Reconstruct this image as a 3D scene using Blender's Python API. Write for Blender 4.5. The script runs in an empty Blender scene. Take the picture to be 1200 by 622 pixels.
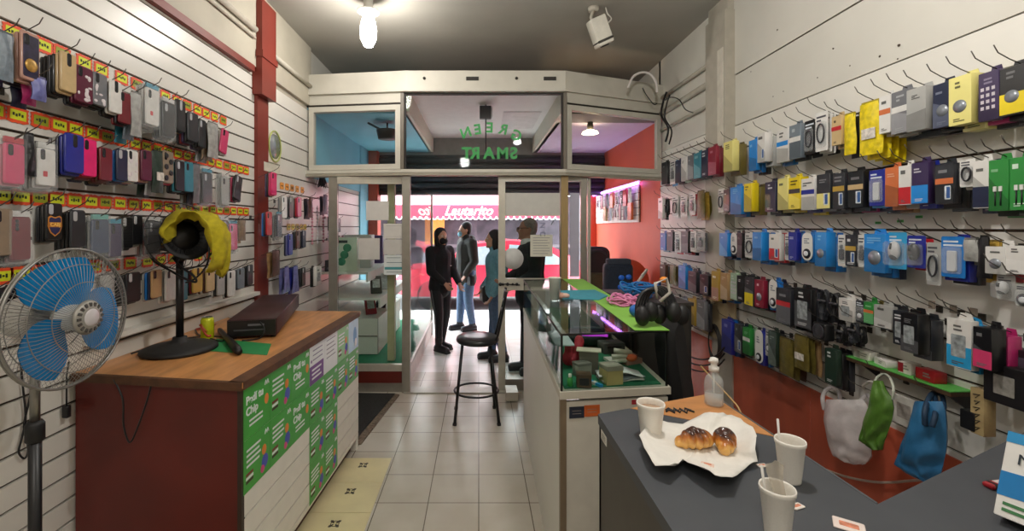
import bpy, bmesh, math, random
from mathutils import Vector, Matrix, noise
R = math.radians
rnd = random.Random(7)
scene = bpy.context.scene
COLL = scene.collection

# ------------------------------------------------------------------ camera, world, lights, exposure
F, CX, CY, EYE = 520.0, 561.0, 266.0, 1.6
cam_data = bpy.data.cameras.new('camera')
cam_data.sensor_width = 36.0
cam_data.lens = 36.0 * F / 1200.0
cam_data.shift_x = (600.0 - CX) / 1200.0
cam_data.shift_y = -(311.0 - CY) / 1200.0
cam_data.clip_start = 0.05
cam_data.clip_end = 200
cam = bpy.data.objects.new('camera', cam_data)
cam.location = (0, 0, EYE)
cam.rotation_euler = (R(90), 0, 0)
COLL.objects.link(cam)
scene.camera = cam

world = bpy.data.worlds.new('overcast_sky')
scene.world = world
world.use_nodes = True
bg = world.node_tree.nodes['Background']
bg.inputs[0].default_value = (0.86, 0.93, 1.0, 1)
bg.inputs[1].default_value = 11.5

def lamp(name, kind, loc, power, color=(1, .95, .88), size=.1, rot=(0, 0, 0), sizey=None, spot=None):
    d = bpy.data.lights.new(name, kind)
    d.energy = power
    d.color = color
    if kind == 'AREA':
        d.size = size
        if sizey:
            d.shape = 'RECTANGLE'
            d.size_y = sizey
    else:
        d.shadow_soft_size = size
    o = bpy.data.objects.new(name, d)
    o.location = loc
    o.rotation_euler = rot
    COLL.objects.link(o)
    return o

# bulbs of the shop: one over the desk, one behind the camera (the visible bulb has its own builder)
lamp('desk_bulb_light', 'POINT', (0.62, 1.45, 2.98), 60, (1, .965, .92), .06)
lamp('rear_bulb_light', 'POINT', (-0.3, -0.7, 2.95), 52, (1, .965, .92), .10)

vs = scene.view_settings
scene.display_settings.display_device = 'sRGB'
vs.view_transform = 'Standard'
vs.look = 'None'
vs.exposure = 0.0
vs.gamma = 1.0
vs.use_curve_mapping = False
try:
    scene.cycles.use_denoising = True
    scene.cycles.max_bounces = 8
    scene.cycles.transparent_max_bounces = 24
    scene.cycles.sample_clamp_indirect = 6
    scene.cycles.caustics_reflective = False
    scene.cycles.caustics_refractive = False
except Exception:
    pass

# ------------------------------------------------------------------ helpers
def W(px, py, z):
    return Vector(((px - CX) / F * z, z, EYE - (py - CY) / F * z))

def on_h(px, py, h):                     # point at height h seen at a pixel
    z = F * (EYE - h) / (py - CY)
    return Vector(((px - CX) / F * z, z, h))

def on_x(px, py, x):                     # point on a side plane
    return W(px, py, x * F / (px - CX))

def lin(hexs):
    hexs = hexs.lstrip('#')
    c = [int(hexs[i:i + 2], 16) / 255 for i in (0, 2, 4)]
    return tuple(((v / 12.92) if v <= .04045 else ((v + .055) / 1.055) ** 2.4) for v in c) + (1,)

_M = {}
def M(hexs, rough=.5, metal=0, vary=.12, scale=14, spec=.5, bump=0, emit=0, sheen=0, trans=0, kind='principled', coat=0, scale3=None):
    key = (hexs, rough, metal, vary, scale, spec, bump, emit, trans, kind, coat, scale3)
    if key in _M:
        return _M[key]
    m = bpy.data.materials.new('%s_%s' % (kind, hexs.lstrip('#')))
    m.use_nodes = True
    nt = m.node_tree
    N, L = nt.nodes, nt.links
    N.clear()
    out = N.new('ShaderNodeOutputMaterial')
    col = lin(hexs)
    if kind == 'glass':
        t = N.new('ShaderNodeBsdfTransparent')
        t.inputs[0].default_value = col
        g = N.new('ShaderNodeBsdfGlossy')
        g.inputs['Roughness'].default_value = rough
        fr = N.new('ShaderNodeFresnel')
        fr.inputs[0].default_value = 1.25
        hf = N.new('ShaderNodeMath'); hf.operation = 'MULTIPLY'; hf.inputs[1].default_value = .55
        L.new(fr.outputs[0], hf.inputs[0])
        mx = N.new('ShaderNodeMixShader')
        L.new(hf.outputs[0], mx.inputs[0]); L.new(t.outputs[0], mx.inputs[1]); L.new(g.outputs[0], mx.inputs[2])
        L.new(mx.outputs[0], out.inputs[0])
        _M[key] = m
        return m
    p = N.new('ShaderNodeBsdfPrincipled')
    p.inputs['Roughness'].default_value = rough
    p.inputs['Metallic'].default_value = metal
    p.inputs['Specular IOR Level'].default_value = spec
    if coat:
        p.inputs['Coat Weight'].default_value = coat
    tc = N.new('ShaderNodeTexCoord')
    no = N.new('ShaderNodeTexNoise')
    no.inputs['Scale'].default_value = scale
    no.inputs['Detail'].default_value = 4
    if scale3:
        mp = N.new('ShaderNodeMapping')
        mp.inputs['Scale'].default_value = scale3
        L.new(tc.outputs['Object'], mp.inputs[0]); L.new(mp.outputs[0], no.inputs['Vector'])
    else:
        L.new(tc.outputs['Object'], no.inputs['Vector'])
    rp = N.new('ShaderNodeValToRGB')
    a, b = 1 - vary, 1 + vary * .6
    rp.color_ramp.elements[0].position = .3
    rp.color_ramp.elements[1].position = .7
    rp.color_ramp.elements[0].color = tuple(min(1, c * a) for c in col[:3]) + (1,)
    rp.color_ramp.elements[1].color = tuple(min(1, c * b) for c in col[:3]) + (1,)
    L.new(no.outputs['Fac'], rp.inputs[0])
    L.new(rp.outputs[0], p.inputs['Base Color'])
    if bump:
        bp = N.new('ShaderNodeBump')
        bp.inputs['Strength'].default_value = bump
        bp.inputs['Distance'].default_value = .01
        L.new(no.outputs['Fac'], bp.inputs['Height']); L.new(bp.outputs[0], p.inputs['Normal'])
    if emit:
        L.new(rp.outputs[0], p.inputs['Emission Color'])
        p.inputs['Emission Strength'].default_value = emit
    if trans:                                  # clear thin plastic
        t = N.new('ShaderNodeBsdfTransparent')
        mx = N.new('ShaderNodeMixShader')
        mx.inputs[0].default_value = 1 - trans
        L.new(t.outputs[0], mx.inputs[1]); L.new(p.outputs[0], mx.inputs[2]); L.new(mx.outputs[0], out.inputs[0])
    else:
        L.new(p.outputs[0], out.inputs[0])
    _M[key] = m
    return m

GLASS = M('#f4faf8', .02, kind='glass')
CLEAR = M('#d9dcde', .12, trans=.84, vary=.05)
STEEL = M('#8e8d88', .35, .85, vary=.1)
BLACKM = M('#17171a', .38, vary=.2)
WIRE = M('#57524c', .35, .7)
CREAM = M('#d8d2c2', .5, vary=.06, scale=3)
WHITE = M('#e6e3da', .5, vary=.04)

class MB:
    """collects shapes and links them as one mesh object"""
    def __init__(s):
        s.v, s.f, s.m, s.mats, s.sm = [], [], [], [], []
    def mi(s, mat):
        if mat not in s.mats:
            s.mats.append(mat)
        return s.mats.index(mat)
    def add(s, verts, faces, mat, smooth=False, mtx=None):
        o = len(s.v)
        for p in verts:
            p = Vector(p)
            s.v.append(mtx @ p if mtx else p)
        k = s.mi(mat)
        for f in faces:
            s.f.append([i + o for i in f]); s.m.append(k); s.sm.append(smooth)
        return s
    def box(s, lo, hi, mat, mtx=None):
        x0, y0, z0 = lo; x1, y1, z1 = hi
        v = [(x0, y0, z0), (x1, y0, z0), (x1, y1, z0), (x0, y1, z0), (x0, y0, z1), (x1, y0, z1), (x1, y1, z1), (x0, y1, z1)]
        f = [(0, 3, 2, 1), (4, 5, 6, 7), (0, 1, 5, 4), (1, 2, 6, 5), (2, 3, 7, 6), (3, 0, 4, 7)]
        return s.add(v, f, mat, False, mtx)
    def slab(s, poly, z0, z1, mat, mtx=None, smooth=False):      # plan polygon (ccw) extruded in z
        n = len(poly)
        a = sum(poly[i][0] * poly[(i + 1) % n][1] - poly[(i + 1) % n][0] * poly[i][1] for i in range(n))
        if a < 0: poly = poly[::-1]
        v = [(p[0], p[1], z0) for p in poly] + [(p[0], p[1], z1) for p in poly]
        f = [tuple(range(n - 1, -1, -1)), tuple(range(n, 2 * n))]
        s.add(v, f, mat, False, mtx)
        f = [(i, (i + 1) % n, n + (i + 1) % n, n + i) for i in range(n)]
        return s.add(v, f, mat, smooth, mtx)
    def plate(s, poly, y0, y1, mat, mtx=None, smooth=False):     # polygon in x,z extruded in y (front is -y)
        n = len(poly)
        a = sum(poly[i][0] * poly[(i + 1) % n][1] - poly[(i + 1) % n][0] * poly[i][1] for i in range(n))
        if a < 0: poly = poly[::-1]
        v = [(p[0], y0, p[1]) for p in poly] + [(p[0], y1, p[1]) for p in poly]
        s.add(v, [tuple(range(n)), tuple(range(2 * n - 1, n - 1, -1))], mat, False, mtx)
        return s.add(v, [((i + 1) % n, i, n + i, n + (i + 1) % n) for i in range(n)], mat, smooth, mtx)
    def tube(s, pts, r, mat, n=8, closed=False, caps=True, mtx=None):
        pts = [Vector(p) for p in pts]
        m = len(pts)
        rs = r if isinstance(r, (list, tuple)) else [r] * m
        vs_, prev = [], None
        for i, p in enumerate(pts):
            a = pts[(i - 1) % m] if (closed or i > 0) else p
            b = pts[(i + 1) % m] if (closed or i < m - 1) else p
            t = (b - a)
            if t.length < 1e-9: t = Vector((0, 0, 1))
            t.normalize()
            if prev is None:
                up = Vector((0, 0, 1)) if abs(t.z) < .9 else Vector((1, 0, 0))
                u = t.cross(up).normalized()
            else:
                u = prev - t * prev.dot(t)
                if u.length < 1e-6: u = t.cross(Vector((0, 0, 1)))
                u.normalize()
            prev = u
            w = t.cross(u)
            for k in range(n):
                an = 2 * math.pi * k / n
                vs_.append(p + (u * math.cos(an) + w * math.sin(an)) * rs[i])
        f = []
        for i in range(m if closed else m - 1):
            j = (i + 1) % m
            for k in range(n):
                k2 = (k + 1) % n
                f.append((i * n + k, i * n + k2, j * n + k2, j * n + k))
        if caps and not closed:
            f.append(tuple(range(n - 1, -1, -1))); f.append(tuple((m - 1) * n + k for k in range(n)))
        return s.add(vs_, f, mat, True, mtx)
    def lathe(s, prof, mat, n=24, mtx=None, smooth=True):
        v, f = [], []
        for r, z in prof:
            for k in range(n):
                a = 2 * math.pi * k / n
                v.append((r * math.cos(a), r * math.sin(a), z))
        for i in range(len(prof) - 1):
            for k in range(n):
                k2 = (k + 1) % n
                f.append((i * n + k, i * n + k2, (i + 1) * n + k2, (i + 1) * n + k))
        if prof[0][0] > 1e-5: f.append(tuple(range(n - 1, -1, -1)))
        if prof[-1][0] > 1e-5: f.append(tuple((len(prof) - 1) * n + k for k in range(n)))
        return s.add(v, f, mat, smooth, mtx)
    def ell(s, c, r, mat, n=14, mtx=None):
        prof = [(max(1e-6, math.sin(math.pi * i / (n // 2 + 2))), -math.cos(math.pi * i / (n // 2 + 2))) for i in range(n // 2 + 3)]
        if not hasattr(r, '__len__'): r = (r, r, r)
        mm = Matrix.Translation(Vector(c)) @ Matrix.Diagonal((r[0], r[1], r[2], 1))
        if mtx: mm = mtx @ mm
        return s.lathe(prof, mat, n, mm)
    def rbox(s, w, h, d, r, mat, mtx=None, seg=4, ch=None, c=(0, 0, 0)):   # rounded card/box: w along x, h along z, d along y
        ch = min(d * .3, .003) if ch is None else ch
        def ring(inset, y):
            pts = []
            rr = max(r - inset, .0003)
            for qx, qz, a0 in ((1, 1, 0), (-1, 1, 90), (-1, -1, 180), (1, -1, 270)):
                ox, oz = qx * (w / 2 - inset - rr), qz * (h / 2 - inset - rr)
                for k in range(seg + 1):
                    a = R(a0 + 90 * k / seg)
                    pts.append((c[0] + ox + rr * math.cos(a), c[1] + y, c[2] + oz + rr * math.sin(a)))
            return pts
        rings = [ring(ch, -d / 2), ring(0, -d / 2 + ch), ring(0, d / 2 - ch), ring(ch, d / 2)]
        n = len(rings[0])
        v = [p for q in rings for p in q]
        f = []
        for i in range(3):
            for k in range(n):
                k2 = (k + 1) % n
                f.append((i * n + k2, i * n + k, (i + 1) * n + k, (i + 1) * n + k2))
        s.add(v, f, mat, True, mtx)
        return s.add(v, [tuple(range(n)), tuple(range(4 * n - 1, 3 * n - 1, -1))], mat, False, mtx)
    def mesh(s, name):
        me = bpy.data.meshes.new(name)
        me.from_pydata([tuple(p) for p in s.v], [], s.f)
        for m in s.mats: me.materials.append(m)
        me.polygons.foreach_set('material_index', s.m)
        me.polygons.foreach_set('use_smooth', s.sm)
        me.update()
        return me
    def obj(s, name, parent=None, loc=None, rz=0, rot=None):
        o = bpy.data.objects.new(name, s.mesh(name))
        COLL.objects.link(o)
        if loc is not None: o.location = loc
        if rot: o.rotation_euler = rot
        elif rz: o.rotation_euler = (0, 0, rz)
        if parent: o.parent = parent
        return o

def tag(o, label, cat, group=None):
    o['label'] = label
    o['category'] = cat
    if group: o['group'] = group
    return o

def thing(name, label, cat, loc=(0, 0, 0), rz=0, group=None):
    o = bpy.data.objects.new(name, None)
    o.empty_display_size = .05
    COLL.objects.link(o)
    o.location = loc
    o.rotation_euler = (0, 0, rz)
    return tag(o, label, cat, group)

def struct(mb, name):
    o = mb.obj(name)
    o['kind'] = 'structure'
    return o

ORD = 'zeroth first second third fourth fifth sixth seventh eighth ninth tenth eleventh twelfth thirteenth fourteenth fifteenth sixteenth seventeenth eighteenth nineteenth twentieth'.split()
for _t, _b in (('twenty', 20), ('thirty', 30), ('forty', 40)):
    if _b > 20: ORD.append({30: 'thirtieth', 40: 'fortieth'}[_b])
    for _k in range(1, 10): ORD.append(_t + '-' + ORD[_k])

def text_mesh(body, size, mat, shear=0, extrude=.0008, align='CENTER', bold=0):
    c = bpy.data.curves.new('text', 'FONT')
    c.body = body; c.size = size; c.extrude = extrude; c.shear = shear
    c.align_x = align; c.align_y = 'CENTER'; c.offset = bold
    o = bpy.data.objects.new('text', c)
    COLL.objects.link(o)
    bpy.context.view_layer.update()
    me = bpy.data.meshes.new_from_object(o.evaluated_get(bpy.context.evaluated_depsgraph_get()))
    bpy.data.objects.remove(o)
    me.materials.clear()
    me.materials.append(mat)
    return me

def text_obj(name, body, size, mat, parent, loc, rot=(R(90), 0, 0), **k):   # default: reads from -y
    o = bpy.data.objects.new(name, text_mesh(body, size, mat, **k))
    COLL.objects.link(o)
    o.location = loc
    o.rotation_euler = rot
    if parent: o.parent = parent
    return o

def arc(cx, cy, r, a0, a1, n, f=lambda a, b: (a, b)):
    return [f(cx + r * math.cos(R(a0 + (a1 - a0) * i / n)), cy + r * math.sin(R(a0 + (a1 - a0) * i / n))) for i in range(n + 1)]

def smooth_path(pts, sub=6):
    pts = [Vector(p) for p in pts]
    out = []
    n = len(pts)
    for i in range(n - 1):
        p0, p1, p2, p3 = pts[max(i - 1, 0)], pts[i], pts[i + 1], pts[min(i + 2, n - 1)]
        for k in range(sub):
            t = k / sub
            out.append(.5 * ((2 * p1) + (p2 - p0) * t + (2 * p0 - 5 * p1 + 4 * p2 - p3) * t * t + (3 * p1 - p0 - 3 * p2 + p3) * t ** 3))
    out.append(pts[-1])
    return out

def remesh(mb, voxel, smooth=4, mats=None):
    """union of the collected closed shells as one continuous mesh"""
    o = bpy.data.objects.new('tmp', mb.mesh('tmp'))
    COLL.objects.link(o)
    md = o.modifiers.new('r', 'REMESH'); md.mode = 'VOXEL'; md.voxel_size = voxel; md.use_smooth_shade = True
    if smooth:
        sm = o.modifiers.new('s', 'SMOOTH'); sm.factor = .5; sm.iterations = smooth
    bpy.context.view_layer.update()
    me = bpy.data.meshes.new_from_object(o.evaluated_get(bpy.context.evaluated_depsgraph_get()))
    bpy.data.objects.remove(o)
    me.materials.clear()
    for m in (mats or mb.mats[:1]): me.materials.append(m)
    me.polygons.foreach_set('material_index', [0] * len(me.polygons))
    me.polygons.foreach_set('use_smooth', [True] * len(me.polygons))
    return me

def mesh_obj(name, me, parent=None, loc=(0, 0, 0)):
    o = bpy.data.objects.new(name, me)
    COLL.objects.link(o)
    o.location = loc
    if parent: o.parent = parent
    return o

# ------------------------------------------------------------------ measurements of the room
XL, XR = -1.70, 1.95
CEIL = 3.38
PA, PB, PC, PD = (XL, 4.42), (-0.70, 4.30), (0.83, 4.30), (XR, 4.74)      # plan of the shopfront
def front_y(x):
    for a, b in ((PA, PB), (PB, PC), (PC, PD)):
        if a[0] - 1e-6 <= x <= b[0] + 1e-6:
            return a[1] + (b[1] - a[1]) * (x - a[0]) / (b[0] - a[0])
    return 4.3
# ------------------------------------------------------------------ the setting
def tile_material(name, c1, c2, grout, size, rough=.25, mortar=.006):
    m = bpy.data.materials.new(name)
    m.use_nodes = True
    nt = m.node_tree; N, L = nt.nodes, nt.links
    p = N['Principled BSDF']
    tc = N.new('ShaderNodeTexCoord')
    mp = N.new('ShaderNodeMapping')
    mp.inputs['Location'].default_value = (0.0, 0.07, 0)
    br = N.new('ShaderNodeTexBrick')
    br.offset = 0; br.squash = 1
    br.inputs['Color1'].default_value = lin(c1); br.inputs['Color2'].default_value = lin(c2); br.inputs['Mortar'].default_value = lin(grout)
    br.inputs['Scale'].default_value = 1
    br.inputs['Mortar Size'].default_value = mortar * .5
    br.inputs['Mortar Smooth'].default_value = .1
    br.inputs['Brick Width'].default_value = size
    br.inputs['Row Height'].default_value = size
    L.new(tc.outputs['Object'], mp.inputs[0]); L.new(mp.outputs[0], br.inputs['Vector'])
    no = N.new('ShaderNodeTexNoise'); no.inputs['Scale'].default_value = 3.5; no.inputs['Detail'].default_value = 6
    L.new(tc.outputs['Object'], no.inputs['Vector'])
    mx = N.new('ShaderNodeMix'); mx.data_type = 'RGBA'; mx.blend_type = 'MULTIPLY'
    rp = N.new('ShaderNodeValToRGB')
    rp.color_ramp.elements[0].color = (.86, .84, .8, 1); rp.color_ramp.elements[1].color = (1, 1, 1, 1)
    rp.color_ramp.elements[0].position = .35; rp.color_ramp.elements[1].position = .6
    L.new(no.outputs['Fac'], rp.inputs[0])
    mx.inputs[0].default_value = .8
    L.new(br.outputs['Color'], mx.inputs[6]); L.new(rp.outputs[0], mx.inputs[7])
    L.new(mx.outputs[2], p.inputs['Base Color'])
    p.inputs['Roughness'].default_value = rough
    return m

TILE = tile_material('pale_floor_tile', '#cfc9be', '#c8c1b4', '#6f675c', .294)
b = MB()
b.box((XL - .1, -1.6, -.06), (XR + .1, 4.9, 0), TILE)
struct(b, 'floor')
OUT_TILE = tile_material('white_porch_tile', '#e6e4df', '#e0ddd6', '#b8b2a8', .4)
b = MB()
b.box((XL - .4, 4.9, -.05), (XR + .4, 7.9, .0), OUT_TILE)
struct(b, 'floor_porch')
b = MB()
b.box((-9, 7.9, -.2), (9, 8.6, -.01), M('#c9c5bd', .8, vary=.2, scale=5))
struct(b, 'pavement')
b = MB()
b.box((-14, 8.6, -.3), (14, 20, -.12), M('#6e6d6c', .85, vary=.2, scale=3))
struct(b, 'road')

# strip of old yellowish tiles with small black ornaments beside the long counter
YEL = M('#e3d6a8', .3, vary=.08, scale=6)
INK = M('#3a332a', .5)
b = MB()
for k in range(9):
    y0 = 3.07 - .294 * (k + 1)
    if y0 < .5: break
    b.box((-1.02, y0 + .002, .0), (-.603, y0 + .292, .004), YEL)
    cx, cy = -.775, y0 + .2
    for a in range(4):
        mt = Matrix.Translation((cx, cy, .004)) @ Matrix.Rotation(R(90 * a + 45), 4, 'Z')
        b.slab([(.007, -.003), (.030, -.009), (.040, 0), (.030, .009), (.007, .003)], 0, .0008, INK, mt)
    mt = Matrix.Translation((cx, cy, .004))
    ring = arc(0, 0, .022, 0, 360, 16)
    b.tube([(q[0], q[1], .0) for q in ring[:-1]], .0022, INK, 4, closed=True, mtx=mt)
struct(b, 'floor_strip')

# ceiling
b = MB()
b.box((XL - .1, -1.6, CEIL), (XR + .1, 7.2, CEIL + .1), M('#a9a59c', .8, vary=.10, scale=1.6))
struct(b, 'ceiling')
b = MB()
b.box((XL - .1, -1.7, 0), (XR + .1, -1.6, CEIL), M('#cfcabd', .7))
struct(b, 'wall_back')

SLAT = M('#e1ded6', .32, vary=.05, scale=2.5)
GROOVE = M('#4a3a2c', .7)
def slats(b, side, y0, y1, z0, z1, pitch, zref, groove=.0115, mat=SLAT, thick=.016):
    """boards separated by dark grooves; zref is the height of one groove"""
    x = XL if side < 0 else XR
    xo = x - .06 if side < 0 else x + .06
    g = sorted(zref + pitch * k for k in range(-40, 40) if z0 + .01 < zref + pitch * k < z1 - .01)
    edges = [z0 - groove / 2] + g + [z1 + groove / 2]
    for a, c in zip(edges[:-1], edges[1:]):
        lo, hi = a + groove / 2, c - groove / 2
        if side < 0: b.box((x - thick, y0, lo), (x, y1, hi), mat)
        else: b.box((x, y0, lo), (x + thick, y1, hi), mat)
    if side < 0: b.box((xo, y0, z0), (x - thick + .001, y1, z1), GROOVE)
    else: b.box((x + thick - .001, y0, z0), (xo, y1, z1), GROOVE)

HL = [2.345, 2.012, 1.71, 1.42]                       # hook rows on the fan-side wall
HR = [2.185, 1.884, 1.60, 1.282, .947]                # hook rows on the other wall
b = MB()
slats(b, -1, -1.6, 3.36, .10, 2.76, .0985, 2.345)
slats(b, -1, 3.53, 6.3, .10, 2.76, .148, 2.345)
b.box((XL - .06, 3.36, 0), (XL - .001, 3.53, 2.76), GROOVE)
# upper fascia above the slats
b.box((XL - .06, -1.6, 2.80), (XL + .03, 4.42, CEIL), M('#b9b2a2', .65, vary=.12, scale=3))
b.box((XL - .06, -1.6, .0), (XL - .001, 6.3, .1), M('#8a8274', .6))
b.box((XL - .07, -1.6, 2.74), (XL - .002, 4.6, 2.83), M('#b9b2a2', .65, vary=.12, scale=3))
struct(b, 'wall_left')
b = MB()
RED = M('#7f3024', .5, vary=.12, scale=5)
b.box((XL - .02, -1.6, 2.755), (XL + .035, 3.3, 2.80), RED)
struct(b, 'trim_1')
b = MB()
PIPE = M('#c2bcae', .5)
b.tube([(XL + .05, -1.6, 3.06), (XL + .05, 3.28, 3.06)], .022, PIPE, 10)
b.tube([(XL + .045, -1.6, 3.0), (XL + .045, 3.28, 3.0)], .012, PIPE, 8)
b.tube([(XL + .05, 3.56, 2.98), (XL + .05, 4.36, 2.98)], .02, PIPE, 10)
struct(b, 'trim_2')
b = MB()
b.box((XL - .02, 3.36, .0), (XL + .025, 3.535, 2.76), RED)
b.box((XL - .02, 3.33, 2.60), (XL + .075, 3.56, 3.32), RED)
b.box((XL - .02, 3.32, 2.88), (XL + .085, 3.57, 2.93), RED)
struct(b, 'pillar_red')
b = MB()
b.box((XL, 1.9, 1.09), (XL + .05, 3.35, 1.115), WHITE)
struct(b, 'trim_3')

# wall above the desk: smooth panels on top, slats, red panelling
PANEL = M('#d2cfc6', .5, vary=.07, scale=2.2)
b = MB()
b.box((XR, -1.6, 2.76), (XR + .06, 3.40, CEIL), PANEL)
b.box((XR + .004, -1.6, 2.374), (XR + .06, 3.40, 2.752), PANEL)
b.box((XR + .01, -1.6, 2.752), (XR + .06, 3.40, 2.76), GROOVE)
slats(b, 1, -1.6, 3.40, 1.283, 2.365, .299, 2.185, groove=.011)
slats(b, 1, -1.6, 3.40, .655, 1.283, .1495, 1.1335, groove=.011)
b.box((XR + .017, -1.6, 1.27), (XR + .06, 3.40, 1.29), GROOVE)
b.box((XR + .017, -1.6, 2.365), (XR + .06, 3.40, 2.374), GROOVE)
b.box((XR, 3.66, 2.40), (XR + .06, 4.80, CEIL), PANEL)
slats(b, 1, 3.66, 4.76, .655, 2.395, .1495, 2.185)
for px, py in ((911, 35), (880, 84), (958, 91), (918, 107), (996, 77), (1052, 69), (1053, 53), (976, 57), (1031, 66), (906, 113)):
    q = on_x(px, py, XR + .004 if py > 60 else XR)
    b.tube([(q.x - .001, q.y, q.z), (q.x + .01, q.y, q.z)], .006 if px % 2 else .004, GROOVE, 8)
struct(b, 'wall_right')
b = MB()
WOODRED = M('#c75f44', .42, vary=.3, scale=3, scale3=(1, 1, .25), coat=.2)
y = -1.6
while y < 4.7:
    y2 = min(y + 1.05, 4.75)
    b.box((XR - .008, y + .003, .0), (XR + .05, y2 - .003, .655), WOODRED)
    y = y2
struct(b, 'wall_right_panelling')
b = MB()
GREYP = M('#b3ada0', .45, vary=.08)
b.box((XR - .075, 3.38, 1.04), (XR + .05, 3.67, CEIL - .12), GREYP)
b.box((XR - .02, 3.38, 0), (XR + .05, 3.67, 1.04), GREYP)
b.box((XR - .08, 3.40, 2.05), (XR - .074, 3.48, 2.98), M('#d2ccbf', .4))
b.box((XR - .05, 3.39, CEIL - .12), (XR + .05, 3.67, CEIL + .02), GREYP)
struct(b, 'pillar_grey')
b = MB()
for zz, rr in ((2.96, .02), (2.80, .028), (2.62, .016)):
    b.tube([(XR - .02, 3.70, zz), (XR - .02, 4.72, zz)], rr, M('#aca699', .5), 8)
struct(b, 'trim_4')

# shopfront: top beam, lower beam, mullions
def along(b, x0, x1, z0, z1, mat, t0=-.05, t1=.05):
    """a bar that follows the bent shopfront between x0 and x1"""
    xs = [x0] + [p[0] for p in (PA, PB, PC, PD) if x0 + .01 < p[0] < x1 - .01] + [x1]
    pts = [(x, front_y(x) + t0) for x in xs] + [(x, front_y(x) + t1) for x in xs[::-1]]
    b.slab(pts, z0, z1, mat)
BEAM = M('#c8c4b8', .5, vary=.1, scale=4)
DK = M('#2a2520', .6)
b = MB()
along(b, XL, XR, 2.93, 3.095, BEAM, -.06, .06)
along(b, XL, XR, 2.895, 2.925, BEAM, -.075, .06)
along(b, XL, XR, 2.925, 2.932, DK, -.05, .05)
along(b, XL, XR, 2.125, 2.155, BEAM, -.05, .05)
along(b, XL, XR, 2.095, 2.12, M('#a09a8a', .5), -.065, .05)
along(b, XL, -.735, 2.80, 2.895, BEAM, -.04, .04)
along(b, XL, -.735, 2.785, 2.80, DK, -.03, .03)
along(b, .85, XR, 2.80, 2.895, BEAM, -.04, .04)
along(b, .85, XR, 2.785, 2.80, DK, -.03, .03)
# little dark vents and bolts of the top beam
for x in (-.06, .06 + .62):
    y = front_y(x)
    b.box((x - .06, y - .066, 3.0), (x + .06, y - .058, 3.035), DK)
for x in (-.52, .36):
    b.tube([(x, front_y(x) - .07, 3.02), (x, front_y(x) - .055, 3.02)], .014, DK, 8)
struct(b, 'beam')
b = MB()
for x in (-.735, .83):
    y = front_y(x)
    b.box((x - .016, y - .045, 2.155), (x + .016, y + .045, 2.895), M('#6d6559', .5))
struct(b, 'trim_5')

def transom(n, x0, x1, z0, z1, fr, label):
    f = MB()
    if fr:
        along(f, x0, x1, z1 - fr, z1, BEAM, -.035, .035)
        along(f, x0, x1, z0, z0 + fr, BEAM, -.035, .035)
        along(f, x0, x0 + fr, z0 + fr, z1 - fr, BEAM, -.035, .035)
        along(f, x1 - fr, x1, z0 + fr, z1 - fr, BEAM, -.035, .035)
    else:
        fr = .012
        along(f, x0, x1, z1 - fr, z1, DK, -.02, .02)
        along(f, x0, x0 + fr, z0, z1 - fr, DK, -.02, .02)
        along(f, x1 - fr, x1, z0, z1 - fr, DK, -.02, .02)
    o = struct(f, 'window_%d' % n)
    g = MB()
    along(g, x0 + fr, x1 - fr, z0 + .005, z1 - fr, GLASS, -.003, .003)
    g.obj('pane', o)
    return o
transom(1, XL + .02, -.755, 2.16, 2.782, .05, '')
w2 = transom(2, -.717, .812, 2.157, 2.893, 0, '')
transom(3, .852, XR - .02, 2.16, 2.782, .05, '')
# mirrored green letters on the middle pane, seen from inside
GRN = M('#2f9a4a', .5)
lets = [('G', 1.0 * .0), ('R', 1), ('E', 2), ('E', 3), ('N', 4)]
spots = [(605, 159, -22), (590, 152, -12), (574, 150, -2), (560, 152, 8), (546, 156, 20)]
for ch, (px, py, an) in zip('GREEN', spots):
    p = W(px, py, 4.29)
    o = text_obj('letter', ch, .135, GRN, w2, (p.x, p.y, p.z), (R(90), R(an), R(180)), bold=.004)
for ch, px in zip('SMART', (602, 589, 573, 557, 547)):
    p = W(px, 180, 4.29)
    o = text_obj('letter', ch, .15, GRN, w2, (p.x, p.y, p.z), (R(90), 0, R(180)), bold=.006)

# ------------------------------------------------------------------ porch beyond the glass
BLUE = M('#86c8de', .6, vary=.06, scale=3)
ORANGE = M('#d5573a', .55, vary=.08, scale=3)
b = MB()
b.box((XL - .08, 4.40, 2.765), (XL + .0, 7.9, 2.90), BLUE)
b.box((XL - .08, 4.36, 2.88), (XL, 7.9, CEIL + .05), PANEL)  # unseen upper wall, added to stop sky light leaking in over the porch
b.box((XL - .05, 4.47, 2.10), (XL + .012, 6.3, 2.765), BLUE)
b.box((XL - .05, 6.3, 0), (XL + .02, 6.75, 2.8), BLUE)
struct(b, 'wall_porch_left')
b = MB()
b.box((XL - .02, 6.75, 0), (XL + .16, 6.98, 2.8), M('#c2482e', .5))
struct(b, 'pillar_porch')
b = MB()
b.box((XL, 4.52, 2.76), (-.74, 7.0, 2.9), BLUE)
b.box((-.76, 4.45, 2.76), (-.70, 7.0, 3.05), CREAM)
struct(b, 'ceiling_porch_left')
b = MB()
b.box((-.70, 4.42, 2.98), (.86, 7.0, 3.04), M('#e6dfdf', .6, vary=.05))
b.box((.3, 5.3, 2.972), (.75, 6.2, 2.98), M('#d9d0d2', .6))
struct(b, 'ceiling_porch')
b = MB()
b.box((.86, 4.9, 2.75), (XR + .1, 7.9, 2.85), M('#cfc0d8', .6, vary=.05))
b.box((.83, 4.45, 2.75), (.90, 7.0, 3.05), CREAM)
struct(b, 'ceiling_porch_right')
b = MB()
b.box((XR, 4.76, 0), (XR + .06, 7.9, 2.80), ORANGE)
b.box((XR, 4.76, 2.80), (XR + .08, 7.9, CEIL + .05), PANEL)  # upper wall out of view, put in to shut out the sky light
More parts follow.
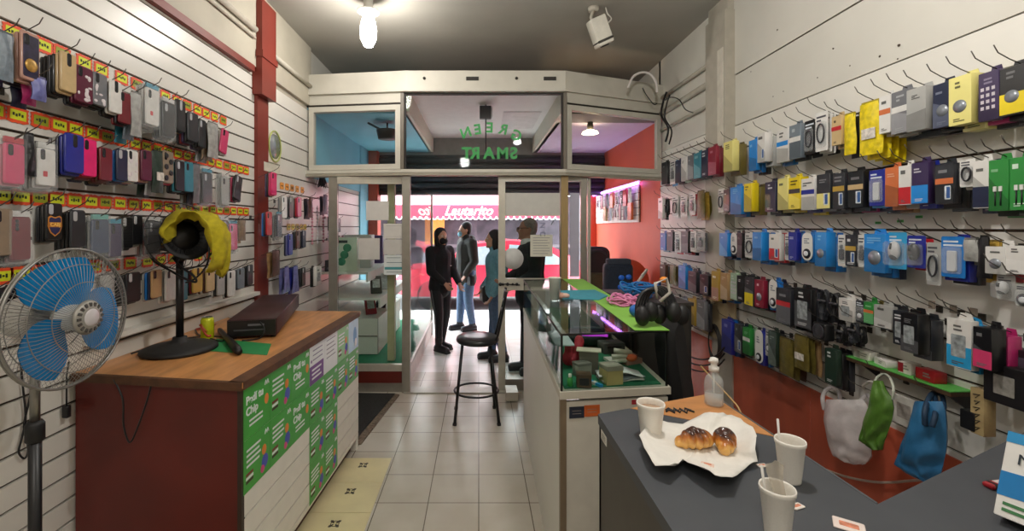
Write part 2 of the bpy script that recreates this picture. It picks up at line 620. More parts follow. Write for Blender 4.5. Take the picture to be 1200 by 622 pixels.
b.box((XR - .10, 7.35, 0), (XR + .0, 7.75, 2.8), ORANGE)
struct(b, 'wall_porch_right')
# rolled shutter box and lintel over the street opening
b = MB()
SHUT = M('#3b3a3c', .5, vary=.15)
b.box((XL, 6.9, 2.11), (XR, 7.15, 2.75), SHUT)
b.box((XL, 6.88, 2.72), (XR, 7.2, CEIL + .02), M('#8d8884', .6))
for k in range(6):
    b.tube([(XL, 6.9, 2.14 + k * .1), (XR, 6.9, 2.14 + k * .1)], .05, SHUT, 10)
struct(b, 'lintel')
# ------------------------------------------------------------------ long counter with the posters
LN, LF = (-.936, 1.75), (-.868, 3.20)                 # near and far ends of its customer face
LTOP = .99
dv = (Vector((LF[0], LF[1], 0)) - Vector((LN[0], LN[1], 0)))
LLEN = dv.length
Lu = dv.normalized()                                   # along the face
Ln = Vector((Lu.y, -Lu.x, 0))                          # out of the face, towards the aisle
def face_mtx(s, z, off=0.0):                           # local x along the face, -y out of it, z up
    o = Vector((LN[0], LN[1], 0)) + Lu * s + Ln * off
    return Matrix(((Lu.x, -Ln.x, 0, o.x), (Lu.y, -Ln.y, 0, o.y), (0, 0, 1, z), (0, 0, 0, 1)))
t = thing('long_counter', 'long counter with orange wooden top, dark red end and green posters on its front', 'counter', (-1.25, 2.4, 0))
def child(mb, name, parent, label=None):
    o = mb.obj(name)
    o.parent = parent
    o.matrix_parent_inverse = parent.matrix_basis.inverted()
    if label: o['label'] = label
    return o
DRED = M('#641d14', .45, vary=.18, scale=4, coat=.1)
b = MB()
b.slab([(XL + .01, 1.86), (LN[0] - .02, 1.765), (LN[0] - .02, 1.785), (XL + .01, 1.88)], 0.0, LTOP - .02, DRED)
child(b, 'end_panel', t, 'dark red painted end panel')
b = MB()
b.slab([(LN[0] - .02, 1.757), (LN[0] + .0, 1.75), (LN[0] + .001, 1.775), (LN[0] - .02, 1.79)], 0, LTOP - .02, M('#3a2a20', .6))
child(b, 'corner_strip', t)
b = MB()
zt = LTOP - .03
k = 0
while zt > .1:
    z2 = max(zt - .105, .085)
    mt = face_mtx(.02, 0)
    b.box((0, -.0, z2 + .008), (LLEN - .02, .02, zt), WHITE, mt)
    zt = z2; k += 1
    if z2 <= .09: break
b.box((0, .014, .08), (LLEN - .02, .03, LTOP - .03), M('#1e1a18', .8), face_mtx(.02, 0))
child(b, 'slatted_front', t)
b = MB()
b.box((0, .05, 0), (LLEN - .03, .07, .09), M('#55291f', .6), face_mtx(.02, 0))
child(b, 'kick_board', t)
b = MB()
b.slab([(LF[0] - .012, LF[1] - .02), (LF[0] - .002, LF[1]), (XL + .01, 3.24), (XL + .01, 3.22)], 0, LTOP - .02, WHITE)
child(b, 'far_end_panel', t)
b = MB()
OWOOD = M('#d19359', .38, vary=.28, scale=5, scale3=(4, .8, 1), coat=.15)
b.slab([(XL + .005, 1.845), (LN[0] + .012, 1.735), (LF[0] + .012, 3.215), (XL + .005, 3.25)], LTOP - .022, LTOP, OWOOD)
child(b, 'counter_top', t, 'worn orange brown wooden top')
b = MB()
DKW = M('#5d3a22', .6, vary=.35, scale=20)
b.box((-.01, -.016, LTOP - .03), (LLEN * .99, .05, LTOP + .0015), DKW, face_mtx(.0, 0))
b.slab([(XL + .006, 1.838), (LN[0] + .01, 1.728), (LN[0] + .012, 1.748), (XL + .006, 1.858)], LTOP - .03, LTOP + .0015, DKW)
child(b, 'worn_edging', t)

# posters: a grid of square sheets, columns run from the near end to the far end
PG, PG2 = M('#3fa33c', .35, vary=.06), M('#7cc07a', .35, vary=.06)
PW, PP, PB_ = M('#e4e8ea', .35, vary=.04), M('#6b3487', .35), M('#a9cfe8', .35)
PO, PV, PK = M('#e2853a', .5), M('#4b57b5', .5), M('#d24a86', .5)
PGW = 'posters stuck on the front of the long counter'
COLN = ORD[1:8]
def poster(col, row, mat, kind, label, w=.203, h=.211, z0=None):
    s = .012 + col * .2045
    ztop = LTOP - .035 - row * .2125 if z0 is None else z0
    o = MB()
    root = bpy.data.objects.new('poster', None)
    COLL.objects.link(root)
    root.matrix_world = face_mtx(s + w / 2, ztop - h / 2, .0018 + .0002 * ((col + row) % 3))
    root.matrix_basis = face_mtx(s + w / 2, ztop - h / 2, .0018 + .0002 * ((col + row) % 3))
    tag(root, label, 'poster', PGW)
    o.box((-w / 2, 0, -h / 2), (w / 2, .0012, h / 2), mat)
    o.obj('sheet', root)
    e = -.0006
    if kind in ('chip', 'plain', 'small'):
        lg = MB()                                       # little white wavy emblem in the upper corner
        lg.tube([(w * .28 + k * .008, e, h * .36 + (.010 if k % 2 else -.008)) for k in range(5)], .0028, PW, 5)
        lg.obj('emblem', root)
    if kind == 'chip':
        text_obj('title_text', 'Pedí tu\nChip', .046, PW, root, (-w * .42, e, h * .12), align='LEFT', bold=.0012)
        q = MB()
        for k in range(2): q.box((-w * .3, e, -h * (.2 + .09 * k)), (w * .2, e + .0005, -h * (.2 + .09 * k) + .008), PW)
        q.obj('small_print', root)
        q = MB(); q.ell((w * .36, .001, h * .02), (.020, .0022, .026), PO, 14); q.obj('orange_figure', root)
    elif kind in ('plain', 'small'):
        q = MB()
        for k in range(4): q.box((-w * .4, e, h * (.26 - .1 * k)), (w * (.12 - .05 * (k % 2)), e + .0005, h * (.26 - .1 * k) + .009), PW)
        q.obj('small_print', root)
        q = MB()
        q.ell((w * .26, .001, h * .02), (.022, .002, .026), PO, 14)
        q.ell((w * .29, .001, -h * .22), (.030, .0022, .034), PV, 14)
        q.ell((w * .20, .001, -h * .34), (.018, .0026, .020), PK, 14)
        q.obj('coloured_figures', root)
        q = MB()
        for k in range(3): q.box((-w * .42, e, -h * (.2 + .07 * k)), (-w * .16, e + .0005, -h * (.2 + .07 * k) + .011), (M('#7d2f2a', .5), PW, M('#3f2a22', .5))[k])
        q.obj('striped_mark', root)
    elif kind == 'white':
        q = MB()
        for k in range(5): q.box((-w * .36, e, h * (.36 - .12 * k)), (w * (.34 - .12 * (k % 2)), e + .0005, h * (.36 - .12 * k) + .006), M('#8f8f9a', .5))
        q.obj('small_print', root)
    elif kind == 'purple':
        q = MB(); q.box((-w / 2, e, -h / 2), (w * .42, e + .0005, -h * .02), PP); q.obj('purple_block', root)
        q = MB()
        for k in range(3): q.box((-w * .36, e - .0005, -h * (.16 + .11 * k)), (w * (.26 - .1 * (k % 2)), e, -h * (.16 + .11 * k) + .010), PW)
        for k in range(3): q.box((-w * .3, e - .0005, h * (.34 - .12 * k)), (w * .34, e, h * (.34 - .12 * k) + .006), M('#8a86a0', .5))
        q.obj('small_print', root)
        q = MB(); q.ell((-w * .38, .001, h * .1), (.010, .0022, .010), PP, 10); q.obj('dot', root)
    elif kind == 'blue':
        q = MB(); q.ell((0.03, .001, -.01), (.045, .002, .07), M('#6fa5d8', .5), 14); q.obj('blue_figure', root)
        q = MB(); q.ell((0.045, .0, -.06), (.025, .003, .03), PW, 10); q.obj('white_figure', root)
P = poster
P(0, 0, PG, 'chip', 'green poster with large white title at the near top corner of the long counter front')
P(1, 0, PG, 'plain', 'green poster in the top row, second from the dark red end of the counter')
P(2, 0, PG, 'chip', 'green titled poster in the top row, just before the purple and white poster')
P(0, 1, PG, 'plain', 'green poster with figures in the lower row, touching the dark red end')
P(1, 1, PG, 'plain', 'green poster in the second row, below the second poster of the top row')
P(2, 1, PG, 'chip', 'green titled poster in the second row, last sheet above the bare slats')
P(3, 0, PW, 'purple', 'white poster with a purple block in the top row of the counter front')
P(4, 0, PW, 'white', 'plain white printed poster between the purple one and the pale green one')
P(5, 0, PG2, 'plain', 'pale green poster in the top row beside the light blue poster')
P(6, 0, PB_, 'blue', 'light blue poster with figure at the far top end of the counter front')
P(3, 1, PG, 'plain', 'green poster directly below the white and purple poster')
P(4, 1, PG, 'small', 'green poster directly below the plain white printed poster')
P(5, 1, PG, 'plain', 'green poster directly below the pale green poster')
P(6, 1, PG, 'small', 'green poster directly below the light blue poster')
P(3, 2, PG, 'small', 'green poster in the third row of the counter front, nearer of the two')
P(4, 2, PG, 'plain', 'green poster in the third row of the counter front, farther of the two')
P(3, 3, PG, 'plain', 'green poster in the lowest row of the counter front, nearer of the two')
P(4, 3, PG, 'small', 'green poster in the lowest row of the counter front, farther of the two')

# ------------------------------------------------------------------ glass display counter in the middle
DA, DB, DC, DD = (.335, 1.81), (.797, 1.87), (.86, 3.72), (.372, 3.68)     # plan: near, near far-side, far, far aisle side
DT, DG = 1.165, .93
t = thing('display_counter', 'white shop counter with a glass display case on top, black bar stool beside it', 'counter', (.55, 2.7, 0))
def inset(p, q, s): return (p[0] + (q[0] - p[0]) * s, p[1] + (q[1] - p[1]) * s)
b = MB()
b.slab([DA, (DA[0] + .02, DA[1]), (DD[0] + .02, DD[1]), DD], 0.0, DG - .03, M('#d9d6cf', .4, vary=.05, scale=2))
child(b, 'side_panel', t)
b = MB()
b.slab([DA, DB, (DB[0], DB[1] + .02), (DA[0] + .002, DA[1] + .02)], 0, DG - .045, M('#cfcabd', .45, vary=.06))
child(b, 'front_panel', t)
b = MB()
b.slab([(DA[0] - .003, DA[1] - .004), (DA[0] + .022, DA[1] - .004), (DA[0] + .022, DA[1] + .02), (DA[0] - .003, DA[1] + .02)], 0, DG - .03, M('#7b6a55', .5))
child(b, 'corner_trim', t)
b = MB()
b.slab([(DB[0] - .02, DB[1] + .02), (DB[0], DB[1] + .02), DC, (DC[0] - .02, DC[1])], 0, DG - .03, M('#2c2a2a', .6))
child(b, 'back_panel', t)
b = MB()
b.slab([(DA[0] - .006, DA[1] - .012), (DB[0] + .008, DB[1] - .012), (DC[0] + .006, DC[1]), (DD[0] - .004, DD[1])], DG - .03, DG, M('#bfb9aa', .4, vary=.1, scale=6))
child(b, 'shelf_frame', t)
b = MB()
b.slab([(DA[0] + .02, DA[1] + .025), (DB[0] - .02, DB[1] + .02), (DC[0] - .02, DC[1] - .02), (DD[0] + .02, DD[1] - .02)], DG + .0, DG + .004, M('#1f6a49', .9, vary=.1, scale=40))
child(b, 'green_felt', t)
b = MB()
b.slab([(DA[0] - .004, DA[1] - .004), (DB[0] + .004, DB[1] - .004), DC, DD], DT - .008, DT, GLASS)
child(b, 'glass_top', t)
b = MB()
b.slab([DA, DB, (DB[0], DB[1] + .005), (DA[0], DA[1] + .005)], DG, DT - .008, GLASS)
child(b, 'front_glass', t)
b = MB()
b.slab([DA, (DA[0] + .005, DA[1]), (DD[0] + .005, DD[1]), DD], DG, DT - .008, GLASS)
child(b, 'side_glass', t)
b = MB()
DKM = M('#23211f', .4, .4)
for p in (DA, DB, DC, DD):
    cx, cy = p[0] + (.004 if p in (DA, DD) else -.004), p[1] + (.004 if p in (DA, DB) else -.004)
    b.box((cx - .004, cy - .004, DG), (cx + .004, cy + .004, DT - .004), DKM)
for p, q in ((DA, DB), (DB, DC), (DC, DD), (DD, DA)):
    b.tube([(p[0], p[1], DT - .004), (q[0], q[1], DT - .004)], .0045, DKM, 6)
child(b, 'glass_edging', t)
b = MB()
for s in (.27, .62):
    p = inset(DA, DD, s)
    b.box((p[0] + .008, p[1] - .012, DG), (p[0] + .03, p[1] + .012, DT - .01), STEEL)
child(b, 'inner_post', t)
b = MB()
p0, p1 = inset(DA, DD, .12), inset(DA, DD, .95)
b.slab([(p0[0] + .012, p0[1]), (p0[0] + .10, p0[1]), (p1[0] + .10, p1[1]), (p1[0] + .012, p1[1])], DG + .125, DG + .131, M('#b8c4c6', .15, vary=.05))
child(b, 'inner_shelf', t)
fm = Vector((DB[0] - DA[0], DB[1] - DA[1], 0)).normalized()
def dface(s, z, off=.0015):
    o = Vector((DA[0], DA[1], 0)) + fm * s + Vector((fm.y, -fm.x, 0)) * off
    return Matrix(((fm.x, -fm.y, 0, o.x), (fm.y, fm.x, 0, o.y), (0, 0, 1, z), (0, 0, 0, 1)))
for (s0, s1, z0, z1, c, lab) in ((.035, .098, .818, .865, '#2b2f3d', 'navy square sticker below the display case glass'), (.099, .165, .822, .868, '#c8622f', 'orange square sticker below the display case glass'), (.305, .325, .862, .88, '#b02030', 'small red dot sticker on the display counter front')):
    o = MB(); o.box((-(s1 - s0) / 2, -.001, -(z1 - z0) / 2), ((s1 - s0) / 2, .001, (z1 - z0) / 2), M(c, .5))
    for k in range(2): o.box((-(s1 - s0) * .3, -.0016, (z1 - z0) * (.12 - .25 * k)), ((s1 - s0) * .3, -.001, (z1 - z0) * (.16 - .25 * k)), M('#8a8079', .5))
    ob = o.obj('sticker')
    ob.matrix_world = ob.matrix_basis = dface((s0 + s1) / 2, (z0 + z1) / 2)
    tag(ob, lab, 'sticker')

# sheets that cover part of the glass top
b = MB()
ppts = [(.655, 1.865), (DB[0] + .004, 1.862), (.868, 3.70), (.70, 3.70), (.69, 3.2), (.675, 2.4)]
b.slab(ppts, DT + .0005, DT + .003, M('#86c04e', .7, vary=.05))
tag(b.obj('green_sheet'), 'long lime green card sheet along the wall side of the glass counter top', 'sheet')
b = MB()
q = [on_h(x, y, DT + .004) for x, y in ((657, 341), (697, 340), (712, 347), (702, 351.5), (659, 350))]
b.slab([(p.x, p.y) for p in q], DT + .003, DT + .008, M('#3f97ab', .8, vary=.12, scale=30))
tag(b.obj('cloth'), 'folded teal cloth lying on the glass counter top', 'cloth')

# ------------------------------------------------------------------ dark desk in the foreground
KH = 1.0
t = thing('desk', 'dark grey L-shaped desk in the foreground holding the pastries and foam cups', 'desk', (.9, .9, 0))
GREYD = M('#484b50', .55, vary=.10, scale=7)
Lp = [(.383, .35), (.383, 1.425), (.50, 1.47), (.849, 1.268), (.863, .961), (1.60, 1.30), (1.93, 1.45), (1.93, .35)]
b = MB(); b.slab(Lp, KH - .03, KH, GREYD)
child(b, 'desk_top', t)
b = MB(); b.slab([(.386, .35), (.40, .35), (.40, 1.42), (.386, 1.42)], 0, KH - .03, M('#4a463f', .55, vary=.1))
child(b, 'side_panel', t)
b = MB(); b.slab([(.386, 1.40), (.84, 1.57), (.84, 1.585), (.386, 1.418)], 0, KH - .03, M('#3a3733', .6))
child(b, 'end_panel', t)
b = MB(); b.slab([(.845, .99), (.858, .99), (.845, 1.58), (.832, 1.58)], 0, KH - .03, M('#3a3733', .6))
child(b, 'inner_panel', t)
b = MB(); b.slab([(.86, .975), (1.6, 1.315), (1.6, 1.295), (.868, .955)], 0, KH - .03, M('#3a3733', .6))
child(b, 'back_panel', t)
b = MB()
b.slab([(.505, 1.4715), (.834, 1.60), (.850, 1.272)], KH - .03, KH + .0, M('#c98d57', .35, vary=.2, scale=5, scale3=(1, 5, 1)))
child(b, 'wooden_leaf', t, 'orange wooden leaf at the far end of the desk')
b = MB()
b.slab([(.834, 1.60), (.84, 1.604), (.868, .965), (.862, .962)], KH - .032, KH + .001, M('#55585c', .5))
child(b, 'edge_strip', t)
o = MB(); o.box((-.001, -.028, -.014), (.0012, .028, .014), M('#d8d5cc', .5))
for k in range(3): o.box((-.0016, -.02, -.008 + .006 * k), (-.001, .016, -.006 + .006 * k), M('#77726b', .5))
ob = o.obj('price_label', None, (.3835, 1.36, .955)); tag(ob, 'small white label on the upper corner of the dark desk side', 'label')
# lettering-like black scrawl on the wooden leaf
b = MB()
p = on_h(797, 483, KH)
sc = [(-.045, .0), (-.03, .014), (-.022, -.01), (-.01, .016), (-.004, -.008), (.01, .012), (.016, -.012), (.03, .014), (.044, -.004)]
b.tube([(p.x + x, p.y + y, KH + .003) for x, y in sc], .003, BLACKM, 6)
b.tube([(p.x + x * .9, p.y + y + .012, KH + .003) for x, y in sc[::-1]], .003, BLACKM, 6)
tag(b.obj('cable'), 'small tangle of black cable on the wooden desk leaf behind the pastries', 'cable')

# ------------------------------------------------------------------ bar stool
t = thing('bar_stool', 'black metal bar stool with round seat and low back beside the display counter', 'stool', (.0, 3.75, 0))
BLK = M('#141416', .35, .3, vary=.1)
feet = [(-.195, 3.58), (.165, 3.58), (-.20, 3.90), (.14, 3.92)]
tops = [(-.135, 3.65), (.095, 3.65), (-.135, 3.84), (.095, 3.85)]
for f, q in zip(feet, tops):
    b = MB(); b.tube([(f[0], f[1], 0), (q[0], q[1], .63)], .0125, BLK, 10)
    o = child(b, 'leg', t)
    c = MB(); c.tube([(f[0], f[1], 0), (f[0] + (q[0] - f[0]) * .03, f[1] + (q[1] - f[1]) * .03, .02)], .017, M('#0b0b0c', .7), 10)
    child2 = c.obj('rubber_foot'); child2.parent = o; child2.matrix_parent_inverse = (t.matrix_basis).inverted() if False else Matrix.Identity(4)
    child2.matrix_parent_inverse = Matrix.Identity(4)
b = MB(); b.tube([(-.02 + .185 * math.cos(R(a)), 3.745 + .17 * math.sin(R(a)), .225) for a in range(0, 360, 12)], .009, BLK, 8, closed=True)
child(b, 'foot_ring', t)
b = MB(); b.lathe([(.001, .63), (.165, .63), (.178, .64), (.182, .655), (.176, .672), (.155, .684), (.08, .69), (.001, .69)], M('#1d1d20', .28, vary=.1), 36, Matrix.Translation((-.01, 3.75, 0)))
child(b, 'seat', t)
bp0, bp1 = [(.13, 3.66), (.13, 3.86)], [(.225, 3.62), (.235, 3.86)]
for p, q in zip(bp0, bp1):
    b = MB(); b.tube(smooth_path([(p[0], p[1], .63), (p[0] + .03, p[1], .72), (q[0] - .02, q[1], .95), (q[0], q[1], 1.075)], 4), .011, BLK, 8)
    child(b, 'back_post', t)
for k, (z, x) in enumerate(((1.06, .222), (.98, .205), (.90, .192))):
    b = MB(); b.tube([(x - .0, 3.625, z), (x + .008, 3.86, z)], .008, BLK, 8)
    child(b, 'back_rail', t)

# ------------------------------------------------------------------ black office chair behind the display counter
t = thing('office_chair', 'black office chair between the display counter and the red panelling', 'chair', (1.20, 2.33, 0))
FAB = M('#0f0f11', .85, vary=.2, scale=60)
b = MB(); b.rbox(.46, .52, .09, .12, FAB, Matrix.Translation((.985, 2.22, .88)) @ Matrix.Rotation(R(60), 4, 'Z') @ Matrix.Rotation(R(-8), 4, 'X'), ch=.03, seg=6)
child(b, 'backrest', t)
b = MB(); b.rbox(.48, .46, .09, .12, FAB, Matrix.Translation((1.20, 2.33, .50)) @ Matrix.Rotation(R(60), 4, 'Z') @ Matrix.Rotation(R(90), 4, 'X'), ch=.03, seg=6)
child(b, 'seat', t)
b = MB(); b.tube([(1.20, 2.33, .09), (1.20, 2.33, .47)], .026, BLK, 12); b.tube([(1.20, 2.33, .44), (1.00, 2.22, .45), (.965, 2.20, .55), (.975, 2.21, .80)], .018, BLK, 8)
child(b, 'column', t)
for k in range(5):
    a = R(72 * k + 20); e = (1.20 + .27 * math.cos(a), 2.33 + .27 * math.sin(a))
    b = MB(); b.tube([(1.20, 2.33, .10), (e[0], e[1], .075)], [.024, .016], BLK, 8)
    o = child(b, 'base_arm', t)
    c = MB(); c.tube([(e[0] - .018 * math.sin(a), e[1] + .018 * math.cos(a), .03), (e[0] + .018 * math.sin(a), e[1] - .018 * math.cos(a), .03)], .03, BLK, 12)
    w = c.obj('caster'); w.parent = o

# ------------------------------------------------------------------ glass doors and showcase of the shopfront
ALU = M('#a19d93', .38, .55, vary=.08)
ALUW = M('#c4bfb1', .4, .2, vary=.08)
def upright(b, x, y, w, d, z0, z1, mat): b.box((x - w / 2, y - d / 2, z0), (x + w / 2, y + d / 2, z1), mat)
# fixed glazed frame on the showcase side
def frame_bar(b, pxa, pxb, z0, z1, y, mat, d=.045):
    b.box(((pxa - CX) / F * y, y - d / 2, z0), ((pxb - CX) / F * y, y + d / 2, z1), mat)
t = MB()
frame_bar(t, 386, 396, .0, 2.09, 4.36, ALU)
frame_bar(t, 471.5, 481, .0, 2.09, 4.30, ALU)
frame_bar(t, 396, 471.5, 2.02, 2.09, 4.33, ALUW)
frame_bar(t, 396, 471.5, .0, .085, 4.33, ALU)
frame_bar(t, 396, 471.5, .085, .20, 4.335, M('#6a2118', .5))
frame_bar(t, 396, 471.5, .20, .265, 4.33, ALUW)
d1 = t.obj('door_1'); d1['kind'] = 'structure'
g = MB(); frame_bar(g, 396, 471.5, .265, 2.02, 4.33, GLASS, .006); g.obj('pane', d1)
# sliding door with middle rail
t = MB()
Y2 = 4.34
frame_bar(t, 584, 592, .0, 2.09, Y2, ALUW)
frame_bar(t, 592, 656, 2.045, 2.09, Y2, ALUW)
frame_bar(t, 592, 660, .985, 1.10, Y2, ALUW)
frame_bar(t, 592, 656, .0, .12, Y2, ALU)
frame_bar(t, 656, 661, .0, 2.09, Y2, ALU)
d2 = t.obj('door_2'); d2['kind'] = 'structure'
g = MB(); frame_bar(g, 592, 656, 1.10, 2.045, Y2, GLASS, .006); frame_bar(g, 592, 656, .12, .985, Y2, GLASS, .006); g.obj('pane', d2)
h = MB()
for x0, r in ((.19 + .02, .018), (.235, .014), (.28, .016), (.33, .012), (.37, .015)):
    h.ell((x0, Y2 - .03, 1.045), (r, .012, r), BLACKM, 10)
h.tube([(.2, Y2 - .03, 1.05), (.4, Y2 - .03, 1.038)], .006, BLACKM, 6)
h.obj('door_handle', d2)
# post and the fixed glass beyond the sliding door
t = MB()
x = .83
t.box((x - .03, 4.29, 1.0), (x + .035, 4.35, 2.10), M('#a88d5c', .5, vary=.15, scale3=(8, 8, .6)))
t.obj('trim_6')['kind'] = 'structure'
t = MB()
def fy(px): return front_y(min((px - CX) / F * 4.4, XR))
frame_bar(t, 680, 687, 0, 2.09, 4.42, ALU)
frame_bar(t, 664, 682, 2.05, 2.10, 4.40, ALU)
frame_bar(t, 688.5, 691.5, 0, 2.09, 4.46, ALUW)
frame_bar(t, 664, 682, .9, .96, 4.40, ALU)
d3 = t.obj('window_4'); d3['kind'] = 'structure'
g = MB(); frame_bar(g, 667, 680, .96, 2.05, 4.40, GLASS, .006); g.obj('pane', d3)
# threshold and low pieces by the sliding door
b = MB()
b.box((-.72, 4.26, .0), (.9, 4.42, .012), M('#b6b2a8', .4, .3))
struct(b, 'threshold')
b = MB()
b.box((.25, 4.05, 0.012), (.36, 4.24, .09), ALUW)
tag(b.obj('door_stop'), 'low pale metal block on the floor below the sliding door', 'block')

# papers on the glass
def sheet(px0, py0, px1, py1, y, hexs, name, label, lines=0, cat='notice', tilt=0, ink='#8d8d90'):
    a, c = W(px0, py0, y), W(px1, py1, y)
    w, h = abs(c.x - a.x), abs(a.z - c.z)
    o = MB(); o.box((-w / 2, -.0008, -h / 2), (w / 2, .0008, h / 2), M(hexs, .7, vary=.05))
    ob = o.obj(name, None, ((a.x + c.x) / 2, y, (a.z + c.z) / 2), rot=(0, R(tilt), 0))
    tag(ob, label, cat)
    if lines:
        q = MB()
        for k in range(lines):
            z = h * (.36 - .72 * k / max(1, lines - 1))
            q.box((-w * .38, -.0016, z - h * .012), (w * (.38 - .2 * rnd.random()), -.0009, z + h * .012), M(ink, .7))
        q.obj('printed_text', ob)
    return ob
G1 = 4.30
sheet(429, 235.5, 455.5, 258, G1, '#d9d6d2', 'paper_notice', 'blank pale paper taped high on the showcase glass')
sheet(420, 279, 445, 304, G1, '#d5d2cd', 'paper_notice', 'blank pale paper taped on the showcase glass above the white box')
sheet(449.5, 262, 475, 279.6, G1, '#dedbd6', 'paper_notice', 'upper of the two stacked papers on the showcase glass beside the doorway', 2, ink='#bdbab5')
sheet(449.5, 280.4, 475, 298, G1, '#d2cfca', 'paper_notice', 'lower of the two stacked papers on the showcase glass beside the doorway')
s_ = sheet(450, 298.6, 476, 322, G1, '#dfe6e6', 'printed_notice', 'white printed notice with teal band on the showcase glass beside the doorway', 4, ink='#4b6a70')
q = MB(); q.box((-.10, -.0018, -.045), (.10, -.0009, -.02), M('#4b9aa0', .6)); q.obj('teal_band', s_)
sheet(592, 226, 656, 253, 4.33, '#cfcdc8', 'paper_notice', 'wide pale paper strip across the top of the sliding door glass')
sheet(621.5, 275, 647.5, 300.5, 4.33, '#dcd9cb', 'paper_notice', 'paper notice with handwriting on the sliding door glass', 7)
sheet(668, 226, 679, 324, 4.39, '#cdcbe0', 'paper_notice', 'tall lavender paper with rotated letters behind the narrow side glass')
for ch, py in (('N', 264), ('C', 274)):
    p = W(672, py, 4.385)
    text_obj('letter', ch, .07, M('#3a3d52', .6), bpy.data.objects['paper_notice.005'], (0.01, -.0015, p.z - bpy.data.objects['paper_notice.005'].location.z), (R(90), R(90), 0))
b = MB(); b.lathe([(.001, -.0008), (.104, -.0008), (.104, .0008), (.001, .0008)], M('#d3d3d2', .6), 32)
p = W(601, 303, 4.33)
tag(b.obj('round_sticker', None, p, rot=(R(90), 0, 0)), 'round pale sticker on the sliding door glass', 'sticker')

# dark mat beside the far end of the long counter, with a pebbled edging
b = MB(); b.slab([(-1.55, 3.30), (-.93, 3.26), (-.80, 4.24), (-1.55, 4.27)], .0, .012, M('#2b2d2c', .95, vary=.3, scale=60))
tag(b.obj('floor_mat'), 'dark floor mat between the long counter and the showcase', 'mat')
b = MB(); b.slab([(-.925, 3.26), (-.865, 3.26), (-.755, 4.22), (-.795, 4.24)], .0, .010, M('#7a6c5c', .9, vary=.6, scale=55))
tag(b.obj('pebble_strip'), 'narrow speckled strip edging the dark floor mat', 'strip')
# ------------------------------------------------------------------ goods on the slat walls
COL = {'black': '#141417', 'charcoal': '#2b2d33', 'grey': '#6f7075', 'white': '#dcdad6', 'beige': '#c7ab7c', 'rose gold': '#b98c7c',
       'hot pink': '#e21d6e', 'pink': '#d2406f', 'dark red': '#6e1420', 'maroon': '#5a1230', 'royal blue': '#1f2b8f', 'navy': '#1c2440',
       'slate blue': '#3f4d6a', 'teal': '#2f7f92', 'sky blue': '#2f9bd0', 'purple': '#3a2a52', 'brown': '#553629', 'dark green': '#27392f',
       'silver': '#a9a9a6', 'gold': '#b8963f', 'taupe': '#8a7a66', 'orange': '#cf7040', 'red': '#c0252f', 'clear': '#a5a5a2',
       'yellow': '#e8cf1a', 'pale yellow': '#e6dc86', 'blue': '#1772c0', 'bright blue': '#1f86d6', 'olive': '#6b5f2a', 'green': '#2f8a3d',
       'lilac': '#6f73ad', 'crimson': '#8a1a34', 'tan': '#b18d62', 'magenta': '#b32a6a', 'steel': '#74808a', 'pale green': '#9db89c'}
SIDE = {'L': (XL, .14, R(90), 'slat wall behind the fans'), 'R': (XR, -.14, R(-90), 'slat wall over red panelling')}
WALLN = {'L': 'wall behind the fans', 'R': 'wall over red panelling'}
_hookmesh = {}
def hook(side, z, h, label, group, length=.185):
    key = (side, round(length, 3))
    if key not in _hookmesh:
        b = MB()
        s = 1 if side == 'L' else -1
        L_ = length
        b.tube([(0, 0, 0), (s * .03, 0, .002), (s * L_ * .75, 0, L_ * .26), (s * L_ * .93, 0, L_ * .36), (s * L_, 0, L_ * .48)], .0019, WIRE, 5)
        b.box((-.002 if s > 0 else -.004, -.012, -.02), (.004 if s > 0 else .002, .012, .008), WIRE)
        _hookmesh[key] = b.mesh('hook')
    o = bpy.data.objects.new('wire_hook', _hookmesh[key])
    COLL.objects.link(o)
    o.location = (SIDE[side][0] + (.002 if side == 'L' else -.002), z, h)
    return tag(o, label, 'hook', group)

def blend(c, k):
    c = c.lstrip('#')
    return '#' + ''.join('%02x' % max(0, min(255, int(int(c[i:i + 2], 16) * k))) for i in (0, 2, 4))

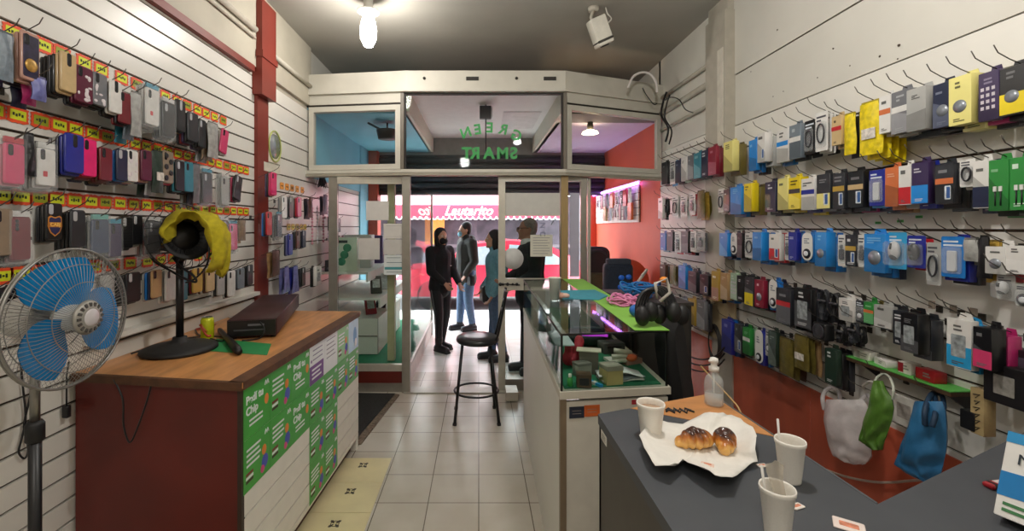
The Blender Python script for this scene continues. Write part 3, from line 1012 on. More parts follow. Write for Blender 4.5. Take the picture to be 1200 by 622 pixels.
# every builder makes its thing around the hang point: x across, front -y, z up (hanging down from z = 0)
def mk_case(w, h, color, style='case', opt=''):
    th = .011
    mat = M(COL[color], .3 if color not in ('black', 'charcoal') else .35, vary=.10, scale=30, coat=.25)
    b = MB()
    b.rbox(w, h, th, min(w, h) * .16, mat, c=(0, 0, -h / 2), seg=4, ch=.0035)
    o = b.obj('phone_case')
    dark = M('#1a1a1e', .25) if color not in ('black', 'charcoal', 'navy', 'dark green') else M('#b9bcc0', .3, .3)
    c = MB()
    if 'centre' in opt: c.rbox(.018, .05, .003, .008, dark, c=(0, -th / 2, -h * .18))
    elif 'dots' in opt:
        for k in range(3): c.ell((-w * .22, -th / 2, -h * (.1 + .09 * k)), (.007, .002, .007), dark, 8)
    else: c.rbox(.017, .038, .003, .007, dark, c=(-w * .22, -th / 2, -h * .17))
    c.obj('camera_cutout', o)
    if 'marble' in opt:
        q = MB()
        for k in range(9):
            a = rnd.random() * 6.28
            q.ell((w * (rnd.random() - .5) * .7, -th / 2 - .0003, -h * (.25 + .65 * rnd.random())), (.004 + .009 * rnd.random(), .0012, .004 + .012 * rnd.random()), M('#d8cfd2', .4), 8)
        q.obj('marble_pattern', o)
    if 'medallion' in opt:
        q = MB(); q.rbox(w * .84, h * .86, .001, w * .1, M('#2a2440', .3, vary=.6, scale=50), c=(0, -th / 2 - .0002, -h * .5)); q.obj('dark_print', o)
        q = MB(); q.lathe([(.001, 0), (w * .34, 0), (w * .34, .0015), (w * .24, .003), (.001, .003)], M('#c69a4e', .3, .4, vary=.3, scale=90), 16, Matrix.Translation((0, -th / 2 - .0006, -h * .68)) @ Matrix.Rotation(R(90), 4, 'X')); q.obj('gold_medallion', o)
    if 'mark' in opt:
        q = MB(); q.rbox(.016, .020, .001, .003, M('#c22430', .5), c=(-w * .1, -th / 2 - .0006, -h * .68)); q.obj('red_mark', o)
    if 'crest' in opt:
        shield = [(-.026, -.052), (-.018, -.046), (0, -.052), (.018, -.046), (.026, -.052), (.028, -.085), (.018, -.108), (0, -.122), (-.018, -.108), (-.028, -.085)]
        q = MB(); q.plate(shield, -th / 2 - .0012, -th / 2, M('#c9843a', .4)); q.obj('crest_outline', o)
        q = MB(); q.plate([(x * .86, (z + .086) * .87 - .086) for x, z in shield], -th / 2 - .0018, -th / 2, M('#2a2a55', .4)); q.obj('crest_field', o)
        q = MB(); q.box((-.026, -th / 2 - .0022, -.088), (.026, -th / 2, -.070), M('#b8742f', .4)); q.obj('crest_band', o)
        text_obj('crest_letters', 'CABJ', .018, M('#f0c060', .4), o, (0, -th / 2 - .0026, -.079), extrude=.0003, bold=.0004)
    if 'skeleton' in opt:
        q = MB()
        for k in range(5): q.lathe([(.010, 0), (.014, 0), (.014, .003), (.010, .003)], BLACKM, 14, Matrix.Translation((w * (.22 if k % 2 else -.18), -th / 2 - .0005, -h * (.15 + .17 * k))) @ Matrix.Rotation(R(90), 4, 'X'))
        q.obj('ring_pattern', o)
    if 'grid' in opt:
        q = MB()
        for k in range(9): q.box((-w * .45, -th / 2 - .0015, -h * (.12 + .09 * k)), (w * .45, -th / 2, -h * (.12 + .09 * k) + .003), M('#2a2a2d', .5))
        q.obj('ridges', o)
    if style == 'sleeve':
        q = MB(); q.rbox(w + .012, h + .034, th + .006, .006, CLEAR, c=(0, 0, -h / 2 + .004), ch=.003); q.obj('plastic_sleeve', o)
        hd = {'red': '#c02a3a', 'blue': '#3b9ab8', 'white': '#d9d9d6', 'teal': '#6fb8b0'}.get(opt.split()[-1] if opt else 'white', '#d9d9d6')
        q = MB(); q.box((-w * .45, -.004, .001), (w * .45, .004, .020), M(hd, .5, vary=.3, scale=40)); q.obj('header_card', o)
    return o, th

def mk_pouch(w, h, color, opt=''):
    d = .016
    b = MB()
    nx, nz = 8, 10
    mat = M(COL[color], .4, vary=.3, scale=35, bump=.4) if 'clear' not in opt else CLEAR
    for sgn in (-1, 1):
        v, f = [], []
        for j in range(nz + 1):
            for i in range(nx + 1):
                u, t_ = i / nx * 2 - 1, j / nz
                ww = w / 2 * (1 - ('taper' in opt) * .45 * (1 - t_))
                bul = (1 - u * u) * math.sin(math.pi * min(1, .12 + .88 * t_)) * d * .8
                v.append((u * ww + .002 * math.sin(7 * t_ + 3 * u), sgn * (bul + .0012) + .0015 * math.sin(11 * u + 5 * t_), -h * t_))
        for j in range(nz):
            for i in range(nx):
                a = j * (nx + 1) + i
                q = (a, a + 1, a + nx + 2, a + nx + 1)
                f.append(q if sgn > 0 else q[::-1])
        b.add(v, f, mat, True)
    o = b.obj('goods_pouch')
    q = MB(); q.box((-w * .4 * (1 - .45 * ('taper' in opt)), -.004, -.016), (w * .4 * (1 - .45 * ('taper' in opt)), .004, .008), M(blend(COL[color], .7), .5)); q.obj('header_card', o)
    if 'label' in opt:
        q = MB(); q.box((-w * .3, -d * .8 - .003, -h * .7), (w * .3, -d * .8 - .001, -h * .5), M('#d6cfc6', .5, vary=.4, scale=60)); q.obj('printed_label', o)
    return o, d * 2

def tint(c, k):
    c = c.lstrip('#')
    v = [int(c[i:i + 2], 16) for i in (0, 2, 4)]
    return '#' + ''.join('%02x' % int(x + (255 - x) * k if k > 0 else x * (1 + k)) for x in v)

def bars(q, w, z0, z1, y, n, mat, off=0.0):
    st = (z0 - z1) / n
    for k in range(n):
        L_ = w * (.3 + .5 * rnd.random())
        q.box((-w * .4 + off, y - .0006, z0 - st * (k + .75)), (-w * .4 + off + L_, y, z0 - st * (k + .25)), mat)

def mk_box(w, h, color, opt='', d=.03):
    """carton with hang tab, printed front, window or picture"""
    mat = M(COL[color], .32, vary=.07, scale=12, coat=.2)
    b = MB()
    b.rbox(w, h, d, .002, mat, c=(0, 0, -h / 2), seg=1, ch=.0008)
    o = b.obj('accessory_box')
    y = -d / 2 - .0002
    q = MB(); q.plate([(-w * .3, 0), (w * .3, 0), (w * .22, .022), (-w * .22, .022)], d / 2 - .002, d / 2, mat); q.obj('hang_tab', o)
    light = color in ('white', 'pale yellow', 'silver', 'yellow', 'beige', 'clear')
    kk = rnd.random()
    ink = M(tint(COL[color], -.55 if light else (.75 if kk < .3 else .38)), .4)
    if kk > .25:                                          # slanted artwork of the front
        a1, a2 = -h * (.3 + .3 * rnd.random()), -h * (.45 + .4 * rnd.random())
        q = MB(); q.plate([(-w * .5, a1), (w * .5, a2), (w * .5, -h * .99), (-w * .5, -h * .99)], y, y + .0006, M(tint(COL[color], (-.22 if kk > .6 else .25)), .3)); q.obj('front_artwork', o)
    q = MB(); bars(q, w * (.5 + .4 * rnd.random()), -h * (.06 + .1 * rnd.random()), -h * .26, y - .0004, 1 + int(rnd.random() * 2.3), ink); q.obj('title_print', o)
    if kk < .6:
        q = MB(); bars(q, w * .7, -h * .86, -h * .94, y - .0004, 2, ink); q.obj('small_print', o)
    acc = None
    for k in opt.split():
        if k.startswith('acc:'): acc = COL[k[4:].replace('_', ' ')]
    if acc:
        q = MB(); q.box((-w * .5, y - .0004, -h * (.98 if 'low' in opt else .5)), (w * .5, y, -h * (.55 if 'low' in opt else .36)), M(acc, .35)); q.obj('colour_band', o)
    if 'dial' in opt:
        q = MB(); q.lathe([(.001, 0), (w * .3, 0), (w * .3, .001), (.001, .001)], M('#8f949c', .3, .3), 18, Matrix.Translation((0, y, -h * .62)) @ Matrix.Rotation(R(90), 4, 'X')); q.obj('round_picture', o)
    if 'pic' in opt:
        q = MB(); q.rbox(w * .34, h * .34, .0012, .004, M('#cfd6dc', .25, vary=.3, scale=60), c=(w * .2, y, -h * .72)); q.rbox(w * .2, h * .28, .0016, .003, M('#3d5f9a', .25), c=(w * .24, y - .0003, -h * .72)); q.obj('product_picture', o)
    if 'window' in opt:
        q = MB(); q.rbox(w * .6, h * .46, .0012, .004, M('#9aa0a2', .15, vary=.5, scale=50), c=(-w * .02, y, -h * .55)); q.obj('product_window', o)
    if 'cable' in opt:
        q = MB()
        for k in (-1, 1): q.tube([(k * w * .14, y - .001, -h * .9), (k * w * .14, y - .001, -h * .62)], .0022, BLACKM, 5); q.box((k * w * .14 - .005, y - .003, -h * .62), (k * w * .14 + .005, y, -h * .52), M('#d9d9d6', .4))
        q.obj('cable_picture', o)
    if 'grid' in opt:
        q = MB()
        for i in range(3):
            for j in range(4): q.box((-w * .38 + i * w * .27, y - .0005, -h * (.38 + .13 * j)), (-w * .38 + i * w * .27 + w * .16, y, -h * (.38 + .13 * j) + h * .07), M('#cfc8cf', .3))
        q.obj('picture_grid', o)
    return o, d

def mk_card(w, h, color, opt=''):
    """flat backing card with a clear blister and the article in it"""
    b = MB(); b.rbox(w, h, .002, .006, M(COL[color], .4, vary=.1, scale=20), c=(0, 0, -h / 2), seg=3)
    o = b.obj('blister_card')
    y = -.0012
    light = color in ('white', 'pale yellow', 'silver', 'clear', 'beige')
    ink = M('#4a4a52' if light else '#cfd6df', .5)
    q = MB(); bars(q, w, -h * .08, -h * .26, y, 2, ink); q.obj('title_print', o)
    art = M('#24242a', .4) if light or 'dark' in opt else M('#c9ccd0', .35)
    dep = .012
    if 'disc' in opt:
        q = MB(); mt = Matrix.Translation((0, y, -h * .68)) @ Matrix.Rotation(R(90), 4, 'X')
        q.lathe([(.001, 0), (w * .40, 0), (w * .40, .004), (w * .34, .006), (.001, .006)], BLACKM, 22, mt); q.obj('black_disc', o)
        q = MB(); q.lathe([(w * .10, .0), (w * .20, .0), (w * .20, .009), (w * .10, .009)], M('#d6d8dc', .3), 18, mt); q.obj('white_ring', o)
    elif 'mouse' in opt:
        q = MB(); q.ell((0, y - .012, -h * .5), (w * .3, .016, h * .26), M('#c9cacb' if 'white' in opt else '#2b2b30', .3), 16); q.obj('mouse_body', o)
        q = MB(); q.tube([(0, y - .027, -h * .30), (0, y - .029, -h * .46)], .004, BLACKM, 6); q.ell((0, y - .014, -h * .66), (w * .2, .014, h * .1), M('#3a3b40', .4), 12); q.obj('mouse_buttons', o)
        dep = .032
    elif 'coil' in opt:
        q = MB()
        for k in range(4): q.tube([(w * .28 * math.cos(a) + .002 * k, y - .004 - .003 * k, -h * .55 + h * .24 * math.sin(a)) for a in [6.283 * i / 20 for i in range(20)]], .0028, art, 5, closed=True)
        q.obj('coiled_cable', o)
    elif 'strip' in opt:
        q = MB(); q.rbox(w * .4, h * .5, .008, .006, art, c=(0, y - .004, -h * .6)); q.obj('article', o)
    else:
        q = MB(); q.rbox(w * .5, h * .34, .010, .008, art, c=(0, y - .005, -h * .62)); q.rbox(w * .2, h * .12, .014, .004, M('#7f858c', .3, .4), c=(0, y - .007, -h * .38)); q.obj('article', o)
    if 'nob' not in opt:
        q = MB(); q.rbox(w * .82, h * .66, dep, .012, CLEAR, c=(0, y - dep / 2, -h * .58), ch=.004); q.obj('clear_blister', o)
    return o, .006 + dep

def mk_loopcard(w, h, color, opt=''):
    b = MB()
    pts = arc(0, -w / 2, w / 2 * .96, 0, 180, 10) + arc(0, -h + w / 2, w / 2, 180, 360, 14)
    b.plate(pts, -.002, .002, M('#e3e2de', .4, vary=.03))
    o = b.obj('charger_card')
    mt = Matrix.Translation((0, -.002, -h + w / 2)) @ Matrix.Rotation(R(90), 4, 'X')
    q = MB(); q.lathe([(.001, 0), (w * .36, 0), (w * .36, .003), (w * .32, .005), (.001, .005)], M('#1d1f26', .3), 24, mt); q.obj('black_disc', o)
    q = MB(); q.lathe([(w * .13, .0), (w * .19, .0), (w * .19, .008), (w * .13, .008)], M('#dfe2e6', .3), 20, mt); q.obj('white_ring', o)
    q = MB(); bars(q, w * .7, -h * .2, -h * .42, -.0022, 3, M('#7a7f8a', .5)); q.obj('title_print', o)
    return o, .006

def mk_headset(w, h, color, opt=''):
    b = MB()
    mat = M(COL[color], .4)
    for k in range(5):
        r1, r2 = w * (.30 + .05 * rnd.random()), h * (.36 + .06 * rnd.random())
        b.tube([(r1 * math.cos(a) + .004 * math.sin(3 * a + k), .004 * k - .01, -h * .5 + r2 * math.sin(a)) for a in [6.283 * i / 24 for i in range(24)]], .0035, mat, 6, closed=True)
    o = b.obj('coiled_cable')
    q = MB(); q.tube([(-w * .3, -.016, -h * .42), (w * .3, -.016, -h * .42)], .007, M('#3a3a3e', .5), 8); q.obj('cable_tie', o)
    q = MB(); q.box((-.012, -.02, -h * .98), (.012, .004, -h * .78), mat); q.obj('plug', o)
    return o, .03

def mk_speaker(w, h, color, opt=''):
    b = MB(); b.rbox(w, h, .05, .012, M(COL[color], .5), c=(0, 0, -h / 2), ch=.006)
    o = b.obj('small_speaker')
    q = MB(); q.lathe([(.001, .003), (w * .2, .003), (w * .3, .001), (w * .38, .005), (w * .42, .005), (w * .42, 0)][::-1], M('#3d3d42', .4, .3), 20, Matrix.Translation((0, -.025, -h / 2)) @ Matrix.Rotation(R(90), 4, 'X')); q.obj('speaker_cone', o)
    return o, .05

MAKE = {'case': lambda w, h, c, o: mk_case(w, h, c, 'case', o), 'sleeve': lambda w, h, c, o: mk_case(w, h, c, 'sleeve', o),
        'pouch': mk_pouch, 'box': mk_box, 'card': mk_card, 'loop': mk_loopcard, 'cord': mk_headset, 'thick': lambda w, h, c, o: mk_box(w, h, c, o, .05),
        'speaker': mk_speaker}
NOUN = {'case': 'phone case', 'sleeve': 'bagged phone case', 'pouch': 'goods pouch', 'box': 'accessory box', 'card': 'blister card', 'loop': 'charger card with disc',
        'cord': 'coiled cable', 'thick': 'deep box', 'speaker': 'small speaker'}
CATG = {'case': 'phone case', 'sleeve': 'phone case', 'pouch': 'pouch', 'box': 'box', 'card': 'blister pack', 'loop': 'charger', 'cord': 'cable', 'thick': 'box', 'speaker': 'speaker'}
LOOK = {'medallion': 'with gold medallion', 'marble': 'with marbled print', 'mark': 'with red mark', 'crest': 'with shield crest', 'skeleton': 'with ring pattern', 'grid': '', 'mouse': 'holding a mouse', 'pic': '', 'dial': '', 'window': 'with window'}

def row(side, name, hrow, items, group, zone=''):
    """items, from the near end: (l, r, t, b, kind, color, opt, [colours hanging behind], kind behind)"""
    X0, off, rz, wn = SIDE[side]
    xf = X0 + off
    s = 1 if side == 'L' else -1
    n = 0
    for it in items:
        l, r, t, b_, kind, color, opt = it[:7]
        behind = it[7] if len(it) > 7 else []
        bkind = it[8] if len(it) > 8 else kind
        n += 1
        pc = (l + r) / 2
        z = xf * F / (pc - CX)
        z1, z2 = xf * F / (l - CX), xf * F / (r - CX)
        h = (b_ - t) / F * z
        w = abs(z1 - z2)
        lo, hi = {'case': (.066, .085), 'sleeve': (.068, .086), 'pouch': (.05, .13), 'box': (.05, .13), 'card': (.05, .12), 'loop': (.055, .075), 'cord': (.06, .11), 'thick': (.06, .14), 'speaker': (.06, .1)}[kind]
        w = max(lo, min(hi, w))
        if kind in ('case', 'sleeve'): h = max(.135, min(.175, h))
        top = EYE - (t - CY) / F * z
        where = '%s hook, %s row, %s' % (ORD[n], name, zone or WALLN[side])
        hb = top + .004 - .135 * .33 * .9
        hook(side, z, hb + (.006 if side == 'R' else 0), 'black wire hook, the %s along, %s row, %s' % (ORD[n], name, zone or WALLN[side]), 'wire hooks of ' + group, .185 if side == 'L' else .215)
        dist = 0
        seq = [(kind, color, opt)] + [(bkind, c, '') for c in behind]
        for k, (kd, c, op) in enumerate(seq):
            ww, hh = w, h
            if k: ww, hh = w * (1 + .03 * (rnd.random() - .5)), h * (1 + .05 * (rnd.random() - .5))
            o, th = MAKE[kd](ww, hh, c, op)
            x = xf - s * (dist + (th / 2 if k else 0))
            if k == 0: dist += th / 2 + .004
            else: dist += th + .003
            yaw = (rnd.random() - .5) * R(9)
            if 'tilt' in op: o.rotation_euler = (0, R(12), rz)
            else: o.rotation_euler = (0, 0, rz + yaw * .5)
            o.location = (x, z, top - (.3 * dist if k else 0))
            extra = ''
            for key, tx in LOOK.items():
                if k == 0 and key in op and tx: extra = ' ' + tx; break
            cc = 'transparent' if c == 'clear' else c
            pos = ('front of ' if k == 0 else '%s back on ' % ORD[k + 1])
            lab = '%s %s%s, %s%s' % (cc, NOUN[kd], extra, pos, where)
            ws = lab.split()
            if len(ws) > 16: lab = '%s %s, %s%s' % (cc, NOUN[kd], pos, where)
            tag(o, lab, CATG[kd], group)
            if dist > .105: break

def price_cards(side, name, h, pxs, group, zone='', hexs=('#f5562c', '#e3ea2c')):
    """neon price cards on the wall face; pxs are their pixel centres"""
    X0, off, rz, wn = SIDE[side]
    s = 1 if side == 'L' else -1
    for n, px in enumerate(pxs):
        z = X0 * F / (px - CX)
        w, hh = .080, .062
        b = MB()
        pts = []
        for q in range(28):                                # jagged star-burst border
            a = 6.283 * q / 28
            k = 1.0 if q % 2 else .90
            ca, sa = math.cos(a), math.sin(a)
            m = max(abs(ca), abs(sa))
            pts.append((w / 2 * ca / m * k, hh / 2 * sa / m * k))
        b.plate(pts, -.001, .001, M(hexs[0], .5, vary=.1))
        o = b.obj('price_card')
        q = MB(); q.plate([(-w * .36, -hh * .28), (w * .36, -hh * .3), (w * .37, hh * .28), (-w * .35, hh * .3)], -.0016, 0, M(hexs[1] if n % 4 != 2 else blend(hexs[1], .72), .5, vary=.08)); q.obj('yellow_field', o)
        q = MB()
        for k in range(4): q.box((-w * .25 + k * w * .13, -.0021, -hh * (.05 + .05 * (k % 2))), (-w * .25 + k * w * .13 + w * .09, -.0015, hh * (.07 + .06 * ((k + n) % 2))), M('#26331a', .6))
        q.obj('price_print', o)
        o.location = (X0 + s * .003, z, h)
        o.rotation_euler = (0, 0, rz)
        tag(o, 'neon price card, %s from the near end, %s strip, %s' % (ORD[n + 1], name, zone or WALLN[side]), 'price card', group)

C_ = 'case'; S_ = 'sleeve'; Pn = 'pouch'
B1, B2, B3 = ['black'], ['black', 'charcoal'], ['black', 'charcoal', 'black']
row('L', 'top', 0, [
    (1, 12, 40, 95, Pn, 'steel', '', ['navy', 'teal']),
    (23, 46, 38, 95, C_, 'rose gold', 'medallion', ['rose gold', 'beige', 'black', 'charcoal']),
    (37, 54, 92, 118, Pn, 'lilac', '', ['magenta', 'navy']),
    (71, 88, 62, 108, C_, 'beige', 'centre', ['beige', 'black', 'charcoal', 'black', 'charcoal']),
    (87, 108, 78, 121, C_, 'maroon', 'marble', ['maroon', 'black', 'charcoal']),
    (108, 125, 86, 120, C_, 'grey', 'marble', ['black', 'black', 'charcoal']),
    (128, 142, 95, 133, C_, 'white', 'centre', ['white', 'black', 'charcoal']),
    (141, 150, 108, 145, C_, 'dark red', '', ['black', 'dark red']),
    (153, 166, 110, 160, Pn, 'clear', '', ['steel', 'teal']),
    (169, 187, 104, 158, S_, 'white', 'mark blue', ['white', 'clear', 'navy']),
    (190, 204, 120, 164, S_, 'black', '', ['charcoal', 'black', 'black']),
    (205, 217, 117, 154, C_, 'black', 'centre', ['black', 'taupe', 'charcoal']),
    (219, 232, 132, 166, C_, 'charcoal', '', ['black', 'purple', 'dark red', 'charcoal']),
    (232, 241, 140, 173, C_, 'black', '', ['black', 'charcoal', 'purple']),
    (243, 256, 145, 185, Pn, 'clear', '', ['taupe', 'clear']),
    (260, 268, 152, 181, C_, 'pink', 'tilt', ['white', 'black']),
], 'goods on the top row of the wall behind the fans')
row('L', 'second', 0, [
    (5, 27, 168, 216, S_, 'pink', 'red', ['pink', 'charcoal', 'black']),
    (25, 43, 158, 206, Pn, 'black', 'taper', []),
    (43, 64, 174, 218, S_, 'white', 'mark', ['white', 'clear', 'clear', 'grey']),
    (75, 98, 157, 203, C_, 'royal blue', 'centre', ['royal blue', 'navy', 'clear', 'grey']),
    (99, 109, 163, 207, C_, 'hot pink', '', ['red', 'dark red', 'black', 'navy']),
    (118, 129, 173, 212, C_, 'dark red', '', ['brown', 'dark red', 'brown', 'black']),
    (138, 148, 175, 212, C_, 'navy', '', ['blue', 'navy', 'grey', 'brown']),
    (148, 161, 176, 213, C_, 'white', 'marble', ['clear', 'rose gold', 'black']),
    (166, 176, 176, 212, C_, 'maroon', '', ['rose gold', 'purple', 'dark green']),
    (178, 191, 178, 226, Pn, 'dark green', 'label', ['clear', 'dark green']),
    (189, 203, 177, 215, C_, 'taupe', 'skeleton', ['red', 'black', 'charcoal', 'black']),
    (206, 215, 188, 224, C_, 'black', '', ['teal', 'black', 'charcoal']),
    (217, 225, 190, 225, C_, 'teal', '', ['black', 'charcoal', 'black']),
    (226, 234, 193, 238, Pn, 'grey', '', ['charcoal', 'clear']),
    (236, 249, 202, 244, S_, 'charcoal', 'blue', ['charcoal', 'black']),
    (256, 271, 207, 246, S_, 'clear', '', ['clear', 'white']),
    (274, 286, 206, 235, C_, 'black', 'tilt', ['charcoal', 'pink', 'black']),
], 'goods on the second row of the wall behind the fans')
row('L', 'third', 0, [
    (-6, 10, 244, 300, C_, 'taupe', '', ['grey', 'taupe']),
    (12, 35, 254, 305, S_, 'dark red', 'dots', ['dark red', 'black', 'navy']),
    (53, 72, 238, 281, C_, 'black', 'crest', ['black', 'charcoal', 'clear']),
    (83, 98, 246, 290, C_, 'charcoal', '', ['black', 'black', 'charcoal', 'black']),
    (107, 127, 257, 297, S_, 'slate blue', 'teal', ['clear', 'navy']),
    (129, 140, 262, 301, S_, 'purple', 'blue', ['navy', 'clear']),
    (143, 153, 254, 291, C_, 'black', 'grid', ['charcoal', 'black']),
    (156, 164, 252, 285, C_, 'black', '', ['clear', 'dark red', 'black']),
    (169, 190, 259, 298, S_, 'charcoal', 'dots', ['dark red', 'black', 'dark red']),
    (193, 210, 254, 291, C_, 'black', '', ['black', 'charcoal']),
    (208, 219, 253, 285, C_, 'pink', '', ['black', 'charcoal']),
    (258, 267, 258, 290, S_, 'black', 'white', ['charcoal', 'black']),
    (268, 278, 262, 293, S_, 'pink', 'blue', ['navy', 'black']),
    (279, 288, 258, 282, Pn, 'taupe', '', ['tan']),
], 'goods on the third row of the wall behind the fans')
row('L', 'bottom', 0, [
    (-10, 10, 340, 380, Pn, 'black', '', ['charcoal', 'grey']),
    (18, 40, 330, 368, Pn, 'red', 'taper', ['black', 'charcoal']),
    (58, 76, 322, 362, S_, 'clear', 'white', ['grey', 'black']),
    (92, 110, 322, 362, S_, 'white', 'blue', ['clear', 'grey']),
    (118, 134, 322, 360, Pn, 'clear', '', ['white']),
    (146, 165, 319, 352, C_, 'black', '', ['black', 'charcoal', 'black', 'navy']),
    (178, 188, 316, 345, C_, 'tan', '', ['navy', 'blue', 'clear']),
    (193, 206, 315, 352, C_, 'white', '', ['clear', 'white']),
    (210, 219, 316, 352, C_, 'teal', '', ['sky blue', 'white']),
    (225, 237, 314, 341, C_, 'gold', 'centre', ['dark red', 'black', 'brown']),
    (241, 251, 314, 340, C_, 'beige', '', ['brown', 'white', 'brown']),
    (254, 263, 318, 346, C_, 'silver', '', ['charcoal', 'clear']),
    (266, 276, 317, 347, C_, 'white', '', ['black', 'clear']),
    (278, 286, 314, 335, C_, 'steel', '', ['navy', 'grey']),
    (289, 296, 310, 334, C_, 'charcoal', '', ['black', 'black']),
], 'goods on the bottom row of the wall behind the fans')
price_cards('L', 'top', 2.308, [15, 50, 72, 98, 118, 142, 160, 177, 193, 207, 219, 231, 241, 251, 261], 'price cards of the top strip')
price_cards('L', 'second', 2.012, [-8, 20, 47, 69, 88, 108, 125, 142, 158, 171, 184, 196, 208, 219, 229, 238, 247, 256, 265, 273, 281, 288], 'price cards of the second strip')
price_cards('L', 'third', 1.712, [1, 24, 46, 66, 87, 106, 123, 140, 156, 171, 184, 197, 209, 220, 230, 240, 249, 257, 265, 273, 281, 288], 'price cards of the third strip')
price_cards('L', 'bottom', 1.425, [1, 24, 46, 66, 86, 110, 132, 152, 172, 188, 202, 232, 246, 258], 'price cards of the bottom strip')
PGRP = 'goods on the wall past the red pillar'
ZL = 'wall past the red pillar'
row('L', 'top', 0, [
    (314, 327, 202, 233, C_, 'hot pink', '', ['pink', 'black', 'purple']),
    (330, 336, 230, 256, C_, 'white', '', ['clear', 'grey']),
    (338, 344, 230, 255, C_, 'charcoal', '', ['grey', 'dark green', 'black']),
    (347, 354, 231, 254, C_, 'pink', '', ['red', 'black']),
    (360, 368, 232, 255, Pn, 'brown', 'taper', ['charcoal']),
    (377, 386, 229, 251, Pn, 'navy', '', ['charcoal']),
], PGRP, ZL)
row('L', 'middle', 0, [
    (311, 319, 248, 277, C_, 'red', '', ['navy', 'blue']),
    (321, 333, 251, 277, S_, 'navy', 'blue', ['charcoal', 'steel', 'black']),
    (335, 345, 274, 302, C_, 'royal blue', '', ['lilac', 'navy']),
    (346, 352, 270, 291, C_, 'brown', '', ['charcoal', 'black']),
    (353, 359, 270, 290, C_, 'navy', '', ['black', 'purple']),
], PGRP, ZL)
row('L', 'bottom', 0, [
    (317, 330, 294, 323, Pn, 'brown', '', ['tan']),
    (331, 341, 313, 342, Pn, 'lilac', 'taper', ['lilac']),
    (342, 351, 312, 342, Pn, 'lilac', 'taper', ['royal blue']),
    (351, 360, 313, 335, C_, 'black', '', ['charcoal', 'black']),
    (367, 377, 312, 334, 'box', 'white', 'window', ['black']),
], PGRP, ZL)
price_cards('L', 'upper', 1.955, [330, 336, 342, 348, 354], 'orange price cards past the red pillar', ZL, ('#e8a04a', '#f0a030'))
price_cards('L', 'lower', 1.60, [338, 343, 348, 353, 357], 'yellow price cards past the red pillar', ZL, ('#d8b060', '#d8c23a'))

# ---- wall above the red panelling, from the near end
BX = 'box'; CD = 'card'; LP = 'loop'; TK = 'thick'
row('R', 'top', 0, [
    (1176, 1206, 78, 134, BX, 'black', 'acc:yellow low dial', ['black', 'charcoal']),
    (1151, 1176, 84, 141, BX, 'purple', 'grid', ['magenta', 'charcoal']),
    (1119, 1146, 89, 146, TK, 'pale yellow', 'dial', ['pale yellow']),
    (1097, 1121, 97, 149, BX, 'navy', 'dial', ['black', 'charcoal']),
    (1069, 1092, 103, 153, TK, 'silver', '', ['charcoal']),
    (1048, 1071, 106, 156, BX, 'grey', 'acc:white', ['silver', 'charcoal']),
    (1034, 1047, 112, 156, BX, 'white', 'acc:orange', ['white']),
    (1008, 1034, 120, 181, Pn, 'yellow', 'label', ['yellow', 'yellow', 'yellow'], Pn),
    (990, 1003, 134, 181, Pn, 'yellow', '', ['charcoal']),
    (978, 989, 136, 170, BX, 'beige', 'acc:red', ['beige']),
    (956, 970, 131, 177, CD, 'white', 'coil', ['white', 'white', 'black'], CD),
    (943, 955, 141, 181, CD, 'black', 'coil dark', ['black', 'charcoal'], CD),
    (928, 941, 146, 186, BX, 'steel', 'acc:white', ['charcoal']),
    (913, 926, 152, 190, BX, 'white', 'acc:bright_blue', ['blue']),
    (892, 901, 156, 190, TK, 'white', 'pic', ['silver']),
    (880, 889, 164, 200, BX, 'bright blue', '', ['blue', 'charcoal']),
    (852, 862, 166, 201, TK, 'pale yellow', '', ['olive']),
], 'goods on the top row of the wall over red panelling')
row('R', 'second', 0, [
    (1188, 1212, 184, 246, BX, 'green', 'cable', ['dark green']),
    (1163, 1187, 187, 247, BX, 'green', 'cable', ['dark green', 'green']),
    (1145, 1163, 188, 244, BX, 'white', 'acc:navy low', ['navy']),
    (1125, 1143, 186, 219, CD, 'white', 'coil', ['white'], CD),
    (1100, 1122, 192, 239, BX, 'charcoal', 'acc:orange pic', ['black', 'charcoal']),
    (1072, 1092, 190, 239, BX, 'purple', 'acc:bright_blue low', ['royal blue', 'charcoal']),
    (1057, 1071, 194, 240, BX, 'white', 'acc:red low', ['white']),
    (1041, 1056, 196, 242, BX, 'orange', '', ['orange', 'tan']),
    (1019, 1037, 199, 241, CD, 'royal blue', 'strip', ['blue', 'navy', 'charcoal'], BX),
    (997, 1015, 201, 243, BX, 'black', 'acc:beige pic', ['charcoal', 'magenta']),
    (979, 993, 203, 245, BX, 'charcoal', 'acc:gold pic', ['black', 'charcoal']),
    (960, 976, 204, 245, BX, 'charcoal', 'acc:pale_yellow pic', ['grey', 'black']),
    (942, 957, 209, 246, BX, 'white', 'acc:royal_blue', ['royal blue', 'yellow']),
    (927, 941, 208, 245, BX, 'yellow', 'acc:charcoal', ['yellow', 'charcoal']),
    (914, 926, 209, 246, BX, 'pale yellow', '', ['pale yellow', 'charcoal']),
    (899, 912, 213, 248, BX, 'navy', '', ['black', 'charcoal']),
    (876, 885, 215, 248, TK, 'yellow', '', ['olive']),
    (858, 871, 219, 251, BX, 'bright blue', '', ['blue', 'navy']),
    (850, 857, 222, 248, BX, 'charcoal', '', ['black']),
    (842, 849, 221, 249, CD, 'white', 'coil', ['white'], CD),
], 'goods on the second row of the wall over red panelling')
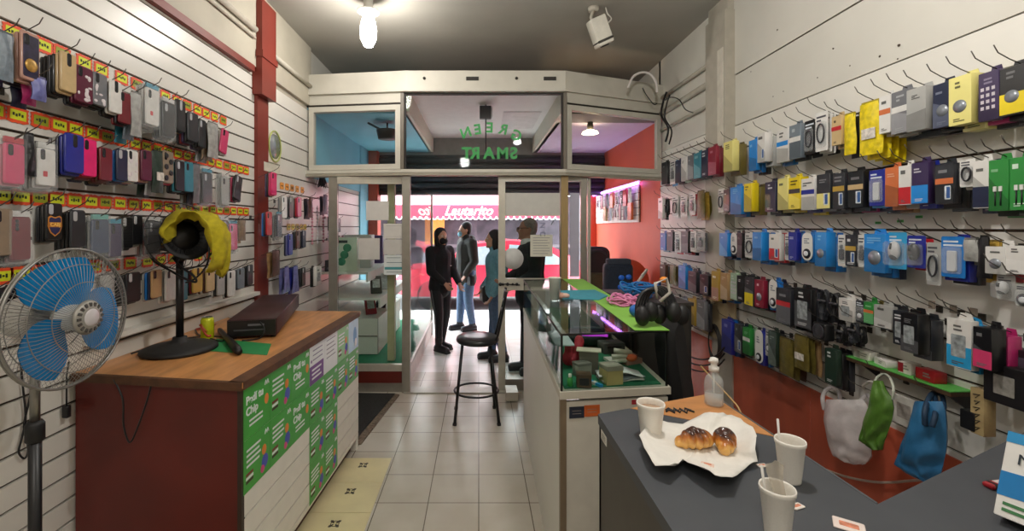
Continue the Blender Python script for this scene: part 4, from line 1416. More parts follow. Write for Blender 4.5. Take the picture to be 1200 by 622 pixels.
row('R', 'third', 0, [
    (1188, 1212, 288, 321, TK, 'white', '', ['red']),
    (1163, 1186, 289, 321, TK, 'white', 'dial', ['red']),
    (1145, 1163, 278, 326, Pn, 'black', 'taper', ['gold']),
    (1130, 1146, 281, 306, Pn, 'silver', '', ['clear']),
    (1103, 1131, 277, 325, CD, 'blue', 'strip', ['royal blue', 'charcoal'], BX),
    (1086, 1103, 284, 334, CD, 'clear', 'coil', []),
    (1063, 1085, 276, 314, CD, 'royal blue', 'mouse', ['red'], CD),
    (1040, 1063, 272, 315, CD, 'sky blue', 'mouse white', []),
    (1016, 1041, 274, 319, BX, 'bright blue', 'dial', ['blue', 'navy']),
    (1006, 1016, 275, 313, CD, 'white', '', ['white'], CD),
    (994, 1006, 275, 312, BX, 'charcoal', 'acc:gold pic', ['white']),
    (982, 993, 275, 312, CD, 'white', '', ['white'], CD),
    (960, 974, 272, 312, TK, 'bright blue', 'dial', ['blue']),
    (937, 955, 272, 305, LP, 'white', '', ['blue', 'navy'], BX),
    (927, 936, 272, 305, BX, 'royal blue', '', ['blue']),
    (920, 927, 274, 305, CD, 'white', '', ['white'], CD),
    (904, 916, 274, 305, BX, 'white', 'acc:red low pic', ['red', 'navy']),
    (886, 897, 272, 305, TK, 'bright blue', '', ['blue']),
    (873, 885, 273, 302, CD, 'white', 'coil', ['white', 'white'], CD),
    (866, 872, 273, 302, BX, 'black', '', ['charcoal']),
    (855, 865, 272, 298, LP, 'white', '', ['navy'], BX),
    (845, 855, 273, 300, BX, 'bright blue', '', ['navy', 'blue']),
], 'goods on the third row of the wall over red panelling')
row('R', 'fourth', 0, [
    (1190, 1212, 333, 360, CD, 'clear', 'disc', []),
    (1168, 1190, 322, 352, CD, 'clear', 'mouse white', []),
    (1062, 1083, 367, 413, TK, 'black', 'window', ['charcoal']),
    (1051, 1063, 364, 404, BX, 'charcoal', 'window', ['black']),
    (1028, 1048, 358, 384, BX, 'silver', '', ['charcoal', 'black']),
    (1016, 1027, 354, 379, BX, 'green', 'acc:orange', ['olive']),
    (1003, 1015, 352, 378, CD, 'charcoal', 'disc dark', ['black'], CD),
    (986, 1003, 350, 376, BX, 'white', 'window', ['white']),
    (974, 987, 340, 378, 'cord', 'black', '', ['black']),
    (960, 974, 336, 375, 'cord', 'charcoal', '', ['black']),
    (957, 973, 378, 398, 'speaker', 'black', '', []),
    (980, 994, 378, 402, 'cord', 'black', '', ['charcoal']),
    (996, 1008, 376, 402, 'cord', 'charcoal', '', ['black']),
    (934, 953, 338, 384, BX, 'black', 'window', ['charcoal', 'black']),
    (912, 929, 338, 379, BX, 'charcoal', 'acc:red', ['black', 'charcoal']),
    (898, 914, 327, 361, LP, 'white', '', ['blue', 'navy'], BX),
    (887, 897, 328, 360, BX, 'crimson', 'dial', ['black', 'crimson']),
    (875, 885, 325, 358, BX, 'charcoal', 'acc:yellow low', ['charcoal', 'pale green']),
    (866, 874, 323, 352, BX, 'black', '', ['charcoal', 'dark green']),
    (858, 866, 320, 351, BX, 'pale green', 'grid', ['charcoal']),
    (848, 856, 320, 351, TK, 'tan', '', ['blue']),
    (836, 844, 318, 352, BX, 'gold', 'acc:rose_gold low', ['navy']),
], 'goods on the fourth row of the wall over red panelling')
row('R', 'fifth', 0, [
    (1148, 1171, 384, 432, TK, 'black', 'acc:pink low', ['magenta']),
    (1114, 1142, 374, 431, BX, 'white', 'window acc:sky_blue low', ['sky blue']),
    (970, 983, 409, 450, BX, 'dark green', '', ['black', 'charcoal']),
    (931, 948, 394, 433, Pn, 'olive', 'label', ['olive', 'tan']),
    (913, 930, 397, 439, Pn, 'olive', '', ['olive', 'brown']),
    (903, 912, 388, 428, BX, 'dark green', '', ['charcoal']),
    (897, 906, 386, 418, CD, 'silver', 'disc', ['charcoal'], CD),
    (882, 897, 386, 425, LP, 'white', '', ['royal blue', 'blue'], BX),
    (873, 881, 384, 415, BX, 'green', 'acc:white', ['pale green']),
    (863, 871, 380, 413, BX, 'charcoal', 'pic', ['navy', 'black']),
    (847, 860, 375, 413, BX, 'royal blue', '', ['blue', 'navy']),
], 'goods on the fifth row of the wall over red panelling')
ZR = 'wall past the grey pillar'
RG = 'goods on the wall past the grey pillar'
row('R', 'top', 0, [
    (832, 841, 172, 205, BX, 'crimson', '', ['dark red']),
    (824, 831, 176, 207, BX, 'navy', '', ['black']),
    (815, 823, 179, 209, BX, 'teal', '', ['dark green']),
    (808, 814, 182, 210, BX, 'grey', '', ['charcoal']),
    (800, 806, 184, 212, BX, 'white', '', ['pale green']),
    (793, 799, 188, 214, BX, 'navy', '', ['black']),
    (785, 792, 187, 216, CD, 'white', '', ['sky blue'], CD),
    (777, 784, 190, 216, BX, 'black', '', ['charcoal']),
], RG, ZR)
row('R', 'second', 0, [
    (816, 827, 224, 256, Pn, 'olive', '', ['gold', 'olive']),
    (808, 815, 226, 252, CD, 'white', '', ['red'], CD),
    (797, 806, 228, 254, CD, 'white', '', ['white'], CD),
    (787, 796, 229, 255, CD, 'white', 'coil', ['white'], CD),
    (779, 786, 230, 255, 'cord', 'black', '', []),
    (773, 778, 232, 256, BX, 'white', '', ['grey']),
], RG, ZR)
row('R', 'third', 0, [
    (817, 826, 271, 294, CD, 'clear', '', ['grey'], CD),
    (809, 816, 271, 295, CD, 'white', '', ['white'], CD),
    (800, 808, 271, 296, BX, 'black', '', ['red', 'black']),
    (791, 798, 272, 296, CD, 'white', 'strip', ['red'], CD),
    (783, 790, 272, 294, BX, 'charcoal', '', ['silver']),
    (775, 782, 273, 293, BX, 'blue', '', ['teal']),
], RG, ZR)
row('R', 'fourth', 0, [
    (820, 834, 322, 345, BX, 'black', 'pic', ['charcoal']),
    (808, 818, 318, 342, BX, 'charcoal', '', ['navy']),
    (796, 806, 311, 338, BX, 'bright blue', '', ['blue']),
    (784, 793, 311, 333, Pn, 'olive', '', ['olive', 'gold']),
    (775, 781, 310, 330, BX, 'brown', '', ['charcoal']),
], RG, ZR)
row('R', 'bottom', 0, [
    (818, 828, 352, 385, BX, 'grey', '', ['charcoal']),
    (808, 816, 350, 380, BX, 'gold', '', ['brown', 'charcoal']),
    (797, 806, 350, 378, BX, 'steel', '', ['navy']),
    (786, 794, 346, 372, CD, 'white', '', ['orange'], CD),
    (777, 784, 342, 366, BX, 'blue', '', ['teal']),
], RG, ZR)
# ------------------------------------------------------------------ lamps and ceiling gear
def bulb(loc, label, strength, r=.05):
    t = thing('ceiling_bulb', label, 'bulb', loc)
    b = MB(); b.lathe([(.001, -.06), (.085, -.066), (.085, -.058), (.035, -.03), (.035, .062), (.001, .062)], M('#d8d5cc', .4), 24); b.obj('lamp_holder', t)  # holder with a wide cap added to keep bulb light off the ceiling
    b = MB(); b.lathe([(.001, -.34), (r * .55, -.325), (r * .95, -.27), (r, -.2), (r * .8, -.13), (r * .5, -.08), (.03, -.062)], M('#fffaf2', .3, emit=strength, vary=0), 20); b.obj('glowing_globe', t)
bulb((-.85, 3.42, 3.32), 'glaring white bulb hanging from the ceiling near the red pillar', 105, .062)

t = thing('security_camera', 'white security camera hanging from the ceiling by a bracket', 'camera', (.93, 3.60, CEIL))
b = MB(); b.lathe([(.001, -.03), (.04, -.03), (.045, 0), (.001, 0)], GREYP, 16); b.tube([(0, 0, -.02), (-.02, 0, -.08), (0, -.03, -.16)], .013, GREYP, 8); b.obj('bracket', t)
mt = Matrix.Translation((.045, -.03, -.21)) @ Matrix.Rotation(R(-24), 4, 'Y') @ Matrix.Rotation(R(12), 4, 'X')
b = MB(); b.rbox(.13, .22, .12, .012, M('#d6d2c6', .4), mt, c=(0, 0, 0), ch=.006); b.obj('body', t)
b = MB(); b.rbox(.136, .02, .126, .012, M('#3b3833', .5), mt, c=(0, 0, -.075)); b.obj('dark_joint', t)
b = MB(); b.lathe([(.001, 0), (.035, 0), (.04, .012), (.03, .014)], BLACKM, 16, mt @ Matrix.Translation((0, 0, -.118)) ); b.obj('lens', t)
b = MB(); b.tube(smooth_path([(.10, 0, 0), (.11, -.02, -.06), (.13, -.05, -.12), (.07, -.06, -.17)]), .006, M('#cfcac0', .5), 6); b.obj('lead', t)

b = MB()
pts = [W(x, y, 4.25) for x, y in ((736, 103), (742, 90), (752, 85), (762, 87), (769, 97), (770, 108))]
b.tube(smooth_path(pts), .012, M('#cfcac6', .4), 8)
tag(b.obj('looped_cable'), 'thick white cable looping above the top beam of the shopfront', 'cable')
for k, (pp, lab) in enumerate(((((781, 108), (777, 120), (775, 135), (783, 150), (780, 166)), 'black cable bundle running down the corner by the pink porch window'),
                               (((778, 118), (786, 114), (796, 117), (803, 128), (812, 132)), 'thin black cable arching from the shopfront corner to the wall pipes'),
                               (((753, 103), (758, 112), (766, 122), (770, 121)), 'short thin black cable hanging off the beam end below the white loop'))):
    b = MB(); b.tube(smooth_path([on_x(x, y, 1.86) if k < 2 else W(x, y, 4.5) for x, y in pp]), .011 if k == 0 else .005, BLACKM, 6)
    if k == 0: b.tube(smooth_path([on_x(x + 4, y + 3, 1.85) for x, y in pp]), .008, BLACKM, 6)
    tag(b.obj('cable'), lab, 'cable')

# ------------------------------------------------------------------ fans
FX, FY, FZ, FR = -1.277, 1.387, 1.318, .213
t = thing('pedestal_fan', 'tall pedestal fan with blue blades and wire guard beside the red end of the counter', 'fan', (FX - .09, FY, 0))
fm_ = Matrix.Translation((.09, 0, FZ)) @ Matrix.Rotation(R(90), 4, 'Z') @ Matrix.Rotation(R(0), 4, 'X')
GW = M('#8f8d88', .35, .6, vary=.1)
def guard(name, y0, ymid, front):
    b = MB()
    def yy(r): return y0 + (ymid - y0) * (r / FR) ** 3
    nw = 84
    for k in range(nw):
        a = 2 * math.pi * k / nw
        b.tube([(r * math.cos(a + (.35 if front else -.2) * (1 - r / FR)), yy(r), r * math.sin(a + (.35 if front else -.2) * (1 - r / FR))) for r in (.052, .10, .15, .19, FR)], .0008, GW, 4, caps=False)
    for r in (.11, .165): b.tube([(r * math.cos(6.283 * i / 40), yy(r), r * math.sin(6.283 * i / 40)) for i in range(40)], .0014, GW, 5, closed=True)
    b.tube([(FR * math.cos(6.283 * i / 56), ymid, FR * math.sin(6.283 * i / 56)) for i in range(56)], .0045 if front else .003, GW, 6, closed=True)
    o = b.obj(name, t); o.matrix_basis = fm_
    return o
guard('front_guard', -.055, -.004, True)
guard('rear_guard', .055, .006, False)
b = MB(); mx = Matrix.Rotation(R(90), 4, 'X')
b.lathe([(.028, .068), (.046, .062), (.054, .054), (.05, .050), (.030, .056)], M('#9d9a92', .4, .3), 28, mx)
for k in range(16):
    a = 6.283 * k / 16; b.box((-.004, -.066, .034), (.004, -.058, .046), M('#4c4a46', .5), Matrix.Rotation(a, 4, 'Y'))
o = b.obj('guard_badge_ring', t); o.matrix_basis = fm_
b = MB(); b.lathe([(.001, .072), (.022, .071), (.03, .066), (.03, .055), (.001, .055)], M('#c9c4c6', .35), 24, mx)
o = b.obj('badge', t); o.matrix_basis = fm_
BLUEB = M('#157fbe', .25, vary=.1, coat=.3)
for k in range(3):
    b = MB(); v, f = [], []
    a0 = R(100 + 120 * k)
    NR, NA = 8, 8
    for i in range(NR + 1):
        rr = .035 + (.188 - .035) * i / NR
        half = R(17 + 34 * math.sin(math.pi * min(1, .25 + .62 * i / NR)))
        for j in range(NA + 1):
            s = j / NA * 2 - 1
            a = a0 + s * half + R(10) * i / NR
            v.append((rr * math.cos(a), s * .020 * (.6 + .4 * i / NR), rr * math.sin(a)))
    for i in range(NR):
        for j in range(NA):
            q = i * (NA + 1) + j; f.append((q, q + 1, q + NA + 2, q + NA + 1))
    n0 = len(v)
    v += [(p[0], p[1] + .0025, p[2]) for p in v[:n0]]
    f += [tuple(n0 + i for i in q[::-1]) for q in f]
    b.add(v, f, BLUEB, True)
    o = b.obj('blade', t); o.matrix_basis = fm_
b = MB(); b.lathe([(.001, -.03), (.036, -.03), (.040, -.012), (.040, .025), (.028, .036), (.001, .038)], M('#c8c8c6', .3), 24, mx)
o = b.obj('hub', t); o.matrix_basis = fm_
b = MB(); b.lathe([(.001, -.20), (.04, -.195), (.062, -.16), (.068, -.10), (.062, -.06), (.001, -.058)], M('#a8a5a0', .4), 24, mx)
o = b.obj('motor_housing', t); o.matrix_basis = fm_
b = MB(); b.tube([(-.02, 0, 1.16), (-.02, 0, FZ - .05)], .016, M('#8f8d88', .3, .6), 12); b.tube([(-.02, 0, .98), (-.02, 0, 1.2)], .013, STEEL, 12); b.obj('upper_pole', t)
b = MB(); b.tube([(-.02, 0, .05), (-.02, 0, .98)], .0165, BLACKM, 14); b.obj('lower_pole', t)
b = MB(); b.lathe([(.02, .93), (.024, .935), (.024, .985), (.018, .995)], M('#101012', .5), 16, Matrix.Translation((-.02, 0, 0))); b.obj('clamp_collar', t)
b = MB(); b.lathe([(.001, 0), (.19, 0), (.195, .012), (.12, .035), (.03, .06), (.001, .06)], BLACKM, 32, Matrix.Translation((-.02, 0, 0))); b.obj('base', t)

# black fan without front guard on the counter
bx, by = -1.475, 2.19
t = thing('pedestal_fan', 'black fan stand with bare bent wires on the wooden counter top, holding a yellow cloth', 'fan', (bx, by, LTOP))
b = MB()
b.lathe([(.001, .0), (.158, 0), (.166, .008), (.164, .018), (.14, .028), (.06, .045), (.035, .052), (.03, .07), (.001, .07)], M('#1b1b1c', .6, vary=.3, scale=30), 40)
for k in range(10):
    a = 6.283 * k / 10
    b.box((-.011, .06, .0265), (.011, .13, .033), M('#060607', .8), Matrix.Rotation(a, 4, 'Z') @ Matrix.Rotation(R(-7), 4, 'X'))
b.obj('base', t)
b = MB(); b.tube([(0, 0, .05), (0, 0, .49)], .017, BLACKM, 14); b.obj('pole', t)
b = MB(); b.lathe([(.02, .44), (.026, .45), (.026, .49), (.018, .50)], M('#0e0e10', .5), 16); b.obj('collar', t)
b = MB()
hm = Matrix.Translation((.015, -.01, .565)) @ Matrix.Rotation(R(62), 4, 'Z') @ Matrix.Rotation(R(80), 4, 'X')
b.lathe([(.001, -.15), (.04, -.145), (.062, -.11), (.066, -.04), (.075, .0), (.07, .03), (.03, .05), (.001, .055)], M('#131315', .45), 24, hm)
b.obj('motor_housing', t)
b = MB(); b.lathe([(.07, .02), (.10, .03), (.125, .055), (.12, .058), (.09, .035), (.065, .028)], M('#151517', .5), 24, hm)
for k in range(26):
    a = 6.283 * k / 26; b.tube([(hm @ Vector((r * math.cos(a), r * math.sin(a), z))) for r, z in ((.07, .03), (.115, .05), (.15, .035), (.165, .0))], .0018, BLACKM, 4)
b.tube([hm @ Vector((.165 * math.cos(6.283 * k / 30), .165 * math.sin(6.283 * k / 30), 0)) for k in range(30)], .003, BLACKM, 6, closed=True)
b.obj('rear_guard', t)
b = MB(); b.tube(smooth_path([(0, -.01, .47), (-.06, -.03, .50), (-.12, -.03, .478), (-.10, -.03, .44), (-.02, -.04, .40), (.05, -.05, .365), (.11, -.05, .345), (.10, -.05, .375), (.03, -.04, .42), (-.02, -.02, .46)], 6), .0055, M('#29282a', .35, .5), 8)
b.obj('bent_wire', t)
b = MB(); b.tube(smooth_path([(.15, -.03, .60), (.175, -.05, .5), (.16, -.05, .42), (.10, -.04, .36), (.05, -.03, .34)], 6), .0045, BLACKM, 8); b.obj('cord', t)
# yellow cloth draped over the head
b = MB()
NX, NY = 18, 22
v, f = [], []
for j in range(NY + 1):
    for i in range(NX + 1):
        u, w = i / NX * 2 - 1, j / NY
        ang = R(205 - 245 * w)
        rad = .105 + .03 * math.sin(3.1 * u + 2 * w) * w + (.05 * max(0, w - .55))
        y = u * (.115 + .03 * math.sin(4 * w)) + .012 * math.sin(9 * w + 3 * u)
        fold = .016 * math.sin(9 * u + 7 * w) + .009 * math.sin(19 * u - 9 * w) + .035 * noise.noise(Vector((u * 2.2, w * 5, 1.3))) + .018 * noise.noise(Vector((u * 5, w * 11, 4.1)))
        x = (rad + fold) * math.cos(ang)
        z = (rad * .95 + fold) * math.sin(ang)
        if w > .70: z -= (w - .70) * .32 * (1 + .3 * math.sin(5 * u)); x += .02 * math.sin(8 * u) * (w - .7)
        if w < .16: z += (.16 - w) * .1
        v.append((x, y, z))
for j in range(NY):
    for i in range(NX):
        q = j * (NX + 1) + i; f.append((q, q + 1, q + NX + 2, q + NX + 1))
b.add(v, f, M('#b8a91f', .9, vary=.35, scale=22), True)
o = b.obj('yellow_cloth', None, (bx + .085, by - .02, LTOP + .565), R(25))
sd = o.modifiers.new('thick', 'SOLIDIFY'); sd.thickness = .003
tag(o, 'mustard yellow cloth draped over the head of the black fan', 'cloth')

# ------------------------------------------------------------------ on the long counter
b = MB()
p = [on_h(x, y, LTOP + .001) for x, y in ((241, 411), (254, 397), (318, 403), (313, 416))]
b.slab([(q.x, q.y) for q in p], LTOP + .0008, LTOP + .0025, M('#1f8a4a', .6, vary=.1))
tag(b.obj('green_sheet'), 'dark green sheet on the wooden counter top under the recorder box', 'sheet')
ang = R(15)
t = thing('recorder_box', 'long maroon and black recorder box on the wooden counter top', 'box', (-1.235, 2.42, LTOP + .003), ang)
b = MB(); b.rbox(.25, .095, .92, .006, M('#3a1c1c', .45, vary=.15), c=(0, .46, .058), ch=.003); b.obj('case', t)
b = MB(); b.box((-.118, -.006, .016), (.118, .002, .10), M('#161314', .3)); b.obj('front_panel', t)
b = MB(); b.box((-.09, -.009, .045), (.06, -.005, .052), M('#4a4a4d', .4)); b.box((-.02, -.009, .07), (.06, -.005, .08), M('#6a6a6e', .4)); b.obj('slot', t)
for k in (-1, 1):
    b = MB(); b.lathe([(.001, -.003), (.014, -.003), (.014, .012), (.001, .012)], BLACKM, 12, Matrix.Translation((k * .1, .04, .0))); b.obj('foot', t)
b = MB(); b.tube(smooth_path([(.04, -.01, .09), (.07, -.05, .06), (.06, -.055, .02), (.02, -.04, .003), (-.04, -.05, .004)], 6), .004, BLACKM, 6); b.obj('lead', t)
p = on_h(243, 398, LTOP)
t = thing('drink_can', 'yellow green drink can on the wooden counter top beside the fan base', 'can', (p.x, p.y, LTOP))
b = MB(); b.lathe([(.001, .004), (.024, .0), (.027, .004), (.032, .014), (.032, .108), (.026, .122)], M('#c6cc20', .25, .2, vary=.15, scale=18), 28); b.obj('body', t)
b = MB(); b.lathe([(.026, .122), (.027, .125), (.025, .125), (.024, .121), (.001, .121)], M('#b9b9b6', .25, .9), 28); b.obj('rim', t)
b = MB(); b.tube([(.0323 * math.cos(a), .0323 * math.sin(a), .055 + .03 * math.sin(2 * a)) for a in [R(-150 + 8 * k) for k in range(16)]], .006, M('#c2452a', .4), 6); b.tube([(.0323 * math.cos(a), .0323 * math.sin(a), .09 - .01 * k) for k, a in enumerate([R(-120 + 14 * k) for k in range(5)])], .005, M('#b7572a', .4), 6); b.obj('orange_print', t)
b = MB()
a, c = on_h(257, 386, LTOP + .02), on_h(280, 412, LTOP + .02)
b.tube([a + (c - a) * k for k in (0, .05, .5, .56, .9, 1)], [.010, .014, .015, .019, .021, .016], M('#121214', .4), 10)
tag(b.obj('baton'), 'black baton lying across the dark green sheet on the counter', 'baton')
for k, (x0, y0, x1, y1, col, lab) in enumerate(((257, 363, 275, 360, '#6fae86', 'pale green pen behind the can on the counter top'), (252, 372, 262, 365, '#b9b6ae', 'white pen behind the can on the counter top'), (226, 386, 238, 380, '#a33a2c', 'short red pen between the fan base and the can'))):
    b = MB(); a, c = on_h(x0, y0, LTOP + .006), on_h(x1, y1, LTOP + .006)
    a.x, c.x = max(a.x, -1.67), max(c.x, -1.63)
    b.tube([a, a + (c - a) * .8, c], [.006, .006, .002], M(col, .4), 8)
    tag(b.obj('pen'), lab, 'pen')
b = MB()
pp = [(-1.66, 2.12), (-1.62, 2.35), (-1.52, 2.45), (-1.40, 2.42), (-1.36, 2.35), (-1.46, 2.40), (-1.58, 2.50), (-1.66, 2.60)]
b.tube(smooth_path([(x, y, LTOP + .006 + .004 * (k % 2)) for k, (x, y) in enumerate(pp)], 6), .004, BLACKM, 6)
tag(b.obj('cable'), 'black cable looping on the counter top behind the fan base', 'cable')
b = MB()
pp = [(-1.0, 1.765, LTOP - .03), (-1.01, 1.757, .90), (-1.045, 1.757, .80), (-1.08, 1.757, .73), (-1.105, 1.757, .80), (-1.115, 1.765, .90), (-1.16, 1.775, LTOP - .01)]
b.tube(smooth_path([(x - .33, y + .036, z) for x, y, z in pp], 6), .0035, BLACKM, 6)
tag(b.obj('cable'), 'thin black cable hanging down the dark red counter end', 'cable')
b = MB()
pp = [on_x(x, y, XL + .012) for x, y in ((24, 425), (27, 455), (30, 490), (25, 515), (22, 530), (29, 537), (33, 525), (28, 500), (34, 470), (37, 450), (33, 425))]
b.tube(smooth_path(pp, 5), .0035, BLACKM, 6)
tag(b.obj('cable'), 'looped black cable hanging on the slat wall behind the blue fan pole', 'cable')
t = thing('power_plug', 'black plug hanging on its cord beside the dark red counter end', 'plug', on_x(78, 482, XL + .02))
b = MB(); b.rbox(.025, .05, .02, .005, BLACKM, c=(0, 0, 0)); b.obj('plug_body', t)
b = MB(); b.tube([(0, 0, .02), (0, 0, .14), (.0, .01, .2)], .003, BLACKM, 6); b.obj('cord', t)
# small frame with round lime green edge on the slats past the red pillar
p = on_x(319, 172, XL + .02)
t = thing('wall_mirror', 'round lime edged mirror on a white board past the red pillar', 'mirror', p, R(90))
b = MB(); b.rbox(.30, .26, .012, .004, M('#ded9cb', .5), c=(0, .006, 0)); b.obj('board', t)
b = MB(); b.lathe([(.001, .0), (.10, .0), (.10, .004), (.001, .004)], M('#b6bcc4', .1, .6), 32, Matrix.Translation((.04, 0, .01)) @ Matrix.Rotation(R(90), 4, 'X')); b.obj('glass', t)
b = MB(); b.tube([(.04 + .105 * math.cos(6.283 * k / 36), -.006, .01 + .125 * math.sin(6.283 * k / 36)) for k in range(36)], .006, M('#b3bd6a', .4), 8, closed=True); b.obj('lime_rim', t)
b = MB(); b.box((-.15, -.006, -.21), (.13, .008, -.14), M('#d8d2c2', .5)); b.obj('white_card', t)
# bunch of black straps and pinkish bead strings next to the showcase
p = on_x(377, 214, XL + .07)
b = MB()
for k in range(60):
    a, c = rnd.random() * 6.283, rnd.random()
    d = Vector((.05 * math.cos(a) * c, .11 * math.sin(a) * c, .02 + .05 * rnd.random()))
    b.tube([(0, 0, .02), d * .6 + Vector((0, 0, .02)), d + Vector((0, 0, -.07))], .004, M('#121619', .7), 4)
tag(b.obj('strap_bunch', None, p), 'shaggy bunch of black straps hanging beside the showcase frame', 'straps')
for n, px in enumerate((366, 372, 379, 385)):
    p = on_x(px, 244, XL + .03)
    b = MB()
    for k in range(11): b.ell((0, 0, -.035 * k), (.012, .012, .016), M(('#d9a0ab', '#d7d0d2', '#c98d9a', '#cfc8d8')[n], .35), 8)
    b.tube([(0, 0, .03), (0, 0, -.37)], .002, WIRE, 4)
    tag(b.obj('bead_string', None, p), '%s string of pale pink beads by the showcase frame, counted from the red pillar' % ORD[n + 1], 'beads', 'bead strings by the showcase frame')

# ------------------------------------------------------------------ desk: foam cups, paper with pastries, bottle and bits
FOAM = M('#e6e2da', .6, vary=.03, bump=.05, scale=300)
def cup(px, py, label, r=.036, h=.098, fill=None, extra=()):
    p = on_h(px, py, KH)
    t = thing('foam_cup', label, 'cup', (p.x, p.y, KH))
    b = MB()
    b.lathe([(.001, .0), (r * .70, .0), (r * .72, .004), (r * .97, h - .012), (r * 1.03, h - .010), (r * 1.05, h - .004), (r * 1.02, h), (r * .96, h - .003), (r * .94, h - .014), (r * .70, .008), (.001, .008)], FOAM, 36)
    b.obj('cup_body', t)
    if fill:
        z = fill[1]; rr = r * (.70 + .24 * (z / h))
        b = MB(); b.lathe([(.001, z - .002), (rr, z - .002), (rr, z), (.001, z + .0005)], M(fill[0], .15, vary=.05), 32); b.obj('milky_tea', t)
    return t, p
cup(762.5, 511, 'foam cup of milky tea at the far corner of the dark desk', .0375, .098, ('#c9a98c', .080))
t, p = cup(926, 563, 'foam cup with a straw on the dark desk, right of the pastries', .031, .098, ('#b89470', .03))
b = MB(); b.tube([(-.01, .015, .01), (-.012, .026, .135)], .0025, M('#e3e0da', .4), 6)
tag(b.obj('stirrer', None, (p.x, p.y, KH)), 'white stirrer standing in the foam cup next to the pastries', 'stirrer')
p3 = W(911, 576, .86); p3.z = KH
t = thing('foam_cup', 'nearest foam cup with a crumpled wrapper and stirrer inside', 'cup', p3)
b = MB(); r, h = .030, .098
b.lathe([(.001, .0), (r * .70, .0), (r * .72, .004), (r * .97, h - .012), (r * 1.03, h - .010), (r * 1.05, h - .004), (r * 1.02, h), (r * .96, h - .003), (r * .94, h - .014), (r * .70, .008), (.001, .008)], FOAM, 36); b.obj('cup_body', t)
b = MB(); b.tube([(-.008, .01, .012), (-.018, .02, .128)], .0025, M('#e3e0da', .4), 6)
tag(b.obj('stirrer', None, p3), 'white stirrer standing in the nearest foam cup', 'stirrer')
b = MB(); v, f = [], []
for j in range(9):
    for i in range(5):
        u, w = i / 4 - .5, j / 8
        v.append((u * (.020 + .012 * w) + .006 * math.sin(5 * w), .004 * math.sin(9 * u + 6 * w) + .006 * w, .02 + .125 * w - .02 * abs(u) * w))
for j in range(8):
    for i in range(4): q = j * 5 + i; f.append((q, q + 1, q + 6, q + 5))
b.add(v, f, M('#cfc6b6', .25, trans=.35, vary=.1), True)
tag(b.obj('wrapper', None, (p3.x + .006, p3.y + .002, KH)), 'crumpled translucent wrapper sticking out of the nearest foam cup', 'wrapper')

# crumpled white paper under the pastries
outl = [(749, 511), (760, 502), (774, 494), (800, 497), (820, 487), (837, 483.5), (852, 487), (868, 492), (880, 500), (887, 511), (885, 526), (888, 541), (873, 550), (858, 562), (838, 557), (818, 547), (800, 541), (785, 548), (768, 546), (758, 532)]
pp = [on_h(x, y, KH) for x, y in outl]
c0 = sum(pp, Vector((0, 0, 0))) / len(pp)
raise_ = [.034, .024, .012, .006, .016, .036, .016, .024, .030, .040, .040, .014, .006, .034, .044, .040, .026, .036, .030, .034]
b = MB(); v, f = [], []
n = len(pp)
NS = 9
for j in range(NS + 1):
    t_ = j / NS
    for i in range(n * 3):
        k, fr = i // 3, (i % 3) / 3
        q = pp[k] * (1 - fr) + pp[(k + 1) % n] * fr
        hh = raise_[k] * (1 - fr) + raise_[(k + 1) % n] * fr
        # the outline was read at the raised edge: pull it towards the eye line
        q = Vector((q.x, q.y, KH)); q = Vector((0, 0, EYE)) + (q - Vector((0, 0, EYE))) * ((EYE - KH - hh) / (EYE - KH))
        d = q - c0
        z = .0015 + hh * t_ ** 3.0 + .004 * t_ * (1 - t_) * 4 * (.5 + .5 * math.sin(i * 1.7 + 5 * t_)) * .8
        v.append((c0.x + d.x * t_, c0.y + d.y * t_, KH + z + .014 * t_ * max(-.15, noise.noise(Vector((d.x * t_ * 26, d.y * t_ * 26, 2.0)))) + .001))
m = n * 3
for j in range(NS):
    for i in range(m):
        i2 = (i + 1) % m; f.append((j * m + i, j * m + i2, (j + 1) * m + i2, (j + 1) * m + i))
b.add(v, f, M('#e2dfd8', .75, vary=.04, bump=.15, scale=40), True)
o = b.obj('paper_sheet'); sd = o.modifiers.new('thick', 'SOLIDIFY'); sd.thickness = .0008; sd.offset = 1
tag(o, 'crumpled sheet of white bakery paper on the dark desk under the pastries', 'paper')

